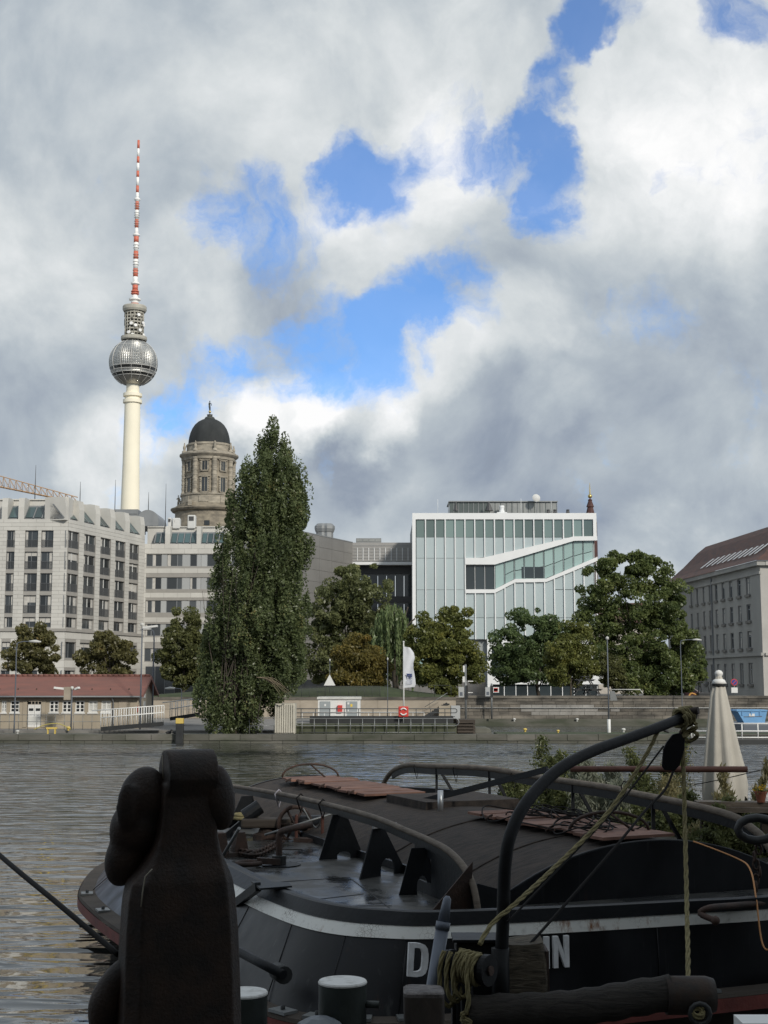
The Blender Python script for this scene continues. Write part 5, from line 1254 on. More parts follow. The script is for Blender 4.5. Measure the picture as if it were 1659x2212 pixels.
rbx = FCb.piece('hydrant_box', M_red, t, cxx(649), cxx(676), cz(337), cz(297), 0, .25)
# lock gate platform: two dark railings over a mossy wall
M_moss = mat('mossy_concrete', (.085, .09, .06), .9, color2=(.05, .06, .03), vscale=1.2, stretch=(1, 1, .4))
gt = thing('lock_gate', 'mossy concrete lock gate wall behind the dark railings', 'lock gate', gp(CB, 880, 0, 96, 0))
a, b = gp(CB, 395, 0, 94.6, 0), gp(CB, 1352, 0, 94.6, 0); zt_ = at(*CB(880, 408), 94.6).z
MB().box(a.x, b.x, 94.6, 95.8, .3, zt_).build('gate_wall', M_moss, gt)
MB().box(a.x + .8, b.x, 99, 99.6, .2, at(*CB(880, 362), 99).z).build('gate_beam', M_black, gt); MB().box(a.x, b.x, 95.81, 99, .60, .70).build('walkway', M_conc, gt)
for i in range(8): piece('wall_panel', M_moss, gt, (a.x + (b.x - a.x) * (i + .5) / 8, 94.57, zt_ / 2 + .25), ((b.x - a.x) / 8 - .06, .06, zt_ - .62))
def loop_rail(label, C, x0, x1, y0, y1, Y, n, m=M_galv):
    a, b = at(*C(x0, y1), Y), at(*C(x1, y1), Y); zt_ = at(*C(x0, y0), Y).z; zb = a.z; h = zt_ - zb; t = thing('lock_railing', label, 'railing', (a.x, Y, zb), 'railings on the lock gate')
    zm = zb + h * .55; r = (zt_ - zm) / 2; pts = []
    for k in range(9): an = math.pi / 2 + math.pi * k / 8; pts.append((a.x + r * math.cos(an), Y, zm + r + r * math.sin(an)))
    for k in range(9): an = -math.pi / 2 + math.pi * k / 8; pts.append((b.x + r * math.cos(an), Y, zm + r + r * math.sin(an)))
    MB().tube(pts, .035, 6, closed=True).build('loop_rail', m, t)
    for i in range(n): x = a.x + (b.x - a.x) * (i + .3) / n; MB().tube([(x, Y, zb), (x, Y, zt_)], .032, 6).build('post', m, t)
    MB().tube([(a.x, Y, zb + h * .12), (b.x, Y, zb + h * .12)], .025, 6).build('rail', m, t)
loop_rail('upper dark loop railing along the lock gate', CB, 405, 1345, 318, 372, 99.3, 11, mat('rail_dark', (.06, .066, .07), .5)); loop_rail('lower grey loop railing in front of the mossy wall', CB, 415, 1348, 376, 470, 94.3, 13)
railing('edge_railing', 'short dark railing between the poplar and the cream cabinet', [gp(CB, 130, 0, 93, .54), gp(CB, 275, 0, 93, .54)], 1.1, M_galv, 3, (1., .5), .03)
railing('white_yard_railing', 'low white railing in front of the white cabin', [gp(CB, 440, 0, 110, .66), gp(CB, 1160, 0, 110, .66)], .95, M_white, 12, (1., .5), .025)
# dark timber fender stack and stone head at the right end of the gate
t = thing('fender_stack', 'stack of dark timber fenders at the end of the lock gate', 'timber stack', gp(CB, 1405, 0, 96, .3))
for k in range(5):
    z = at(*CB(1405, 470 - k * 18.5), 95.5).z; p = gp(CB, 1352, 0, 95.5, z); q = gp(CB, 1458 - (k % 2) * 8, 0, 95.5, z); MB().bar(p, q, 1.4, .36).build('timber', M_timb, t, bevel=.04)
MB().box(gp(CB, 1435, 0, 95.4, 0).x, gp(CB, 1560, 0, 95.4, 0).x, 95.2, 97.6, -.5, at(*CB(1500, 428), 95.4).z).build('stone_pier_head', M_islst, None, 'rounded stone pier head beside the timber fenders', 'pier', bevel=.35)
# life buoy stand and flag
t = thing('lifebuoy_stand', 'red lifebuoy box on a post below the flag', 'lifebuoy', gp(CB, 1038, 0, 98.6, .66)); p = WL[t]; zc_ = at(*CB(1038, 335), 98.6).z
MB().tube([p, (p.x, p.y, zc_)], .05, 6).build('post', M_galv, t); MB().box(p.x - .36, p.x + .36, 98.45, 98.58, zc_ - .38, zc_ + .38).build('back_board', M_red, t, bevel=.08)
for (a0, a1) in ((.5, 2.6), (3.6, 5.8)):
    MB().tube([(p.x + .23 * math.cos(a0 + (a1 - a0) * i / 8), 98.41, zc_ + .23 * math.sin(a0 + (a1 - a0) * i / 8)) for i in range(9)], .055, 6).build('ring_section', M_white, t)
t = thing('flag_pole', 'white flagpole behind the lifebuoy stand', 'flagpole', gp(CB, 1040, 0, 100, .66)); p = WL[t]; ztp = at(872, 1388, 100).z
MB().tube([p, (p.x, p.y, ztp)], [.06, .04], 8).build('pole', M_white, t); MB().sphere((p.x, p.y, ztp + .05), .07, 8, 6).build('finial', M_white, t)
def flag():
    o = [(871, 1396, 886, 1399), (871, 1408, 894, 1410), (871, 1420, 896, 1421), (871, 1432, 893, 1432), (871, 1444, 893, 1443), (871, 1456, 895, 1455), (871, 1468, 897, 1467), (871, 1480, 898, 1478), (871, 1486, 896, 1484)]
    vs = []; fs = []; nx = 8; Y = 99.95
    for r, (x0, y0, x1, y1) in enumerate(o):
        for i in range(nx + 1):
            u = i / nx; q = at(x0 + (x1 - x0) * u, y0 + (y1 - y0) * u, Y); vs.append((q.x, Y + .10 * math.sin(u * 7 + r * .9) * u, q.z))
    for r in range(len(o) - 1):
        for i in range(nx): a = r * (nx + 1) + i; fs.append((a, a + 1, a + nx + 2, a + nx + 1))
    n = len(vs); vs2 = vs + [(x, y + .012, z) for x, y, z in vs]; fs2 = fs + [tuple(n + i for i in f[::-1]) for f in fs]
    t = thing('banner_flag', 'tall white banner flag with small dark blue logo', 'flag', at(871, 1486, 100))
    MB().add(vs2, fs2, True).build('cloth', mat('flag_cloth', (.66, .68, .72), .8, var=.1, vscale=2.), t, fixn=False)
    M_lb = mat('flag_blue', (.03, .05, .16), .7); M_lg = mat('flag_grey_print', (.42, .45, .55), .8)
    def patch(nm, poly, m):
        P = [at(x, y, 99.80) for x, y in poly]; MB().prism(P, (0, .004, 0)).build(nm, m, t)
    patch('logo', [(877.5, 1455), (890, 1455.5), (890, 1463), (886, 1463.5), (886, 1459), (882, 1459), (884, 1463.5), (881.5, 1463.5)], M_lb); patch('logo_stroke', [(881, 1464.6), (890, 1464.8), (890, 1465.8), (881, 1465.6)], M_lb)
    for k in range(3): patch('print_line', [(879, 1469 + k * 3.2), (891, 1469 + k * 3.2), (891, 1470.2 + k * 3.2), (879, 1470.2 + k * 3.2)], M_lg)
flag()
# thin fence along the top of the rendered wall
railing('bank_fence', 'thin dark bar fence along the grass bank', [gp(CB, 250, 0, 128.6, BANK - .1), gp(CB, 900, 0, 128.6, BANK - .1)], 1.0, mat('fence_dark', (.05, .055, .05), .6), 15, (1., .12), .025, infill=150)
railing('bank_fence', 'thin dark wire fence left of the golden green tree', [gp(CB, 930, 0, 128.6, BANK - .1), gp(CB, 1320, 0, 128.6, BANK - .1)], 1.1, MATS['fence_dark'], 5, (1.,), .02)
# outside stair up the wall
t = thing('wall_stair', 'dark steep stair up the retaining wall right of the lifebuoy', 'stair', gp(CB, 1200, 0, 127, .66))
a, b = at(*CB(1165, 372), 127), at(*CB(1300, 288), 127)
for k in range(12): q = a.lerp(b, (k + .5) / 12); piece('step', M_black, t, (q.x, 127.2, q.z), (.55, .9, .12))
MB().bar(Vector((a.x, 126.7, a.z)), Vector((b.x, 126.7, b.z)), .08, .3).build('stringer', M_black, t); MB().tube([(a.x, 126.7, a.z + 1), (b.x, 126.7, b.z + 1)], .03, 6).build('handrail', M_galv, t)
t = thing('switch_cabinet', 'pale grey switch cabinets at the top of the wall stair', 'cabinet', gp(CB, 1330, 0, 126.8, .66))
for (x0, x1, m) in ((1250, 1318, M_beige), (1322, 1375, M_spand)): p, q = at(*CB(x0, 372), 126.6), at(*CB(x1, 300), 126.6); MB().box(p.x, q.x, 126.6, 127.6, .66, q.z).build('casing', m, t)
# signal masts
for (x, y1, y0, Y, zb, lb, boards) in ((1407, 55, 375, 104, .54, 'signal mast with white lamps and a framed board left of the quay wall', [(1366, 1397, 188, 250, 'g'), (1409, 1421, 180, 260, 'b'), (1392, 1402, 62, 100, 'w'), (1390, 1403, 126, 160, 'w'), (1420, 1452, 152, 157, 'w'), (1420, 1450, 220, 224, 'w')]), (1560, 168, 390, 126.9, .62, 'signal mast with red and white board on the quay wall', [(1525, 1553, 190, 244, 'g'), (1553, 1570, 180, 248, 'b'), (1565, 1605, 190, 222, 's')])):
    p = gp(CB, x, 0, Y, zb); t = thing('signal_mast', lb, 'signal mast', p); zt_ = at(*CB(x, y1), Y).z
    MB().tube([p, (p.x, p.y, zt_)], .08, 8).build('pole', M_galv, t)
    for (x0, x1, ya, yb, k) in boards:
        u, v_ = at(*CB(x0, yb), Y), at(*CB(x1, ya), Y); MB().box(u.x, v_.x, Y - .16, Y - .09, u.z, v_.z).build('board', {'g': M_spand, 'b': M_black, 'w': M_white, 's': M_white}[k], t)
        if k == 's': MB().box(u.x + .15, v_.x - .1, Y - .18, Y - .161, v_.z - .42, v_.z - .14).build('red_stripe', M_red, t); MB().box(u.x + .15, v_.x - .1, Y - .18, Y - .161, u.z + .14, u.z + .42).build('red_stripe', M_red, t)
        if k == 'g': MB().box(u.x + .1, v_.x - .1, Y - .18, Y - .161, u.z + .12, (u.z + v_.z) / 2).build('dark_insert', M_pole, t)
# stacked picnic tables on the street
tb0 = None
for k, (x, lv, lb) in enumerate(((560, 0, 'black picnic table, lower left of the stacked group'), (640, 0, 'black picnic table, lower right of the stacked group'), (575, 1, 'black picnic table, middle left of the stacked group'), (630, 1, 'black picnic table, middle right of the stacked group'), (590, 2, 'black picnic table, topmost of the stacked group'))):
    p = gp(CC, x, 0, 133, STREET + lv * .92); t = thing('picnic_table', lb, 'table', p, 'stacked black picnic tables')
    for dy in (-.6, .6):
        mb = MB(); mb.bar(p + Vector((-.75, dy, 0)), p + Vector((-.25, dy, .75)), .10, .10); mb.bar(p + Vector((.75, dy, 0)), p + Vector((.25, dy, .75)), .10, .10); mb.bar(p + Vector((-.85, dy, .42)), p + Vector((.85, dy, .42)), .08, .12); mb.build('trestle', M_black, t)
    for i in range(4): piece('top_plank', M_black, t, p + Vector((-.3 + i * .2, 0, .80)), (.18, 1.8, .06))
    for s in (-1, 1): piece('bench_plank', M_black, t, p + Vector((s * .78, 0, .49)), (.28, 1.8, .06))
# parked cars, sign, forklift on the street
M_carp = mat('car_paint_silver', (.45, .45, .44), .3, metal=.4, coat=.5); M_cart = mat('car_paint_dark', (.06, .02, .025), .3, coat=.6); M_cgl = mat('car_glass', (.02, .024, .028), .05); M_tyre = mat('tyre', (.02, .02, .02), .8)
def car(x, Y, label, m, L=4.3, H=1.55, rot=0.):
    p = gp(CC, x, 0, Y, STREET + .006); t = thing('parked_car', label, 'car', p, 'cars parked on the far street'); h = L / 2
    prof = [(-h, .35), (-h, .85), (-h + .15, .95), (-h + .7, 1.0), (-h + 1.25, H - .05), (-h + 1.7, H), (h - 1.3, H), (h - .75, 1.02), (h - .1, .95), (h, .75), (h, .35)]
    MB().prism([(p.x + a, Y - .85, p.z + z) for a, z in prof], (0, 1.7, 0)).build('body', m, t, bevel=.08)
    gl = [(-h + .85, 1.03), (-h + 1.32, H - .12), (-h + 1.72, H - .08), (h - 1.38, H - .08), (h - .95, 1.04)]
    MB().prism([(p.x + a, Y - .87, p.z + z) for a, z in gl], (0, .01, 0)).build('side_glass', M_cgl, t)
    for a in (-h + .8, h - .8):
        wv = MB(); wv.tube([(p.x + a, Y - .88, p.z + .33), (p.x + a, Y - .66, p.z + .33)], .33, 14, smooth=False); o = wv.build('wheel', M_tyre, t); MB().tube([(p.x + a, Y - .89, p.z + .33), (p.x + a, Y - .86, p.z + .33)], .2, 10, smooth=False).build('rim', M_carp, o)
    MB().box(p.x - h - .01, p.x - h + .06, Y - .75, Y - .45, p.z + .72, p.z + .86).build('headlight', M_white, t)
car(1062, 152, 'silver car parked behind the quay wall under the big tree', M_carp, 3.6, 1.5); car(1170, 152.5, 'dark red car parked behind the quay wall beside the slim street lamp', M_cart, 4.4, 1.42)
p = gp(CC, 1457, 0, 131, STREET); t = thing('road_sign', 'round blue no-parking sign left of the closed parasol top', 'sign', p); zc_ = at(*CC(1456, 157), 131).z
MB().tube([p, (p.x, p.y, zc_ + .3)], .035, 6).build('post', M_galv, t); MB().tube([(p.x, 130.95, zc_), (p.x, 130.90, zc_)], .32, 18, smooth=False).build('red_rim', M_red, t); MB().tube([(p.x, 130.90, zc_), (p.x, 130.885, zc_)], .25, 18, smooth=False).build('blue_disc', mat('sign_blue', (.03, .05, .25), .4), t)
MB().bar((p.x - .2, 130.87, zc_ - .2), (p.x + .2, 130.87, zc_ + .2), .02, .06).build('red_bar', M_red, t); MB().box(p.x - .3, p.x + .3, 130.9, 130.94, zc_ - 1.0, zc_ - .5).build('plate', M_white, t)
p = gp(CC, 1283, 0, 134, STREET); t = thing('small_excavator', 'small dark machine with open cab frame beside the parked cars', 'machine', p)
MB().box(p.x - .7, p.x + .9, 133.4, 134.6, STREET + .45, STREET + 1.1).build('chassis', M_black, t, bevel=.08)
for (dx, dy) in ((-.45, -.5), (.6, -.5), (-.45, .5), (.6, .5)): MB().tube([p + Vector((dx, dy, 1.05)), p + Vector((dx * .85, dy, 2.1))], .05, 6).build('cab_post', M_black, t)
MB().box(p.x - .75, p.x + .8, 133.4, 134.6, STREET + 2.1, STREET + 2.18).build('cab_roof', M_black, t); MB().tube(smooth_path([p + Vector((-.7, 0, .8)), p + Vector((-1.3, 0, 1.0)), p + Vector((-1.7, 0, .35))], 4), .09, 6).build('arm', mat('machine_orange', (.5, .25, .05), .5), t)
for dy in (-.55, .55):
    for dx in (-.5, .65): MB().tube([p + Vector((dx, dy - .1, .38)), p + Vector((dx, dy + .1, .38))], .38, 12, smooth=False).build('wheel', M_tyre, t)
# right: pontoon with white railing, blue skip, sea bird
px0, px1 = gp(CC, 1190, 0, 90.2, 0).x, gp(CC, 1900, 0, 90.2, 0).x
t = thing('work_pontoon', 'long black work pontoon with white railing at the right bank', 'pontoon', ((px0 + px1) / 2, 92, 0)); zt_ = at(*CC(1400, 486), 90.2).z
MB().box(px0, px1, 90.2, 95, -.4, zt_).build('hull', M_black, t, bevel=.06); MB().box(px0 + .1, px1, 90.3, 94.9, zt_ + .003, zt_ + .05).build('deck', M_conc, t)
zr2 = at(*CC(1400, 397), 90.3).z
for f in (1., .5, .08): MB().tube([(px0 + .15 + (0 if f < .7 else 1.9), 90.3, zt_ + (zr2 - zt_) * f), (px1, 90.3, zt_ + (zr2 - zt_) * f)], .05, 6).build('rail', M_white, t)
MB().tube([(px0 + .15, 90.3, zt_ + .7), (px0 + .15, 90.3, zt_ + .02)], .05, 6).build('post', M_white, t)
for i in range(9): x = gp(CC, 1218 + i * 92, 0, 90.3, 0).x; MB().tube([(x, 90.3, zt_), (x, 90.3, zr2)], .045, 6).build('post', M_white, t)
MB().box(gp(CC, 1480, 0, 96, 0).x, px1 + 4, 95.2, 101, -.4, at(*CC(1500, 398), 95.2).z).build('dark_barge', M_pole, None, 'flat dark blue barge behind the white pontoon railing', 'barge', bevel=.1)
SK = 97.; sk = thing('blue_skip', 'light blue waste skip with a white label beside the closed parasol', 'skip', gp(CC, 1570, 0, SK, at(*CC(1570, 394), SK).z))
pr = [(1522, 394), (1640, 394), (1655, 322), (1480, 322)]; P_ = [at(*CC(x, y), SK) for x, y in pr]; MB().prism(P_, (0, 1.9, 0)).build('tub', M_blue, sk)
pr = [(1476, 326), (1657, 326), (1656, 317), (1480, 317)]; MB().prism([at(*CC(x, y), SK - .05) for x, y in pr], (0, 2.0, 0)).build('rim', M_blue, sk); MB().prism([at(*CC(x, y), SK - .02) for x, y in ((1520, 360), (1625, 358), (1626, 354), (1518, 356))], (0, .02, 0)).build('rib', M_pole, sk)
MB().prism([at(*CC(x, y), SK - .03) for x, y in ((1550, 355), (1582, 355), (1582, 340), (1550, 340))], (0, .02, 0)).build('label_plate', M_white, sk)
for x in (1508, 1560, 1610): MB().prism([at(*CC(u, y), SK - .05) for u, y in ((x, 350), (x + 6, 350), (x + 6, 324), (x, 324))], (0, .04, 0)).build('stiffener', M_blue, sk)
p = gp(CC, 1045, 0, 92.6, .56); mb = MB()
mb.tube(smooth_path([p + Vector((.35, 0, .05)), p + Vector((.1, 0, .22)), p + Vector((-.12, 0, .42)), p + Vector((-.18, 0, .58))], 3), [.02, .06, .10, .12, .13, .12, .10, .07, .05, .045], 8); mb.sphere(p + Vector((-.2, 0, .63)), .06, 8, 6); mb.tube([p + Vector((-.24, 0, .64)), p + Vector((-.38, 0, .63))], [.02, .008], 5)
for dx in (0, .08): mb.tube([p + Vector((-.02 + dx, 0, .2)), p + Vector((-.02 + dx, 0, 0))], .012, 4)
mb.build('cormorant', M_bird, None, 'dark cormorant standing on the island edge below the davit tip', 'bird')

# ================================================================= THE OLD BLACK BARGE
BO = Vector((1., 15., 0)); BU = Vector((-.375, .927, 0)); BV = Vector((.927, .375, 0))   # near end, direction away, direction across
def B(a, c, z): return BO + BU * a + BV * c + Vector((0, 0, z))
def CE(x, y): return 438.8 + x * .3637, 1618.2 + y * .3637       # crop of the deck
def CF(x, y): return 932.5 + x * .4378, 1508.5 + y * .4378       # crop of the davit
def CG(x, y): return 932.5 + x * .4378, 1837.6 + y * .4378       # crop of the name
DZ = 1.5
def hull_paint():
    m = bpy.data.materials.new('black_hull_paint'); m.use_nodes = True; t = NT(m.node_tree); b = m.node_tree.nodes['Principled BSDF']
    g = t.new('ShaderNodeNewGeometry'); P = g.outputs['Position']
    f = t.rng(t.noise(t.vmath('MULTIPLY', P, (1, 1, .5)), 1.6, 6, .6), .4, .75)
    scr = t.math('MULTIPLY', t.rng(t.noise(t.vmath('MULTIPLY', P, (13, 13, .55)), 1., 5, .6), .60, .72), t.rng(t.noise(P, .9, 3, .5), .40, .62))
    c = t.mix(f, (.005, .0055, .007), (.013, .014, .017)); c = t.mix(t.math('MULTIPLY', scr, .75), c, (.055, .058, .058))
    run = t.math('MULTIPLY', t.rng(t.noise(t.vmath('MULTIPLY', P, (5, 5, .3)), 1., 4, .6), .63, .72), .35); c = t.mix(run, c, (.06, .028, .016))
    t.put(b.inputs['Base Color'], c); t.put(b.inputs['Roughness'], t.rng(f, 0, 1, .30, .55)); b.inputs['Specular IOR Level'].default_value = .28
    bn = t.new('ShaderNodeBump'); bn.inputs['Strength'].default_value = .22; bn.inputs['Distance'].default_value = .03; t.put(bn.inputs['Height'], t.noise(P, 1.5, 3, .5)); t.l.new(bn.outputs[0], b.inputs['Normal'])
    return m
M_hull = hull_paint()
def wet_deck():
    m = bpy.data.materials.new('wet_steel_deck'); m.use_nodes = True; t = NT(m.node_tree); b = m.node_tree.nodes['Principled BSDF']
    g = t.new('ShaderNodeNewGeometry'); P = g.outputs['Position']
    f = t.rng(t.noise(P, .9, 6, .62, .3), .38, .6); n2 = t.noise(P, 14, 4, .6)
    t.put(b.inputs['Base Color'], t.mix(f, (.030, .032, .033), (.062, .060, .055))); t.put(b.inputs['Roughness'], t.rng(f, 0, 1, .12, .6))
    bn = t.new('ShaderNodeBump'); bn.inputs['Strength'].default_value = .25; bn.inputs['Distance'].default_value = .01; t.put(bn.inputs['Height'], t.math('MULTIPLY', n2, f)); t.l.new(bn.outputs[0], b.inputs['Normal'])
    return m
M_wet = wet_deck()
def stripe_mat():
    m = bpy.data.materials.new('flaking_white_stripe'); m.use_nodes = True; t = NT(m.node_tree); b = m.node_tree.nodes['Principled BSDF']
    g = t.new('ShaderNodeNewGeometry'); P = g.outputs['Position']
    rust = t.rng(t.noise(t.vmath('MULTIPLY', P, (1, 1, .45)), 4.5, 7, .68), .53, .64); zone = t.rng(t.noise(P, .7, 2, .5), .44, .56)
    vor = t.new('ShaderNodeTexVoronoi', feature='DISTANCE_TO_EDGE'); t.put(vor.inputs['Vector'], P); vor.inputs['Scale'].default_value = 24
    crack = t.math('MULTIPLY', t.math('LESS_THAN', vor.outputs['Distance'], .035), t.rng(t.noise(P, 1.3, 2, .5), .54, .62, 0, .7))
    c = t.mix(t.math('MULTIPLY', rust, zone), (.74, .74, .70), (.24, .10, .04)); c = t.mix(t.math('MULTIPLY', t.rng(t.noise(P, 9, 5, .6), .55, .75), .5), c, (.25, .24, .21)); c = t.mix(crack, c, (.10, .08, .06))
    t.put(b.inputs['Base Color'], c); b.inputs['Roughness'].default_value = .55; return m
M_stripe = stripe_mat()
M_bred = mat('red_oxide_paint', (.20, .045, .035), .6, var=.4, vscale=2.5, bump=.3)
M_rust = mat('rusty_steel', (.062, .034, .024), .75, color2=(.028, .02, .017), vscale=5., bump=.4, bscale=30)
M_felt = mat('roofing_felt', (.028, .024, .022), .85, color2=(.062, .049, .041), vscale=4.5, detail=9, bump=.6, spec=.3, bscale=18, stretch=(1, 3, 1))
M_board = mat('red_brown_boards', (.20, .105, .075), .8, color2=(.12, .06, .042), vscale=3., bump=.4, bscale=25, island=.15)
M_wrail = mat('weathered_rail_wood', (.165, .135, .105), .75, color2=(.085, .068, .052), vscale=4., stretch=(1, 1, 4), bump=.4)
M_dkst = mat('dark_deck_steel', (.012, .014, .017), .45, spec=.25, var=.4, vscale=3., bump=.2)
M_galv2 = mat('bright_galvanised', (.50, .52, .54), .38, metal=.7, var=.2, vscale=5)
M_rope = mat('hemp_rope', (.26, .225, .11), .9, var=.35, vscale=25, bump=.5, bscale=120)
M_cable = mat('dark_cable', (.014, .013, .013), .75, spec=.2)

barge = thing('cargo_barge', 'old black cargo barge with white stripe moored in the foreground', 'barge', B(6, 2.6, 0))
Dk = [(14, 6.6), (8, 6.8), (2, 6.8), (.6, 6.4), (-.35, 5.2), (-.62, 3.3), (-.53, 2.25), (-.44, 1.2), (-.30, .2), (-.12, -.65), (.14, -1.0), (.48, -1.30), (1.05, -1.50), (1.9, -1.60), (2.8, -1.6), (4.6, -1.56), (7, -1.5), (9.5, -1.3), (12, -.7), (14.5, .6), (16.5, 2.4), (16.8, 4.0), (16, 5.6)]
St = [(14, 7.3), (8, 7.6), (2, 7.5), (.4, 6.9), (-.35, 5.5), (-.50, 3.5), (-.52, 2.3), (-.52, 1.2), (-.50, .1), (-.44, -.85), (-.25, -1.45), (.02, -1.85), (.5, -2.10), (1.4, -2.2), (2.6, -2.32), (5, -2.50), (7.6, -2.58), (9.6, -2.4), (12.6, -1.5), (15.2, .1), (17.3, 2.2), (17.6, 4.2), (16.6, 6.2)]
def dense(o):                                   # closed smooth outline
    n = len(o); out = []
    for i in range(n):
        a, b, c, d = (Vector((*o[(i + k) % n], 0)) for k in (-1, 0, 1, 2))
        for k in range(6):
            t = k / 6; out.append(.5 * ((2 * b) + (c - a) * t + (2 * a - 5 * b + 4 * c - d) * t * t + (3 * b - a - 3 * c + d) * t ** 3))
    return out
dk, sk_ = dense(Dk), dense(St); ND = len(dk)
cen = Vector((7, 2.6, 0))
def hull_ring(f, z, off=0.):                    # f = 0 deck edge, 1 strake
    r = []
    for p, q in zip(dk, sk_):
        m_ = p.lerp(q, f); d_ = (m_ - cen); d_ = Vector((d_.x * .35, d_.y, 0)).normalized() if abs(m_.x - 7) < 6.5 else d_.normalized()
        m_ = m_ + d_ * off; r.append(B(m_.x, m_.y, z))
    return r
def loft(rings, smooth=True):
    mb = MB(); vs = [p for r in rings for p in r]; fs = []
    for k in range(len(rings) - 1):
        for i in range(ND): j = (i + 1) % ND; fs.append((k * ND + i, k * ND + j, (k + 1) * ND + j, (k + 1) * ND + i))
    return mb.add(vs, fs, smooth)
ZS, ZT, ZB = .62, 1.49, 1.365                    # strake, stripe top, stripe bottom
fz = lambda z: (1.62 - z) / (1.62 - ZS)
loft([hull_ring(fz(ZB), ZB, -.004), hull_ring(fz(1.0) * .97, 1.0, 0), hull_ring(.97, ZS + .02, -.03)]).build('hull_side', M_hull, barge)
loft([hull_ring(fz(ZT), ZT, .012), hull_ring(fz(ZB), ZB, .012), hull_ring(fz(ZB), ZB, -.02)], False).build('white_stripe', M_stripe, barge)
loft([hull_ring(0, 1.62, -.13), hull_ring(0, 1.63, -.02), hull_ring(0, 1.62, .02), hull_ring(fz(ZT), ZT + .001, .022), hull_ring(fz(ZT), ZT, -.05)], False).build('gunwale', M_dkst, barge)
loft([hull_ring(0, DZ, -.12), hull_ring(0, 1.62, -.13)], False).build('gunwale_inner', M_dkst, barge)
loft([hull_ring(.97, ZS + .04, -.06), hull_ring(1, ZS + .02, .16), hull_ring(1, ZS - .02, .18)], False).build('strake_ledge', M_timb, barge)
loft([hull_ring(1, ZS - .021, .19), hull_ring(1, ZS - .17, .19), hull_ring(1, ZS - .18, .0)], False).build('red_strake', M_bred, barge)
loft([hull_ring(.95, ZS - .181, .02), hull_ring(.9, .2, -.15), hull_ring(.8, -.5, -.4)]).build('lower_hull', M_timb, barge)
for i in range(2, ND, 9):                       # welded plate seams on the hull side
    q = [r[i] for r in (hull_ring(fz(ZB), ZB - .01, .004), hull_ring(fz(1.0) * .97, 1.0, .004), hull_ring(.97, ZS + .05, -.02))]
    MB().tube(q, .007, 5).build('plate_seam', M_hull, barge)
mb = MB(); mb.add(hull_ring(0, DZ, -.121), [tuple(range(ND))]); mb.build('deck', M_wet, barge, fixn=False)
for i in range(0, ND, 1):                        # bolted pads on the strake ledge, left and near end
    p = sk_[i]
    if i % 5 == 0 and -2.7 < p.y < 3.5 and p.x < 10.2:
        q = sk_[(i + 1) % ND]; w_ = B(p.x, p.y, ZS + .045); e_ = B(q.x, q.y, ZS + .045); d_ = (e_ - w_).normalized(); n_ = Vector((d_.y, -d_.x, 0))
        if (n_).dot(w_ - B(7, 2.6, w_.z)) < 0: n_ = -n_
        c_ = w_ + n_ * .05; o = MB(); o.bar(c_ - d_ * .13, c_ + d_ * .13, .18, .03); o.build('ledge_pad', M_galv, barge); MB().lathe([(.025, 0), (.025, .04), (.001, .045)], c_ + Vector((0, 0, .012)), 8).build('bolt', M_black, barge)
# seams of the deck plates
for (p0, p1) in (((430, 790), (870, 760)), ((880, 770), (1130, 960)), ((560, 905), (950, 860)), ((700, 930), (1120, 930))):
    a, b = onz(*CE(*p0), DZ + .004), onz(*CE(*p1), DZ + .004); MB().bar(a, b, .014, .004).build('deck_seam', M_dkst, barge)
# hold with arched roof
HA0, HA1, HC, HW = .62, 13.2, 2.58, 1.92
def roofz(c, rise=.50): t = (c - HC) / HW; return 1.60 + rise * (1 - t * t) * (1 + .12 * t * t)
NA = 22; cs = [HC - HW + 2 * HW * i / NA for i in range(NA + 1)]
mb = MB(); vs = []; fs = []
for k, a in enumerate((HA0 + .02, 3.2, 5.0, 7.4, 10., HA1)):
    vs += [B(a, c, roofz(c)) for c in cs]
for k in range(5):
    for i in range(NA): q = k * (NA + 1) + i; fs.append((q, q + 1, q + NA + 2, q + NA + 1))
mb.add(vs, fs, True).build('hold_roof', M_felt, barge)
mb = MB(); mb.prism([B(HA0 - .05, HC - HW - .02, DZ)] + [B(HA0 - .05, c, roofz(c) + .03) for c in cs] + [B(HA0 - .05, HC + HW + .02, DZ)], BU * .07); mb.build('arched_end_plate', M_hull, barge)
mb = MB(); mb.tube([B(HA0 - .03, c, roofz(c) + .035) for c in cs], .018, 6); mb.build('end_plate_edge', M_dkst, barge)
for s in (-1, 1):
    c = HC + s * HW; mb = MB(); mb.prism([B(HA0, c, DZ), B(HA1, c, DZ), B(HA1, c, 1.605), B(HA0, c, 1.605)], BV * (.05 * s)); mb.build('hold_coaming', M_dkst, barge)
mb = MB(); mb.prism([B(HA1, HC - HW, DZ)] + [B(HA1, c, roofz(c) + .02) for c in cs] + [B(HA1, HC + HW, DZ)], BU * .06); mb.build('arched_end_plate', M_hull, barge)
MB().prism([B(.5, -.05, DZ), B(.5, HC - HW, DZ), B(.5, HC - HW, 1.66), B(.5, .25, 1.78)], BU * .05).build('gusset_plate', M_dkst, barge)
for a in (1.9, 4.2): MB().tube([B(a, c, roofz(c) + .006) for c in cs[:-6]], .012, 4).build('roof_seam', M_felt, barge)
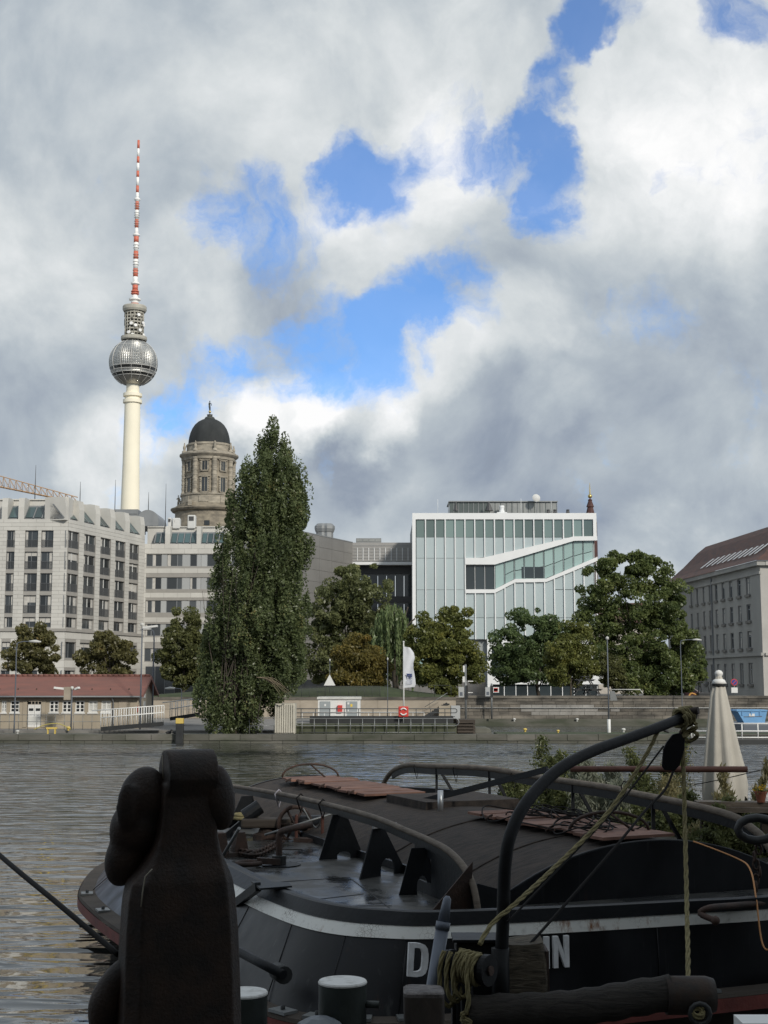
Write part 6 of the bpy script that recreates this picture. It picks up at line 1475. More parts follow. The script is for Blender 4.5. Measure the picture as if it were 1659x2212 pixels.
# red-brown hatch boards along the ridge
rb_ = random.Random(8)
def boards(a0, a1, n, c0, c1):
    for i in range(n):
        a = a0 + (a1 - a0) * i / n; w_ = (a1 - a0) / n; j = rb_.uniform(-.07, .07); zz_ = roofz((c0 + c1) / 2) + .035 + rb_.uniform(0, .02)
        M_ = Matrix.Identity(4); p = [B(a + .01, c0 + j, zz_ - .01), B(a + w_ - .01, c0 + j + rb_.uniform(-.03, .03), zz_ - .01), B(a + w_ - .01, c1 + j, zz_), B(a + .01, c1 + j, zz_)]
        MB().prism(p, (0, 0, .035)).build('hatch_board', M_board, barge)
        if i % 2: MB().tube([B(a + .1, c0 + j - .08, zz_ - .02), B(a + .1, c0 + j - .02, zz_ + .03), B(a + .1, c0 + j + .03, zz_ + .045)], .015, 5).build('board_clip', M_rust, barge)
boards(.75, 4.4, 9, 2.05, 3.05); boards(7.9, 12.4, 11, 1.75, 2.85)
# dark hatch box between the two runs of boards
mb = MB(); q = [B(5.9, 2.0, 0), B(5.9, 3.6, 0), B(7.5, 3.6, 0), B(7.5, 2.0, 0)]; mb.prism([p + Vector((0, 0, 1.98)) for p in q], (0, 0, .20)); mb.build('hatch_box', M_felt, barge)
# ring hoops on the boards, loops of cable
for (a, c, r, nm) in ((12.2, 2.3, .55, 0), (1.5, 2.55, .50, 1)):
    p0 = B(a, c, roofz(c) + .07); d_ = (BV * .9 + BU * -.3).normalized()
    MB().tube([p0 + d_ * (r * math.cos(math.pi * i / 12)) + Vector((0, 0, .45 * r * math.sin(math.pi * i / 12))) for i in range(13)], .022, 6).build('bent_hoop', M_rust, barge)
    MB().tube([p0 + Vector((0, 0, .44 * r)), p0 + d_ * .25 + BU * -.12], .018, 5).build('hoop_stay', M_rust, barge)
rc_ = random.Random(4)
for k in range(15):
    a, c = rc_.uniform(1.3, 4.0), rc_.uniform(2.2, 3.7); r = rc_.uniform(.25, .6); p = B(a, c, roofz(c) + .07); pts = []
    for i in range(26):
        t = 2 * math.pi * i / 26; pts.append(p + BU * (r * 1.3 * math.cos(t)) + BV * (r * .8 * math.sin(t)) + Vector((0, 0, (roofz(c + r * .8 * math.sin(t)) - roofz(c)) + .05 + .04 * math.sin(2 * t + k) + .03 * math.sin(3 * t + 2 * k))))
    MB().tube(pts, .010, 5, closed=True).build('cable_loop', M_cable, barge)
# rails on both sides
r0, r1 = B(.38, .09, 0), B(11.2, .62, 0); rd = (r1 - r0).normalized(); rn = Vector((rd.y, -rd.x, 0))
rail = [onplane(*CE(x, y), r0, rn) for x, y in ((60, 200), (178, 220), (450, 265), (700, 320), (1000, 400), (1200, 480), (1350, 545), (1450, 600), (1540, 690), (1600, 800), (1628, 930))]
rail.append(Vector((rail[-1].x, rail[-1].y, DZ + .02)))
rp = smooth_path(rail, 6)
MB().tube(rp, .040, 8).build('rail_top', M_wrail, barge)
mb = MB(); n = len(rp); cut = [i for i, p in enumerate(rp) if p.z > 1.75]
vs = []; fs = []
for p in [rp[i] for i in cut]:
    for (dz, s) in ((-.03, -1), (-.03, 1), (-.115, -1), (-.115, 1)): vs.append(p + rn * (.02 * s) + Vector((0, 0, dz)))
for i in range(len(cut) - 1):
    a = 4 * i; b = a + 4; fs += [(a, b, b + 2, a + 2), (a + 1, a + 3, b + 3, b + 1), (a + 2, b + 2, b + 3, a + 3)]
mb.add(vs, fs).build('rail_web', M_dkst, barge)
def rail_at(q):                                  # point of the rail nearest above a deck point (same distance along)
    s = (q - r0).dot(rd); return min(rp, key=lambda p: abs((p - r0).dot(rd) - s))
def arch_plate(l, r, hole, nm='stay_plate'):
    """transverse triangular plate on the deck with an arched opening at its foot"""
    p, q = onz(*CE(*l), DZ), onz(*CE(*r), DZ); top = rail_at(p.lerp(q, .4)); d_ = (q - p); L = d_.length; d_ = d_ / L
    ts = min(max((Vector((top.x, top.y, 0)) - Vector((p.x, p.y, 0))).dot(d_), .3 * L), .62 * L); h = top.z - DZ - .1
    def X(s, z): return p + d_ * s + Vector((0, 0, z))
    out = [(0, 0), (hole[0] * L, 0)] + [(L * (hole[0] + hole[1]) / 2 - L * (hole[1] - hole[0]) / 2 * math.cos(math.pi * i / 8), hole[2] * (.45 + .55 * math.sin(math.pi * i / 8))) for i in range(9)] + [(hole[1] * L, 0), (L, 0), (ts + .11, h), (ts - .11, h)]
    nrm = Vector((-d_.y, d_.x, 0)); MB().prism([X(s, z) for s, z in out], nrm * .02).build(nm, M_dkst, barge)
arch_plate((145, 467), (330, 455), (.45, .6, .05)); arch_plate((690, 658), (955, 642), (.40, .70, .10)); arch_plate((932, 775), (1208, 730), (.44, .74, .22)); arch_plate((1163, 868), (1370, 862), (.52, .82, .22))
# solid plate under the curved end of the rail, with an opening
seg = [p for p in rp if (p - r0).dot(rd) < 1.75]
lo = [(p - r0).dot(rd) for p in seg]; s0, s1 = max(lo), min(lo)
hz0, hz1, ha0, ha1 = DZ + .14, DZ + .42, s0 - .55, s0 - .12
vs = []
mb = MB(); pr_ = lambda s, z: r0 + rd * s + Vector((0, 0, z))
topz = lambda s: min(rp, key=lambda p: abs((p - r0).dot(rd) - s)).z
def strip(sa, sb, za, zb):
    n = 8; P_ = [pr_(sa + (sb - sa) * i / n, za) for i in range(n + 1)]
    Q_ = [pr_(sa + (sb - sa) * i / n, (topz(sa + (sb - sa) * i / n) if zb is None else zb)) for i in range(n + 1)]
    mb.prism(P_ + Q_[::-1], rn * .018)
strip(s1 + .02, ha0, DZ, None); strip(ha0, ha1, hz1, None); strip(ha0, ha1, DZ, hz0); strip(ha1, s0, DZ, None)
mb.build('end_bulwark', M_dkst, barge)
a = pr_(s1 + .2, DZ + .0); MB().prism([a, a - BV * .5, pr_(s1 + .12, DZ + .55)], rd * .02).build('brace_plate', M_rust, barge)
# far rail
f0, f1 = B(0, 5.1, 0), B(16, 5.35, 0); fd = (f1 - f0).normalized(); fn = Vector((fd.y, -fd.x, 0))
fr_ = [onplane(x, y, f0, fn) for x, y in ((822, 1712), (830, 1690), (848, 1666), (880, 1653), (932, 1655), (1050, 1660), (1178, 1681), (1318, 1702), (1370, 1714), (1480, 1736), (1580, 1762), (1624, 1789), (1652, 1815), (1672, 1850))]
fp = smooth_path(fr_, 6); MB().tube(fp, .055, 8).build('rail_top', M_wrail, barge)
vs = []; fs = []; mb = MB()
for p in fp[12:-6]:
    for (dz, s) in ((-.03, -1), (-.03, 1), (-.17, -1), (-.17, 1)): vs.append(p + fn * (.02 * s) + Vector((0, 0, dz)))
for i in range(len(fp[12:-6]) - 1): a = 4 * i; b = a + 4; fs += [(a, b, b + 2, a + 2), (a + 1, a + 3, b + 3, b + 1), (a + 2, b + 2, b + 3, a + 3)]
mb.add(vs, fs).build('rail_web', M_dkst, barge)
for (x0, y0) in ((943, 1658), (1057, 1662), (1237, 1692), (1410, 1722)):
    p = onplane(x0, y0, f0, fn); MB().bar((p.x, p.y, DZ), p, .07, .05).build('rail_post', M_dkst, barge); MB().bar(p + BU * -.15 + BV * .45 + Vector((0, 0, DZ - p.z)), p + BU * -.10, .06, .05).build('rail_stay', M_dkst, barge)
for x in (900, 985, 1110, 1180, 1350): p = onplane(x, 1656 + max(0, x - 930) * .10, f0, fn); MB().tube([p + fn * .07 + Vector((0, 0, .05)), p + fn * -.02 + Vector((0, 0, .075)), p + fn * -.07, p + fn * .0 + Vector((0, 0, -.26)), p + fn * .07 + Vector((0, 0, .05))], .012, 4).build('rope_lashing', M_cable, barge)
for x, y in ((450, 265), (580, 290), (712, 325)): p = onplane(*CE(x, y), r0, rn); MB().tube([p + rn * .07 + rd * .04, p + Vector((0, 0, .065)), p - rn * .07, p + Vector((0, 0, -.22)), p + rn * .07 + rd * .04], .014, 5).build('rope_lashing', mat('pale_lashing', (.32, .31, .35), .8) if x == 450 else M_cable, barge)
# galvanised T bracket on the roof
p = onplane(*CE(1410, 400), B(0, 3.1, 0), BV); pz = p.z
q0 = onz(*CE(1410, 395), 2.0); zt_ = at(*CE(1405, 245), q0.y).z
MB().tube([q0, (q0.x, q0.y, zt_)], .045, 10).build('bracket_post', M_galv2, barge); MB().lathe([(.001, 0), (.13, 0), (.13, .02), (.001, .021)], q0 + Vector((0, 0, .01)), 4, False).build('bracket_plate', M_galv2, barge)
MB().bar(q0 + BU * .25 - BV * .3 + Vector((0, 0, -.04)), q0 - BU * .5 + BV * .1 + Vector((0, 0, -.06)), .10, .08).build('channel_bar', M_galv2, barge); MB().bar(q0 - BV * 1.1 + Vector((0, 0, -.12)), q0 + BV * .9 + Vector((0, 0, -.05)), .05, .06).build('channel_bar', M_galv2, barge)
vy = onz(*CE(1085, 425), 1.75).y
MB().tube(smooth_path([at(*CE(x, y), vy) for x, y in ((1018, 425), (1025, 402), (1060, 385), (1110, 383), (1145, 405), (1150, 432))], 5), .075, 10).build('vent_elbow', mat('faded_red_pipe', (.20, .07, .06), .6, var=.3, vscale=4), barge)
# sloping flat bar and rusty tube crossing towards the garden barge
a, b = onplane(*CE(1000, 375), B(6.6, 0, 0), BU), at(1182, 1662, 19.6)
MB().bar(onplane(868, 1742, B(7.2, 0, 0), BU), b, .04, .085).build('sloping_bar', M_dkst, barge)
MB().tube([at(1232, 1661, 19.4), at(1615, 1662, 18.9)], .042, 8).build('rusty_tube', mat('rusty_tube_steel', (.13, .055, .04), .7, var=.4, vscale=6), None, 'long rusty tube lying level in front of the closed parasol', 'tube')
# ---- deck gear on the left side
def dk_(x, y, z=DZ): return onz(*CE(x, y), z)
pz = dk_(450, 690); mb = MB(); mb.tube(smooth_path([pz, pz + Vector((0, 0, .25)), pz + Vector((0, 0, .40)), pz + BV * .08 + Vector((0, 0, .47)), pz + BV * .55 + BU * .25 + Vector((0, 0, .50))], 5), .045, 10); mb.build('bent_pipe', M_rust, barge)
MB().lathe([(.001, 0), (.10, 0), (.10, .13), (.085, .135), (.001, .135)], pz, 12, False).build('pipe_socket', M_black, barge); MB().lathe([(.001, 0), (.27, 0), (.27, .015), (.001, .016)], pz + Vector((.03, 0, 0)), 18, False).build('pipe_flange', M_dkst, barge)
p = dk_(270, 700); MB().tube([p + BV * (.17 * math.cos(t * .52)) + BU * (.14 * math.sin(t * .52)) + Vector((0, 0, .05)) for t in range(12)], .035, 6, closed=True).build('shackle_ring', M_rust, barge); MB().bar(p + BV * .12 + Vector((0, 0, .08)), p + BV * .42 + BU * -.1 + Vector((0, 0, .06)), .09, .08).build('shackle_pin', M_rust, barge)
rch = random.Random(9); P_ = [dk_(x, y) for x, y in ((230, 640), (300, 650), (350, 635), (400, 610), (440, 585), (470, 565))]
chain = smooth_path(P_, 5)
for i, p in enumerate(chain[:-1]):
    d_ = (chain[i + 1] - p).normalized(); s_ = Vector((-d_.y, d_.x, 0)) if i % 2 else Vector((0, 0, 1))
    MB().tube([p + d_ * (.085 * math.cos(t * math.pi / 4)) + s_ * (.05 * math.sin(t * math.pi / 4)) + Vector((0, 0, .06)) for t in range(8)], .018, 5, closed=True).build('chain_link', M_rust, barge)
p = dk_(620, 600); pu = dk_(555, 545)
fr = [dk_(553, 548), dk_(708, 556)]
for q in fr: MB().bar(q, q + Vector((0, 0, .42)), .08, .05).build('upright', mat('windlass_red', (.13, .05, .035), .7, var=.4, vscale=5), barge, bevel=.02)
MB().bar(fr[0] + Vector((0, 0, .03)), fr[1] + Vector((0, 0, .03)), .2, .06).build('windlass_base', M_rust, barge)
wc = fr[0].lerp(fr[1], .2) + BU * .35 + Vector((0, 0, .24))
MB().tube([wc + BV * (.27 * math.cos(t * math.pi / 10)) + Vector((0, 0, .27 * math.sin(t * math.pi / 10))) for t in range(20)], .035, 8, closed=True).build('hand_wheel', M_rust, barge)
for t in range(3): MB().tube([wc + BV * (.26 * math.cos(t * math.pi / 3)) + Vector((0, 0, .26 * math.sin(t * math.pi / 3))), wc - BV * (.26 * math.cos(t * math.pi / 3)) - Vector((0, 0, .26 * math.sin(t * math.pi / 3)))], .02, 6).build('wheel_spoke', M_rust, barge)
MB().tube([wc + BU * .1, wc + BV * .5 + BU * .1], .12, 12).build('windlass_drum', M_dkst, barge)
p = dk_(385, 530); MB().lathe([(.001, 0), (.24, 0), (.24, .07), (.16, .10), (.13, .18), (.001, .18)], p, 16, False).build('capstan_foot', M_rust, barge); MB().box(p.x - .42, p.x + .38, p.y - .2, p.y + .2, DZ + .18, DZ + .32).build('gear_case', M_timb, barge, bevel=.03)
mb = MB(); mb.tube([p + Vector((-.38, 0, .34)), p + Vector((-.14, .06, .50))], .12, 14, smooth=False); mb.build('winding_drum', M_dkst, barge)
p = dk_(250, 470); mb = MB(); mb.tube([p + Vector((.2 * math.cos(t * .52), .2 * math.sin(t * .52), .18)) for t in range(12)], .035, 6, closed=True); mb.build('coil_ring', M_rope, barge); mb = MB(); mb.tube([p + Vector((.19 * math.cos(t * .52), .19 * math.sin(t * .52), .23)) for t in range(12)], .03, 6, closed=True); mb.build('coil_ring', M_rope, barge); MB().lathe([(.14, 0), (.14, .18), (.001, .18)], p, 10, False).build('coil_stand', M_dkst, barge)
p = dk_(165, 640); 
for s in (-.13, .16): MB().prism([p + BV * (s - .12), p + BV * (s + .12), p + BV * (s + .05) + Vector((0, 0, .34)), p + BV * (s - .06) + Vector((0, 0, .34))], BU * .22).build('fairlead_horn', M_rust, barge)
MB().bar(p - BV * .32 + BU * .1 + Vector((0, 0, .03)), p + BV * .4 + BU * .1 + Vector((0, 0, .03)), .3, .06).build('fairlead_base', M_rust, barge)
MB().tube([p + Vector((-.1, -.3, .02)), dk_(215, 470, DZ + .5)], .025, 6).build('iron_rod', M_galv, barge)
MB().tube(smooth_path([dk_(100, 560), dk_(250, 640), dk_(420, 600), dk_(590, 600)], 6), .015, 5).build('loose_cable', M_cable, barge)
mb = MB(); mb.tube([fr[0] + Vector((-.5, 0, .1)), fr[1] + Vector((.2, .1, .45))], .02, 5); mb.tube(smooth_path([fr[0] + Vector((.1, .1, .5)), fr[0] + Vector((.3, .1, .2)), fr[1] + Vector((0, .1, .4))], 5), .015, 5); mb.build('pale_rods', M_galv, barge)
p = dk_(520, 400); mb = MB(); mb.add([p + Vector((x, y, z)) for x, y, z in ((-.5, 0, .1), (-.1, .2, .3), (.25, .1, .5), (.3, 0, .15), (-.1, -.1, .05))], [(0, 1, 2, 3, 4)]); mb.build('plastic_sheet', mat('pale_plastic', (.45, .47, .5), .5), barge)
MB().prism([dk_(75, 545), dk_(215, 510), dk_(215, 510) + Vector((0, 0, .22))], BU * .05).build('wedge_plate', M_dkst, barge)
# gunwale fitting with a spar, hawse pipe
p = onz(*CE(375, 815), 1.64); MB().prism([p + BU * .35 - BV * .08, p - BU * .25 - BV * .15, p - BU * .2 + BV * .25, p + BU * .1 + BV * .3], (0, 0, .02)).build('gunwale_plate', M_dkst, barge)
MB().bar(p - BV * .1, at(505, 1955, 17.2), .07, .10).build('short_spar', M_dkst, barge)
MB().tube([at(516, 2055, 14.9), at(612, 2106, 14.35)], .05, 10).build('hull_spar', M_dkst, barge); q = at(614, 2107, 14.4); MB().tube([q, q + BU * .25], .09, 12).build('hawse_pipe', M_black, barge)
# name letters on the near end
M_let = mat('white_lettering', (.80, .81, .82), .6, color2=(.60, .60, .60), vscale=9)
def hull_pt(px, py): return onplane(px, py, B(-.53, 1, 1), (BU - Vector((0, 0, .0))).normalized())
def letter(nm, polys):
    mb = MB()
    for pl_ in polys: mb.prism([hull_pt(x, y) for x, y in pl_], BU * .035)
    return mb.build(nm, M_let, barge)
def CH(x, y): return 899.6 + x * .2513, 1974.8 + y * .2513
def CI(x, y): return 493.7 + x * .3637, 1837.6 + y * .3637
out_ = [(1074, 548), (1115, 548), (1145, 552), (1170, 562), (1183, 582), (1188, 615), (1187, 660), (1182, 700), (1170, 730), (1150, 745), (1115, 751), (1064, 747)]
inn_ = [(1105, 578), (1120, 577), (1138, 581), (1148, 590), (1153, 605), (1154, 620), (1152, 655), (1149, 690), (1142, 708), (1130, 716), (1115, 719), (1098, 718)]
letter('letter_d', [[CI(*out_[i]), CI(*out_[(i + 1) % 12]), CI(*inn_[(i + 1) % 12]), CI(*inn_[i])] for i in range(12)])
letter('letter_l', [[CH(957, 205), CH(999, 203), CH(1003, 475), CH(961, 477)], [CH(1003, 440), CH(1070, 438), CH(1070, 472), CH(1003, 475)]])
letter('letter_i', [[CH(1101, 196), CH(1143, 194), CH(1147, 468), CH(1106, 470)]])
letter('letter_n', [[CH(1179, 191), CH(1218, 189), CH(1222, 463), CH(1183, 465)], [CH(1274, 185), CH(1312, 183), CH(1317, 455), CH(1278, 457)], [CH(1218.5, 190), CH(1222, 300), CH(1278, 456), CH(1274, 345)]])
# bent iron handle, chain and orange cord near the right edge
p0, p1, p2 = at(*CG(1660, 255), 15.7), at(*CG(1370, 282), 15.2), at(*CG(1400, 345), 15.05); MB().tube(smooth_path([p0, p0.lerp(p1, .6), p1, p1 + Vector((-.1, 0, -.06)), p2], 4), .035, 8).build('bent_handle', M_rust, barge); MB().sphere(p2, .05, 10, 8).build('handle_knob', M_rust, barge)
cord = [B(.5, 3.1, roofz(3.1) + .05)] + [at(*CG(x, y), Y) for x, y, Y in ((1500, 35, 16.2), (1570, 90, 15.9), (1600, 230, 15.6), (1625, 430, 15.4), (1655, 490, 15.3), (1700, 440, 15.3))]
MB().tube(smooth_path(cord, 6), .010, 5).build('orange_cord', mat('orange_cord', (.55, .26, .10), .6), barge)
pc = at(1632, 1790, 16.2); MB().tube([pc + Vector((.22 * math.cos(t * .52), -.05, .13 * math.sin(t * .52))) for t in range(12)], .05, 8, closed=True).build('shackle_ring', M_black, barge)
for i in range(7):
    q = pc + Vector((0.03 * math.sin(i * 2), 0, -.15 - i * .085)); s_ = Vector((1, 0, 0)) if i % 2 else Vector((0, 1, 0))
    MB().tube([q + Vector((0, 0, .06 * math.cos(t * math.pi / 4))) + s_ * (.035 * math.sin(t * math.pi / 4)) for t in range(8)], .014, 5, closed=True).build('chain_link', M_rust, barge)

# ================================================================= FOREGROUND GEAR ON THE LANDING STAGE
def strand_rope(pts, r=.02, pitch=.11, n=3, seg=None):
    """laid rope: three strands twisted round the path"""
    P_ = [Vector(p) for p in pts]; L = sum((b - a).length for a, b in zip(P_, P_[1:])); m = seg or int(L / pitch * 7); Q = []
    cum = [0.]
    for a, b in zip(P_, P_[1:]): cum.append(cum[-1] + (b - a).length)
    def at_s(s):
        for i in range(len(P_) - 1):
            if s <= cum[i + 1] or i == len(P_) - 2: return P_[i].lerp(P_[i + 1], (s - cum[i]) / max(1e-6, cum[i + 1] - cum[i]))
    C_ = [at_s(L * i / m) for i in range(m + 1)]; mb = MB(); prev = None; fr = []
    for i, p in enumerate(C_):
        tg = (C_[min(i + 1, m)] - C_[max(i - 1, 0)]).normalized()
        if prev is None: a = tg.orthogonal().normalized()
        else: a = prev - tg * prev.dot(tg); a = a.normalized() if a.length > 1e-6 else tg.orthogonal().normalized()
        prev = a; fr.append((a, tg.cross(a)))
    for k in range(n):
        pts2 = []
        for i, p in enumerate(C_):
            t = 2 * math.pi * (k / n + L * i / m / pitch / 3); a, b = fr[i]; pts2.append(p + (a * math.cos(t) + b * math.sin(t)) * r * .52)
        mb.tube(pts2, r * .56, 5)
    return mb
# --- davit
M_davit = mat('davit_black', (.008, .0085, .0095), .48, color2=(.015, .016, .018), vscale=4., spec=.16, bump=.15, bscale=25)
dv = thing('davit', 'bent black steel davit pipe leaning out over the barge', 'davit', (at(1077, 2212, 9.0).x, 9.0, 1.42))
pc = [(1066, 2330), (1075, 2212), (1081, 2100), (1086.6, 1990), (1089, 1900), (1093, 1850), (1101, 1808), (1125, 1752), (1164, 1701), (1217, 1655), (1282, 1622), (1348, 1598), (1414, 1574), (1480, 1548), (1492, 1543)]
ys = [9.0, 9.0, 9.0, 9.0, 9.0, 9.0, 9.02, 9.1, 9.25, 9.45, 9.7, 9.95, 10.2, 10.5, 10.55]
dp = [at(x, y, Y) for (x, y), Y in zip(pc, ys)]; dp[0].z = 1.42
path = smooth_path(dp, 6); rr = [.0425 if i < 30 else .0425 - .004 * min(1, (i - 30) / 40) for i in range(len(path))]
MB().tube(path, rr, 14).build('pipe', M_davit, dv)
tip = dp[-1]; MB().sphere(tip + Vector((.0, 0, .0)), .055, 12, 8).build('tip_cap', M_davit, dv); MB().tube([tip + Vector((-.03, -.05, .02)), tip + Vector((.04, -.09, .03))], .03, 10).build('tip_bolt', M_rust, dv)
piece('base_plate', M_black, dv, (dp[0].x, 9.0, 1.435), (.4, .4, .03)); MB().tube([dp[2] + Vector((0, 0, -.35)), dp[2] + Vector((0, 0, .15))], .058, 14).build('sleeve', M_davit, dv)
# rope lashing round the tip
q = dp[-2]; dd = (dp[-1] - dp[-3]).normalized(); e1 = dd.orthogonal().normalized(); e2 = dd.cross(e1)
rope = thing('davit_rope', 'olive hemp rope lashed round the davit tip and led to the drum', 'rope', at(1015, 2212, 8.9))
hel = [q + dd * (-.10 + .028 * (i / 12)) + (e1 * math.cos(i * math.pi / 6) + e2 * math.sin(i * math.pi / 6)) * (.062 + .012 * math.sin(i * 1.3)) for i in range(66)]
strand_rope(hel, .016, .09).build('lashing', M_rope, rope)
kn = [q + Vector((.02 + .05 * math.cos(i * .9), -.05 + .03 * math.sin(i * 1.7), -.06 - .012 * i * .5 + .03 * math.sin(i * 1.1))) for i in range(18)]
strand_rope(smooth_path(kn, 4), .016, .09).build('knot', M_rope, rope)
# block plate hanging from the tip
bl = thing('hanging_block', 'dark steel pulley cheek hanging under the davit tip', 'pulley', at(1450, 1662, 10.45))
prof = [(1143, 250), (1160, 215), (1190, 178), (1225, 170), (1250, 200), (1248, 250), (1225, 330), (1200, 358), (1150, 355), (1136, 335)]
for Y in (10.42, 10.50): MB().prism([at(*CF(x, y), Y) for x, y in prof], (0, .025, 0)).build('cheek', M_davit, bl, bevel=.006)
cb = at(*CF(1192, 270), 10.48); MB().tube([cb + Vector((0, -.012, 0)), cb + Vector((0, .012, 0))], .07, 16).build('sheave', M_rust, bl); MB().tube([tip + Vector((0, 0, -.02)), at(*CF(1225, 185), 10.46)], .02, 8).build('hanger', M_rust, bl)
# rope leading down left to the drum
pr = [at(1429, 1559, 10.3), at(1395, 1632, 10.15), at(1310, 1760, 9.85), at(1200, 1872, 9.4), at(1110, 1955, 8.95), at(1064, 1994, 8.82), at(1036, 2040, 8.72)]
strand_rope(smooth_path(pr, 4), .0155, .10).build('fall_line', M_rope, rope)
# drum with rope turns
dr = thing('rope_drum', 'black drum wound with hemp rope beside the davit foot', 'winch', (at(1040, 2100, 8.9).x, 8.9, 1.42))
ax = Vector((.80, -.60, 0)); dc = at(1052, 2096, 8.75)
MB().tube([dc - ax * .02, dc + ax * .02], .095, 24, smooth=False).build('flange', M_davit, dr); MB().tube([dc - ax * .26, dc - ax * .021], .07, 16).build('barrel', M_davit, dr); MB().tube([dc - ax * .28, dc - ax * .261], .095, 24, smooth=False).build('flange', M_davit, dr)
MB().tube([dc + ax * .021, dc + ax * .035], .03, 10).build('hub', M_rust, dr); MB().tube([dc - ax * .15, dc - ax * .15 + Vector((0, 0, -.4))], .04, 8).build('pedestal', M_davit, dr); piece('foot', M_black, dr, (dc.x - ax.x * .15, dc.y - ax.y * .15, 1.50), (.3, .3, .16))
e1 = Vector((0, 0, 1)); e2 = ax.cross(e1)
hl = [dc - ax * (.04 + .16 * (i / 80)) + (e1 * math.cos(i * math.pi / 8) + e2 * math.sin(i * math.pi / 8)) * (.088 + .02 * math.sin(i * .4)) for i in range(81)]
strand_rope(hl, .016, .09).build('rope_turns', M_rope, rope)
for k in range(3):
    a = dc - ax * (.10 + .05 * k); lp = [a + Vector((-.10, -.03, .10)), a + Vector((-.13, -.05, 0)), a + Vector((-.12, -.05, -.12 - .03 * k)), a + Vector((-.06, -.03, -.17 - .03 * k)), a + Vector((-.02, 0, -.1))]; strand_rope(smooth_path(lp, 5), .015, .09).build('slack_turn', M_rope, rope)
tail = [at(1012, 2062, 8.72), at(1008, 2110, 8.68), at(1012, 2160, 8.66), at(1007, 2192, 8.66)]; strand_rope(smooth_path(tail, 5), .0155, .09).build('tail', M_rope, rope)
kq = tail[-1]; strand_rope(smooth_path([kq + Vector((.03 * math.cos(i * 1.4), .02 * math.sin(i * 2.1), -.006 * i + .02 * math.sin(i))) for i in range(14)], 4), .014, .08).build('tail_knot', M_rope, rope)
for k in range(4): MB().tube([kq + Vector((0, 0, -.06)), kq + Vector((-.03 + .02 * k, -.01, -.17))], .004, 4).build('frayed_end', M_rope, rope)
# vertical rope to the timber
vr = thing('hanging_rope', 'hemp rope hanging straight from the davit block to the timber', 'rope', at(1500, 2180, 9.6))
strand_rope(smooth_path([at(1475, 1612, 10.48), at(1479, 1760, 10.3), at(1483, 1920, 9.9), at(1486, 2050, 9.3), at(1488, 2125, 8.95), at(1505, 2180, 8.66)], 5), .0165, .11).build('strand', M_rope, vr)
strand_rope(smooth_path([at(1505, 2180, 8.64) + Vector((.035 * math.cos(i * 1.05), -.02 + .01 * math.sin(i), .022 * math.sin(i * 1.05) - .002 * i)) for i in range(14)], 4), .014, .08).build('knot', M_rope, vr)
MB().tube(smooth_path([at(1433, 1612, 10.4), at(1330, 1745, 10.0), at(1180, 1905, 9.3), at(1095, 1992, 8.93)], 6), .007, 6).build('stay_wire', M_cable, None, 'thin dark wire running beside the davit rope', 'wire')
MB().tube(smooth_path([at(1456, 1660, 10.45), at(1437, 1705, 10.3), at(1395, 1750, 10.1), at(1320, 1840, 9.7), at(1180, 2000, 9.2), at(1120, 2065, 9.05)], 6), .010, 6).build('stay_wire', M_cable, None, 'dark cable from the hanging block down to the weathered stump', 'wire')
# steel box, fender pipe, stump, log, posts, bollards
bx = thing('steel_box', 'black steel locker behind the rope drum', 'locker', (at(1035, 2150, 9.15).x, 9.15, 1.42)); a, b = at(985, 2036, 9.1), at(1090, 2140, 9.1)
MB().box(a.x, b.x, 9.1, 9.34, 1.42, a.z).build('body', M_davit, bx, bevel=.015); MB().box(a.x - .02, b.x + .01, 9.08, 9.35, a.z + .002, a.z + .02).build('lid', M_davit, bx); MB().bar(at(975, 2056, 9.05), at(962, 2056, 9.03), .03, .02).build('latch', M_black, bx); MB().box(a.x - .025, a.x - .003, 9.12, 9.3, 1.6, a.z - .1).build('side_rib', M_davit, bx)
M_tubeg = mat('blue_grey_tube', (.13, .15, .19), .42, metal=.2, var=.35, vscale=8, stretch=(1, 1, .4))
ft = thing('fender_pipe', 'leaning blue-grey steel pipe in front of the letter D', 'pipe', at(926, 2130, 8.9)); p0, p1 = at(930, 2160, 8.9), at(966, 1942, 9.0)
p0.z = max(p0.z, 1.42); low = p0 + (p0 - p1) * 1.15
MB().tube([low, p0, p0.lerp(p1, .70)], .043, 14).build('lower_pipe', M_tubeg, ft); MB().tube([p0.lerp(p1, .69), p0.lerp(p1, .77)], .047, 14).build('collar', M_tubeg, ft); MB().tube([p0.lerp(p1, .75), p1, p1 + (p1 - p0).normalized() * .02], [.040, .026, .012], 14).build('upper_pipe', M_tubeg, ft)
def grain_mat(name, c0, c1):
    m = bpy.data.materials.new(name); m.use_nodes = True; t = NT(m.node_tree); b = m.node_tree.nodes['Principled BSDF']; g = t.new('ShaderNodeTexCoord'); P_ = g.outputs['Object']
    wv = t.noise(t.vmath('MULTIPLY', P_, (1.2, 9, 9)), 3.2, 8, .68, 1.2); f = t.rng(wv, .35, .65); t.put(b.inputs['Base Color'], t.mix(f, c0, c1)); b.inputs['Roughness'].default_value = .85
    bn = t.new('ShaderNodeBump'); bn.inputs['Strength'].default_value = .9; bn.inputs['Distance'].default_value = .03; t.put(bn.inputs['Height'], wv); t.l.new(bn.outputs[0], b.inputs['Normal']); return m
M_log = grain_mat('log_wood', (.036, .030, .024), (.012, .0095, .008)); M_stump = grain_mat('stump_wood', (.15, .125, .088), (.035, .028, .02))
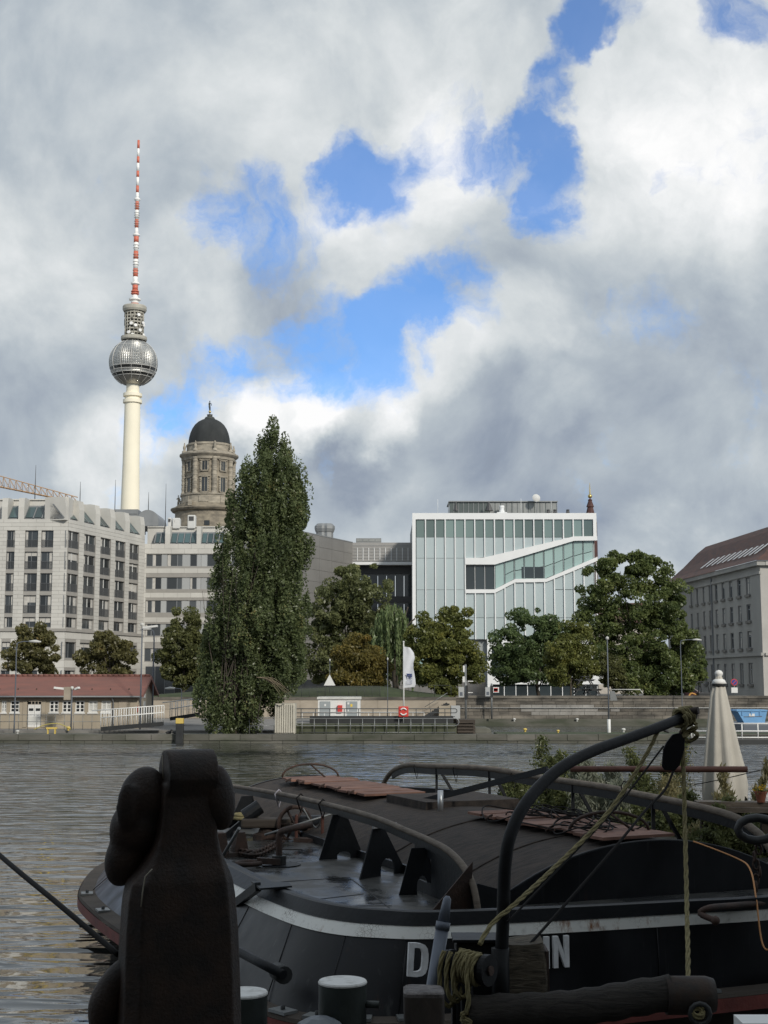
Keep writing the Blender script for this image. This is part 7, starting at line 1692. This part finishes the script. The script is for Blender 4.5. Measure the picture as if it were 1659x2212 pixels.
def wobble(mb, amp, seed, fr=5.):
    rg = random.Random(seed); ph = [rg.uniform(0, 6) for _ in range(6)]
    mb.v = [(x + amp * math.sin(fr * z + ph[0] + 3 * y) * math.cos(fr * 1.7 * x + ph[3]), y + amp * math.sin(fr * 1.3 * x + ph[1]), z + amp * math.sin(fr * .9 * x + ph[2] + 4 * y)) for x, y, z in mb.v]; return mb
lg = thing('timber_log', 'long dark fender log with a steel cap at its right end', 'log', (at(1270, 2190, 8.75).x, 8.8, 1.42))
l0, l1 = at(1012, 2196, 8.75), at(1448, 2150, 8.75)
lp = [l0.lerp(l1, i / 24) for i in range(25)]; mb = MB(); mb.tube(lp, [.108 + .006 * math.sin(i * 1.9) for i in range(25)], 22); wobble(mb, .012, 3).build('log', M_log, lg)
MB().tube([l1 - Vector((.03, 0, 0)), l1 + Vector((.22, 0, 0)), l1 + Vector((.27, 0, 0))], [.115, .115, .10], 22).build('steel_cap', mat('cap_steel', (.028, .026, .025), .6, color2=(.045, .03, .022), vscale=9, spec=.25, bump=.3), lg)
rq = at(1512, 2190, 8.62); MB().tube([rq + Vector((.06 * math.cos(t * .52), 0, .06 * math.sin(t * .52))) for t in range(12)], .016, 8, closed=True).build('ring', M_black, lg)
for x in (1120, 1400): p = at(x, 2230, 8.8); piece('chock', M_timb, lg, (p.x, 8.85, 1.60), (.25, .3, .36))
pb = at(1270, 2240, 8.85); piece('lower_baulk', M_log, lg, (pb.x, 8.95, 1.60), (1.25, .25, .34))
sm = thing('timber_stump', 'weathered cracked timber stump behind the log', 'stump', (at(1130, 2150, 9.2).x, 9.2, 1.42))
def rbox(x0, x1, y0, y1, z0, z1, n=6):
    mb = MB(); vs = []; fs = []; ring_n = 20
    for k in range(n + 1):
        z = z0 + (z1 - z0) * k / n; s = 1. if k < n else .9; cx, cy, hx_, hy_ = (x0 + x1) / 2, (y0 + y1) / 2, (x1 - x0) / 2 * s, (y1 - y0) / 2 * s
        for i in range(ring_n):
            t = 2 * math.pi * i / ring_n; e_ = .35; vs.append((cx + hx_ * math.copysign(abs(math.cos(t)) ** e_, math.cos(t)), cy + hy_ * math.copysign(abs(math.sin(t)) ** e_, math.sin(t)), z))
    for k in range(n):
        for i in range(ring_n): j = (i + 1) % ring_n; fs.append((k * ring_n + i, k * ring_n + j, (k + 1) * ring_n + j, (k + 1) * ring_n + i))
    fs.append(tuple(n * ring_n + i for i in range(ring_n))); fs.append(tuple(range(ring_n))[::-1]); return mb.add(vs, fs, False)
a, b = at(1080, 2036, 9.1), at(1181, 2036, 9.1)
mb = rbox(a.x, b.x, 9.02, 9.33, 1.42, at(1130, 2034, 9.1).z, 8); wobble(mb, .014, 7, 11).build('block', M_stump, sm); MB().box(b.x - .012, b.x + .008, 9.05, 9.3, 1.6, at(1130, 2052, 9.1).z).build('iron_strap', M_rust, sm)
ps = thing('oak_post', 'squat dark oak post with pale worn top in front of the fender pipe', 'post', (at(915, 2200, 8.3).x, 8.3, 1.42)); a, b = at(872, 2145, 8.3), at(960, 2145, 8.3)
M_oak = mat('oak_post_wood', (.06, .045, .036), .7, color2=(.03, .024, .02), vscale=6, stretch=(1, 1, .3), bump=.5, bscale=20)
zo = at(915, 2150, 8.3).z; mb = rbox(a.x, b.x, 8.2, 8.45, 1.42, zo, 5); mb.v = [v_ if v_[2] < zo - .02 else ((v_[0] - (a.x + b.x) / 2) / .9 + (a.x + b.x) / 2, (v_[1] - 8.325) / .9 + 8.325, v_[2]) for v_ in mb.v]; wobble(mb, .006, 5, 9).build('shaft', M_oak, ps)
mb = rbox(a.x, b.x, 8.2, 8.45, zo + .001, at(915, 2139, 8.3).z, 3); wobble(mb, .006, 5, 9).build('worn_top', mat('worn_top', (.15, .135, .13), .65, color2=(.05, .042, .04), vscale=16, bump=.5, bscale=40), ps)
M_boll = mat('bollard_paint', (.028, .036, .033), .5, var=.4, vscale=6, bump=.2); M_bwh = mat('bollard_white', (.62, .62, .60), .6, color2=(.35, .34, .31), vscale=12, fmin=.5, fmax=.75)
def big_bollard(px, py, rpx_, Y, label, pin=False):
    c = at(px, py, Y); r = rpx_ * Y / F0; t = thing('bollard', label, 'bollard', (c.x, Y, 1.42), 'white-topped bollards on the landing stage')
    MB().lathe([(r, 1.42 - c.z), (r * .98, -.03), (r, -.004)], (c.x, Y, c.z), 28).build('barrel', M_boll, t); MB().lathe([(r * 1.0, -.004), (r * 1.005, .004), (r * .96, .012), (.001, .014)], (c.x, Y, c.z), 28, False).build('white_top', M_bwh, t)
    if pin:
        MB().tube([(c.x + r * .8, Y - .02, c.z - .12), (c.x + r * 1.5, Y - .03, c.z - .12)], .022, 8).build('cross_pin', M_boll, t); MB().tube([(c.x + r * .8, Y - .02, c.z - .42), (c.x + r * 1.5, Y - .03, c.z - .42)], .03, 8).build('cross_pin', M_boll, t)
big_bollard(740, 2122, 51, 8.3, 'white-topped bollard in the middle of the bottom edge', True); big_bollard(527, 2146, 50, 8.2, 'white-topped bollard half hidden by the anchor')
c = at(690, 2192, 8.0); MB().lathe([(.14, 1.42 - c.z), (.14, -.05), (.118, -.02), (.06, .005), (.001, .012)], (c.x, 8.0, c.z - .02), 8, False).build('capped_pile', mat('grey_cap', (.12, .135, .155), .45, var=.25, vscale=10), None, 'low pile with pointed grey cap at the bottom edge', 'pile')
# rubble of stones at the foot of the rope tail
rg = random.Random(12); M_rub = mat('rubble', (.16, .165, .175), .8, var=.5, vscale=8, island=.4)
for k, (x, y) in enumerate(((985, 2192), (1008, 2205), (1035, 2188), (1050, 2204))):
    p = at(x, y, 8.9); mb = MB(); mb.sphere((p.x, 8.9, 1.62), .09 + .02 * rg.random(), 8, 6, (1.2, 1, 2.2)); wobble(mb, .02, 20 + k, 20).build('rubble_stone', M_rub, None, ('leftmost pale stone at the foot of the rope tail', 'second pale stone at the foot of the rope tail', 'third pale stone at the foot of the rope tail', 'rightmost pale stone at the foot of the rope tail')[k], 'stone', 'pale stones beside the log')
MB().box(at(1600, 2212, 7.6).x, at(1760, 2212, 7.6).x, 7.55, 7.75, 1.425, at(1640, 2206, 7.6).z).build('white_kerb_board', M_white, None, 'white board end in the bottom right corner', 'board')

# ================================================================= ANCHOR CLOSE TO THE CAMERA
def CD(x, y): return 164.6 + x * .2976, 1563.3 + y * .2976
AY = 3.6
M_anch = mat('anchor_iron', (.013, .009, .0075), .58, color2=(.036, .02, .013), vscale=14., bump=.28, bscale=130, spec=.38, detail=8)
an = thing('anchor', 'big rust-brown anchor shank with shackle standing at the left foreground', 'anchor', (at(395, 2212, AY).x, AY, 2.35))
ka = AY / F0 * .2976                                 # metres per crop unit
ac = at(*CD(770, 1500), AY).x
zA = lambda y: at(*CD(770, y), AY).z
AR = Matrix.Rotation(R(24), 4, 'Z')
def AL(x, y, z): return Vector((ac, AY, 0)) + AR @ Vector((x, y, 0)) + Vector((0, 0, z))
def oct_ring(hx_, hy_, ch, z, ox=0.): return [AL(x + ox, y, z) for x, y in ((hx_ - ch, -hy_), (hx_, -hy_ + ch), (hx_, hy_ - ch), (hx_ - ch, hy_), (-hx_ + ch, hy_), (-hx_, hy_ - ch), (-hx_, -hy_ + ch), (-hx_ + ch, -hy_))]
W_ = lambda u: u * ka
secs = [(425, 200, 90, 3100, -10), (425, 200, 90, 2300, -10), (415, 196, 88, 1900, -14), (402, 192, 86, 1500, -22), (384, 186, 82, 1250, -28), (362, 180, 76, 1130, -26), (318, 165, 60, 1060, -10), (275, 146, 40, 990, 0), (235, 134, 26, 910, 5), (208, 126, 18, 800, 10), (192, 122, 16, 620, 12), (185, 120, 14, 430, 10)]
rings = [oct_ring(W_(a), W_(b), W_(c), zA(y), W_(o)) for a, b, c, y, o in secs]
rings[0] = [Vector((p.x, p.y, 2.36)) for p in rings[0]]
mb = MB(); vs = [p for r in rings for p in r]; fs = []
for k in range(len(rings) - 1):
    for i in range(8): j = (i + 1) % 8; fs.append((k * 8 + i, k * 8 + j, (k + 1) * 8 + j, (k + 1) * 8 + i))
mb.add(vs, fs, False); mb.f += [tuple(range(8))[::-1], tuple(len(vs) - 8 + i for i in range(8))]; mb.sm += [False, False]; SHK = mb
# rounded eye at the head
ez_ = zA(400); er = zA(185) - ez_; hx_ = W_(178)
mb = MB(); ns = 16; L_, R_ = [], []
for i in range(ns + 1):
    t = math.pi * i / ns; L_.append(AL(-hx_ + W_(25), er * .82 * math.cos(t), ez_ + er * math.sin(t))); R_.append(AL(hx_ + W_(25), er * .82 * math.cos(t), ez_ + er * math.sin(t)))
L_ += [AL(-hx_ + W_(25), -W_(122), zA(520)), AL(-hx_ + W_(25), W_(122), zA(520))]; R_ += [AL(hx_ + W_(25), -W_(122), zA(520)), AL(hx_ + W_(25), W_(122), zA(520))]
n = len(L_); mb.add(L_ + R_, [tuple(range(n)), tuple(range(2 * n - 1, n - 1, -1))] + [(i, (i + 1) % n, n + (i + 1) % n, n + i) for i in range(n)]); 
SHK.add(mb.v, mb.f)
def fuse(mb, nm, vox, it):
    mb.sm = [True] * len(mb.f); o = mb.build(nm, M_anch, an); r = o.modifiers.new('fuse', 'REMESH'); r.mode = 'VOXEL'; r.voxel_size = vox; r.use_smooth_shade = True; s_ = o.modifiers.new('soft', 'SMOOTH'); s_.iterations = it; s_.factor = .5; return o
fuse(SHK, 'shank', .0045, 2)
def lump(nm, pts, rad, seed, sy=1.):
    P_ = smooth_path([at(*CD(x, y), AY + dy) for x, y, dy in pts], 6); n = len(P_); rr = [np.interp(i / (n - 1), np.linspace(0, 1, len(rad)), rad) * ka for i in range(n)]
    mb = MB(); mb.tube(P_, rr, 18); mb.sphere(P_[0], rr[0] * 1.0, 16, 10); mb.sphere(P_[-1], rr[-1] * 1.0, 16, 10); return wobble(mb, .0035, seed, 22).build(nm, M_anch, an)
def boss(nm, cx, cy, rx, ry, dy, seed, ry3=.9, tilt=0.):
    c = at(*CD(cx, cy), AY + dy); mb = MB(); mb.sphere((0, 0, 0), 1., 24, 16, (rx * ka, rx * ka * ry3, ry * ka)); M_ = Matrix.Rotation(R(tilt), 4, 'Y'); mb.v = [tuple(c + M_ @ Vector(p)) for p in mb.v]; return wobble(mb, .004, seed, 19)
BOS = MB()
for bb_ in (boss('', 492, 550, 180, 228, .0, 1, .8, 6), boss('', 350, 965, 130, 215, .0, 2, 1., 12), boss('', 425, 770, 178, 210, .0, 5, .9, 12), boss('', 560, 760, 150, 180, .03, 7, .9, 0), boss('', 372, 590, 84, 165, -.06, 6, .5, 4)): BOS.add(bb_.v, bb_.f)
fuse(BOS, 'shackle', .007, 9)
fuse(boss('', 1035, 535, 128, 238, .02, 3, .9, -4), 'shackle_pin_head', .008, 6)
lump('lower_ring', [(470, 1760, .0), (360, 1800, -.02), (265, 1920, -.02), (215, 2060, -.02), (225, 2200, 0), (270, 2330, .0)], [80, 100, 112, 118, 122, 118], 4)
# pale scratches on the edges
M_scr = mat('bare_metal_scratch', (.30, .27, .21), .5)
mb = MB()
MB().tube([onplane(*CD(x, y), AL(-W_(146) - .001, 0, 0), AR @ Vector((1, 0, 0))) + Vector((0, -.004, 0)) for x, y in ((628, 225), (630, 300), (634, 400))], .0018, 4).build('scratch', M_scr, an)
MB().tube([at(*CD(x, y), AY - W_(330)) for x, y in ((470, 1330), (482, 1220), (500, 1110), (552, 1055))], .0016, 4).build('scratch', M_scr, an)
# mooring wire coming in from the left
MB().tube(smooth_path([at(-140, 1720, 5.2), at(0, 1848, 4.3), at(130, 1956, 3.85), at(255, 2062, 3.6)], 6), .0075, 8).build('mooring_wire', M_cable, None, 'dark mooring wire running from the left edge to the anchor ring', 'wire')

# ================================================================= GARDEN BARGE WITH PLANTS AND PARASOL
gd = thing('garden_barge', 'low dark barge carrying a weedy garden behind the black barge', 'barge', B(11, 10, 0))
GZ = 1.0
mb = MB(); o_ = [B(1, 7.9, 0), B(18, 8.0, 0), B(20, 10, 0), B(18, 13, 0), B(1, 13, 0)]; mb.prism([p + Vector((0, 0, -.4)) for p in o_], (0, 0, GZ + .2)); mb.build('hull', M_hull, gd); mb = MB(); mb.add([p + Vector((0, 0, GZ - .19)) for p in o_], [(0, 1, 2, 3, 4)]); mb.build('deck', M_timb, gd, fixn=False)
mb = MB(); mb.prism([B(5, 8.05, GZ - .2), B(17, 8.1, GZ - .2), B(17, 11.5, GZ - .2), B(5, 11.5, GZ - .2)], (0, 0, .35)); mb.build('earth_bed', mat('garden_soil', (.035, .026, .018), .95, var=.4, vscale=5), gd)
L_g1 = leaf_mat('weed_leaves', (0.061, 0.076, 0.032), (0.176, 0.196, 0.081), (0.270, 0.243, 0.115), clump=3.); L_g2 = leaf_mat('lavender_leaves', (0.149, 0.169, 0.128), (0.324, 0.338, 0.257), clump=3.); L_g3 = leaf_mat('seed_heads', (0.176, 0.162, 0.081), (0.351, 0.311, 0.162), clump=3.)
M_stem = mat('plant_stem', (.07, .065, .03), .8)
def plant(label, px, py, Y, w_, h, m, n, leaf, seed, nm='garden_plant', droop=0., st=2., base=GZ + .15, dp_=.5):
    rng = np.random.default_rng(seed); p = at(px, py, Y); t = thing(nm, label, 'plant', (p.x, Y, base), 'plants on the garden barge'); k = Y / F0; hw_ = w_ * k; P_ = []; stm = MB()
    ns = max(5, int(w_ / 9)); per = int(n * 5.0) // ns
    for i in range(ns):
        x0 = p.x + rng.uniform(-1, 1) * hw_ * .8; y0 = Y + rng.uniform(-1, 1) * dp_; hh = h * rng.uniform(.6, 1.25); lx, ly = rng.normal() * .16 * hh, rng.normal() * .12 * hh
        stm.tube([(x0, y0, base), (x0 + lx * .4, y0 + ly * .4, base + hh * .5), (x0 + lx, y0 + ly, base + hh)], [.010, .007, .004], 4, cap=False)
        u = rng.uniform(.12, 1., per); sp_ = .11 * (1.15 - u) + .03
        q = np.stack([x0 + lx * u ** 1.5 + rng.normal(size=per) * sp_ * hw_ / max(hw_, .3) * 1.2, y0 + ly * u + rng.normal(size=per) * sp_, base + hh * u + rng.normal(size=per) * .03], 1); P_.append(q)
    np_quads('foliage', leaves_mesh(np.concatenate(P_), leaf * .42, rng, droop, st), m, t); stm.build('stems', M_stem, t, kind='stuff'); return t
plant('bushy green shrub behind the left part of the far rail', 1140, 1750, 29.5, 55, 1.35, L_g1, 1500, .10, 1); plant('silvery grass clump behind the middle of the far rail', 1330, 1780, 25.5, 75, 1.15, L_g2, 2600, .075, 2, droop=-.7, st=4.)
plant('leafy dark weeds left of the silvery grass clump', 1240, 1760, 27.5, 60, 1.25, L_g1, 1900, .10, 3); plant('tall seeding weeds above the middle of the far rail', 1410, 1740, 25.2, 50, 1.55, L_g1, 1700, .085, 4)
plant('brown seed heads in front of the tall weeds', 1445, 1790, 23.5, 40, 1.05, L_g3, 900, .07, 5, droop=-.8, st=3.); plant('dense green weeds right of the hanging rope', 1530, 1800, 22.8, 62, 1.0, L_g1, 2200, .10, 6)
plant('feathery pale plume plant beside the parasol', 1595, 1760, 22.0, 20, 1.35, L_g3, 700, .09, 7, droop=-.9, st=3.5); plant('broad leafed green plant at the right edge', 1635, 1800, 21.5, 45, 1.0, L_g1, 1600, .13, 8, st=1.4)
plant('wide low green weeds below the far rail', 1380, 1830, 23.2, 110, .65, L_g1, 3000, .10, 9); plant('tangled weeds below the parasol', 1560, 1850, 21.2, 80, .6, L_g1, 2000, .10, 10); plant('wispy twigs left of the parasol', 1480, 1720, 24.6, 40, 1.5, L_g3, 380, .05, 11, st=3.)
plant('broad bank of fine weeds behind the middle rail posts', 1215, 1790, 26.6, 95, 1.0, L_g1, 2600, .09, 21); plant('fine pale grasses between the rail posts', 1290, 1800, 25.0, 90, .95, L_g2, 2400, .07, 22, droop=-.8, st=4.)
plant('thick weeds right of the silvery grass clump', 1460, 1800, 23.8, 90, .95, L_g1, 3000, .09, 23); plant('low tangle of weeds at the far end of the garden', 1120, 1770, 30.0, 60, .8, L_g1, 1500, .09, 24)
plant('mixed weeds hanging over the barge edge at the right', 1590, 1830, 20.6, 70, .95, L_g1, 2400, .09, 25); plant('pale dry grass tuft below the curved rail end', 1500, 1850, 21.6, 60, .8, L_g3, 1200, .07, 26, droop=-.8, st=3.5)
# closed parasol
pr_ = thing('garden_parasol', 'closed cream garden parasol standing on the garden barge', 'parasol', (at(1566, 1720, 24.6).x, 24.6, GZ)); UY = 24.6; uc = at(1552, 1480, UY).x
M_canv = mat('cream_canvas', (.50, .475, .42), .9, var=.12, vscale=3, bump=.15, bscale=40)
prof = [(1452, 3, 1553), (1478, 12, 1553), (1500, 17, 1552.5), (1540, 23, 1555), (1580, 29, 1558), (1620, 34, 1561), (1655, 39, 1564), (1690, 42, 1566), (1715, 40, 1566)]
NS = 48; vs = []; fs = []; rg = random.Random(3)
for k, (y, hw_, cx) in enumerate(prof):
    c = at(cx, y, UY); r = hw_ * UY / F0; f = k / (len(prof) - 1)
    for i in range(NS):
        t = 2 * math.pi * i / NS; fold = 1 + (.05 + .17 * f) * math.sin(8 * t + 1.2 * f + .5 * math.sin(3 * t)); dz = 0
        if k >= 7: dz = -.16 * math.sin(4 * t + .6) * (k - 6) * .5 - (.10 if math.sin(5 * t) > .3 else 0) * (k - 6)
        vs.append((c.x + r * fold * math.cos(t), UY + r * fold * .9 * math.sin(t), c.z + dz))
for k in range(len(prof) - 1):
    for i in range(NS): j = (i + 1) % NS; fs.append((k * NS + i, k * NS + j, (k + 1) * NS + j, (k + 1) * NS + i))
mb = MB(); mb.add(vs, fs, True); mb.build('folded_canopy', M_canv, pr_)
c = at(1553, 1466, UY); MB().lathe([(.10, -.10), (.135, -.085), (.10, -.02), (.05, .0), (.04, .03), (.07, .07), (.075, .10), (.05, .14), (.001, .155)], c, 16).build('finial', M_white, pr_); MB().lathe([(.13, -.13), (.135, -.10), (.12, -.09)], c, 20, False).build('top_ring', M_black, pr_)
MB().tube([(uc + .08, UY, GZ - .2), (uc + .03, UY, c.z - .1)], .028, 10).build('pole', mat('parasol_pole', (.35, .33, .29), .5), pr_)
piece('foot', M_conc, pr_, (uc + .08, UY, GZ + .05), (.5, .5, .12))
# plank bench and flower pot at the right edge
bn = thing('plank_staging', 'dark plank staging with two boards at the right edge', 'staging', at(1600, 1800, 20.6) * 1)
for (y, yy) in ((1738, 20.6), (1750, 20.4)): a, b = at(1503, y - 3, 20.7), at(1720, y, yy); MB().bar(a, b, .30, .07).build('plank', M_wrail, bn)
for x in (1520, 1650): a = at(x, 1744, 20.6); MB().bar((a.x, 20.6, GZ - .2), a, .1, .1).build('leg', M_timb, bn)
fp_ = at(1644, 1733, 20.5); pt = thing('flower_pot', 'terracotta flower pot with yellow flowers on the plank staging', 'flower pot', fp_)
MB().lathe([(.001, 0), (.055, 0), (.085, .13), (.095, .135), (.095, .165), (.08, .165), (.075, .14), (.001, .14)], fp_, 18, False).build('pot', mat('terracotta', (.26, .09, .05), .8, var=.2, vscale=10), pt)
rng = np.random.default_rng(5); q = np.array(fp_) + np.array([0, 0, .2]) + rng.normal(size=(60, 3)) * np.array([.05, .05, .03]); np_quads('flowers', leaves_mesh(q, .03, rng), leaf_mat('yellow_flowers', (.40, .25, .01), (.65, .42, .03)), pt); q = np.array(fp_) + np.array([0, 0, .17]) + rng.normal(size=(80, 3)) * np.array([.06, .06, .02]); np_quads('foliage', leaves_mesh(q, .035, rng), L_g1, pt)
# line strung from the parasol to the right
MB().tube(smooth_path([at(1500, 1695, 24.2), at(1565, 1682, 23.6), at(1700, 1650, 22)], 5), .008, 5).build('line', M_cable, None, 'thin dark line strung past the parasol to the right edge', 'line')
lb_ = at(1189.5, 1676, 21.); t = thing('lamp_bulb', 'small glowing bulb hanging by the far rail', 'lamp', lb_); MB().sphere(lb_, .035, 10, 8).build('bulb', mat('bulb_glow', (1, .8, .5), .4, emit=((1, .72, .38), 2.2)), t); MB().tube([lb_ + Vector((0, 0, .03)), lb_ + Vector((0, 0, .08))], .018, 8).build('socket', M_black, t); MB().tube([lb_ + Vector((0, 0, .08)), at(1160, 1664, 21.)], .006, 4).build('cord', M_cable, t)
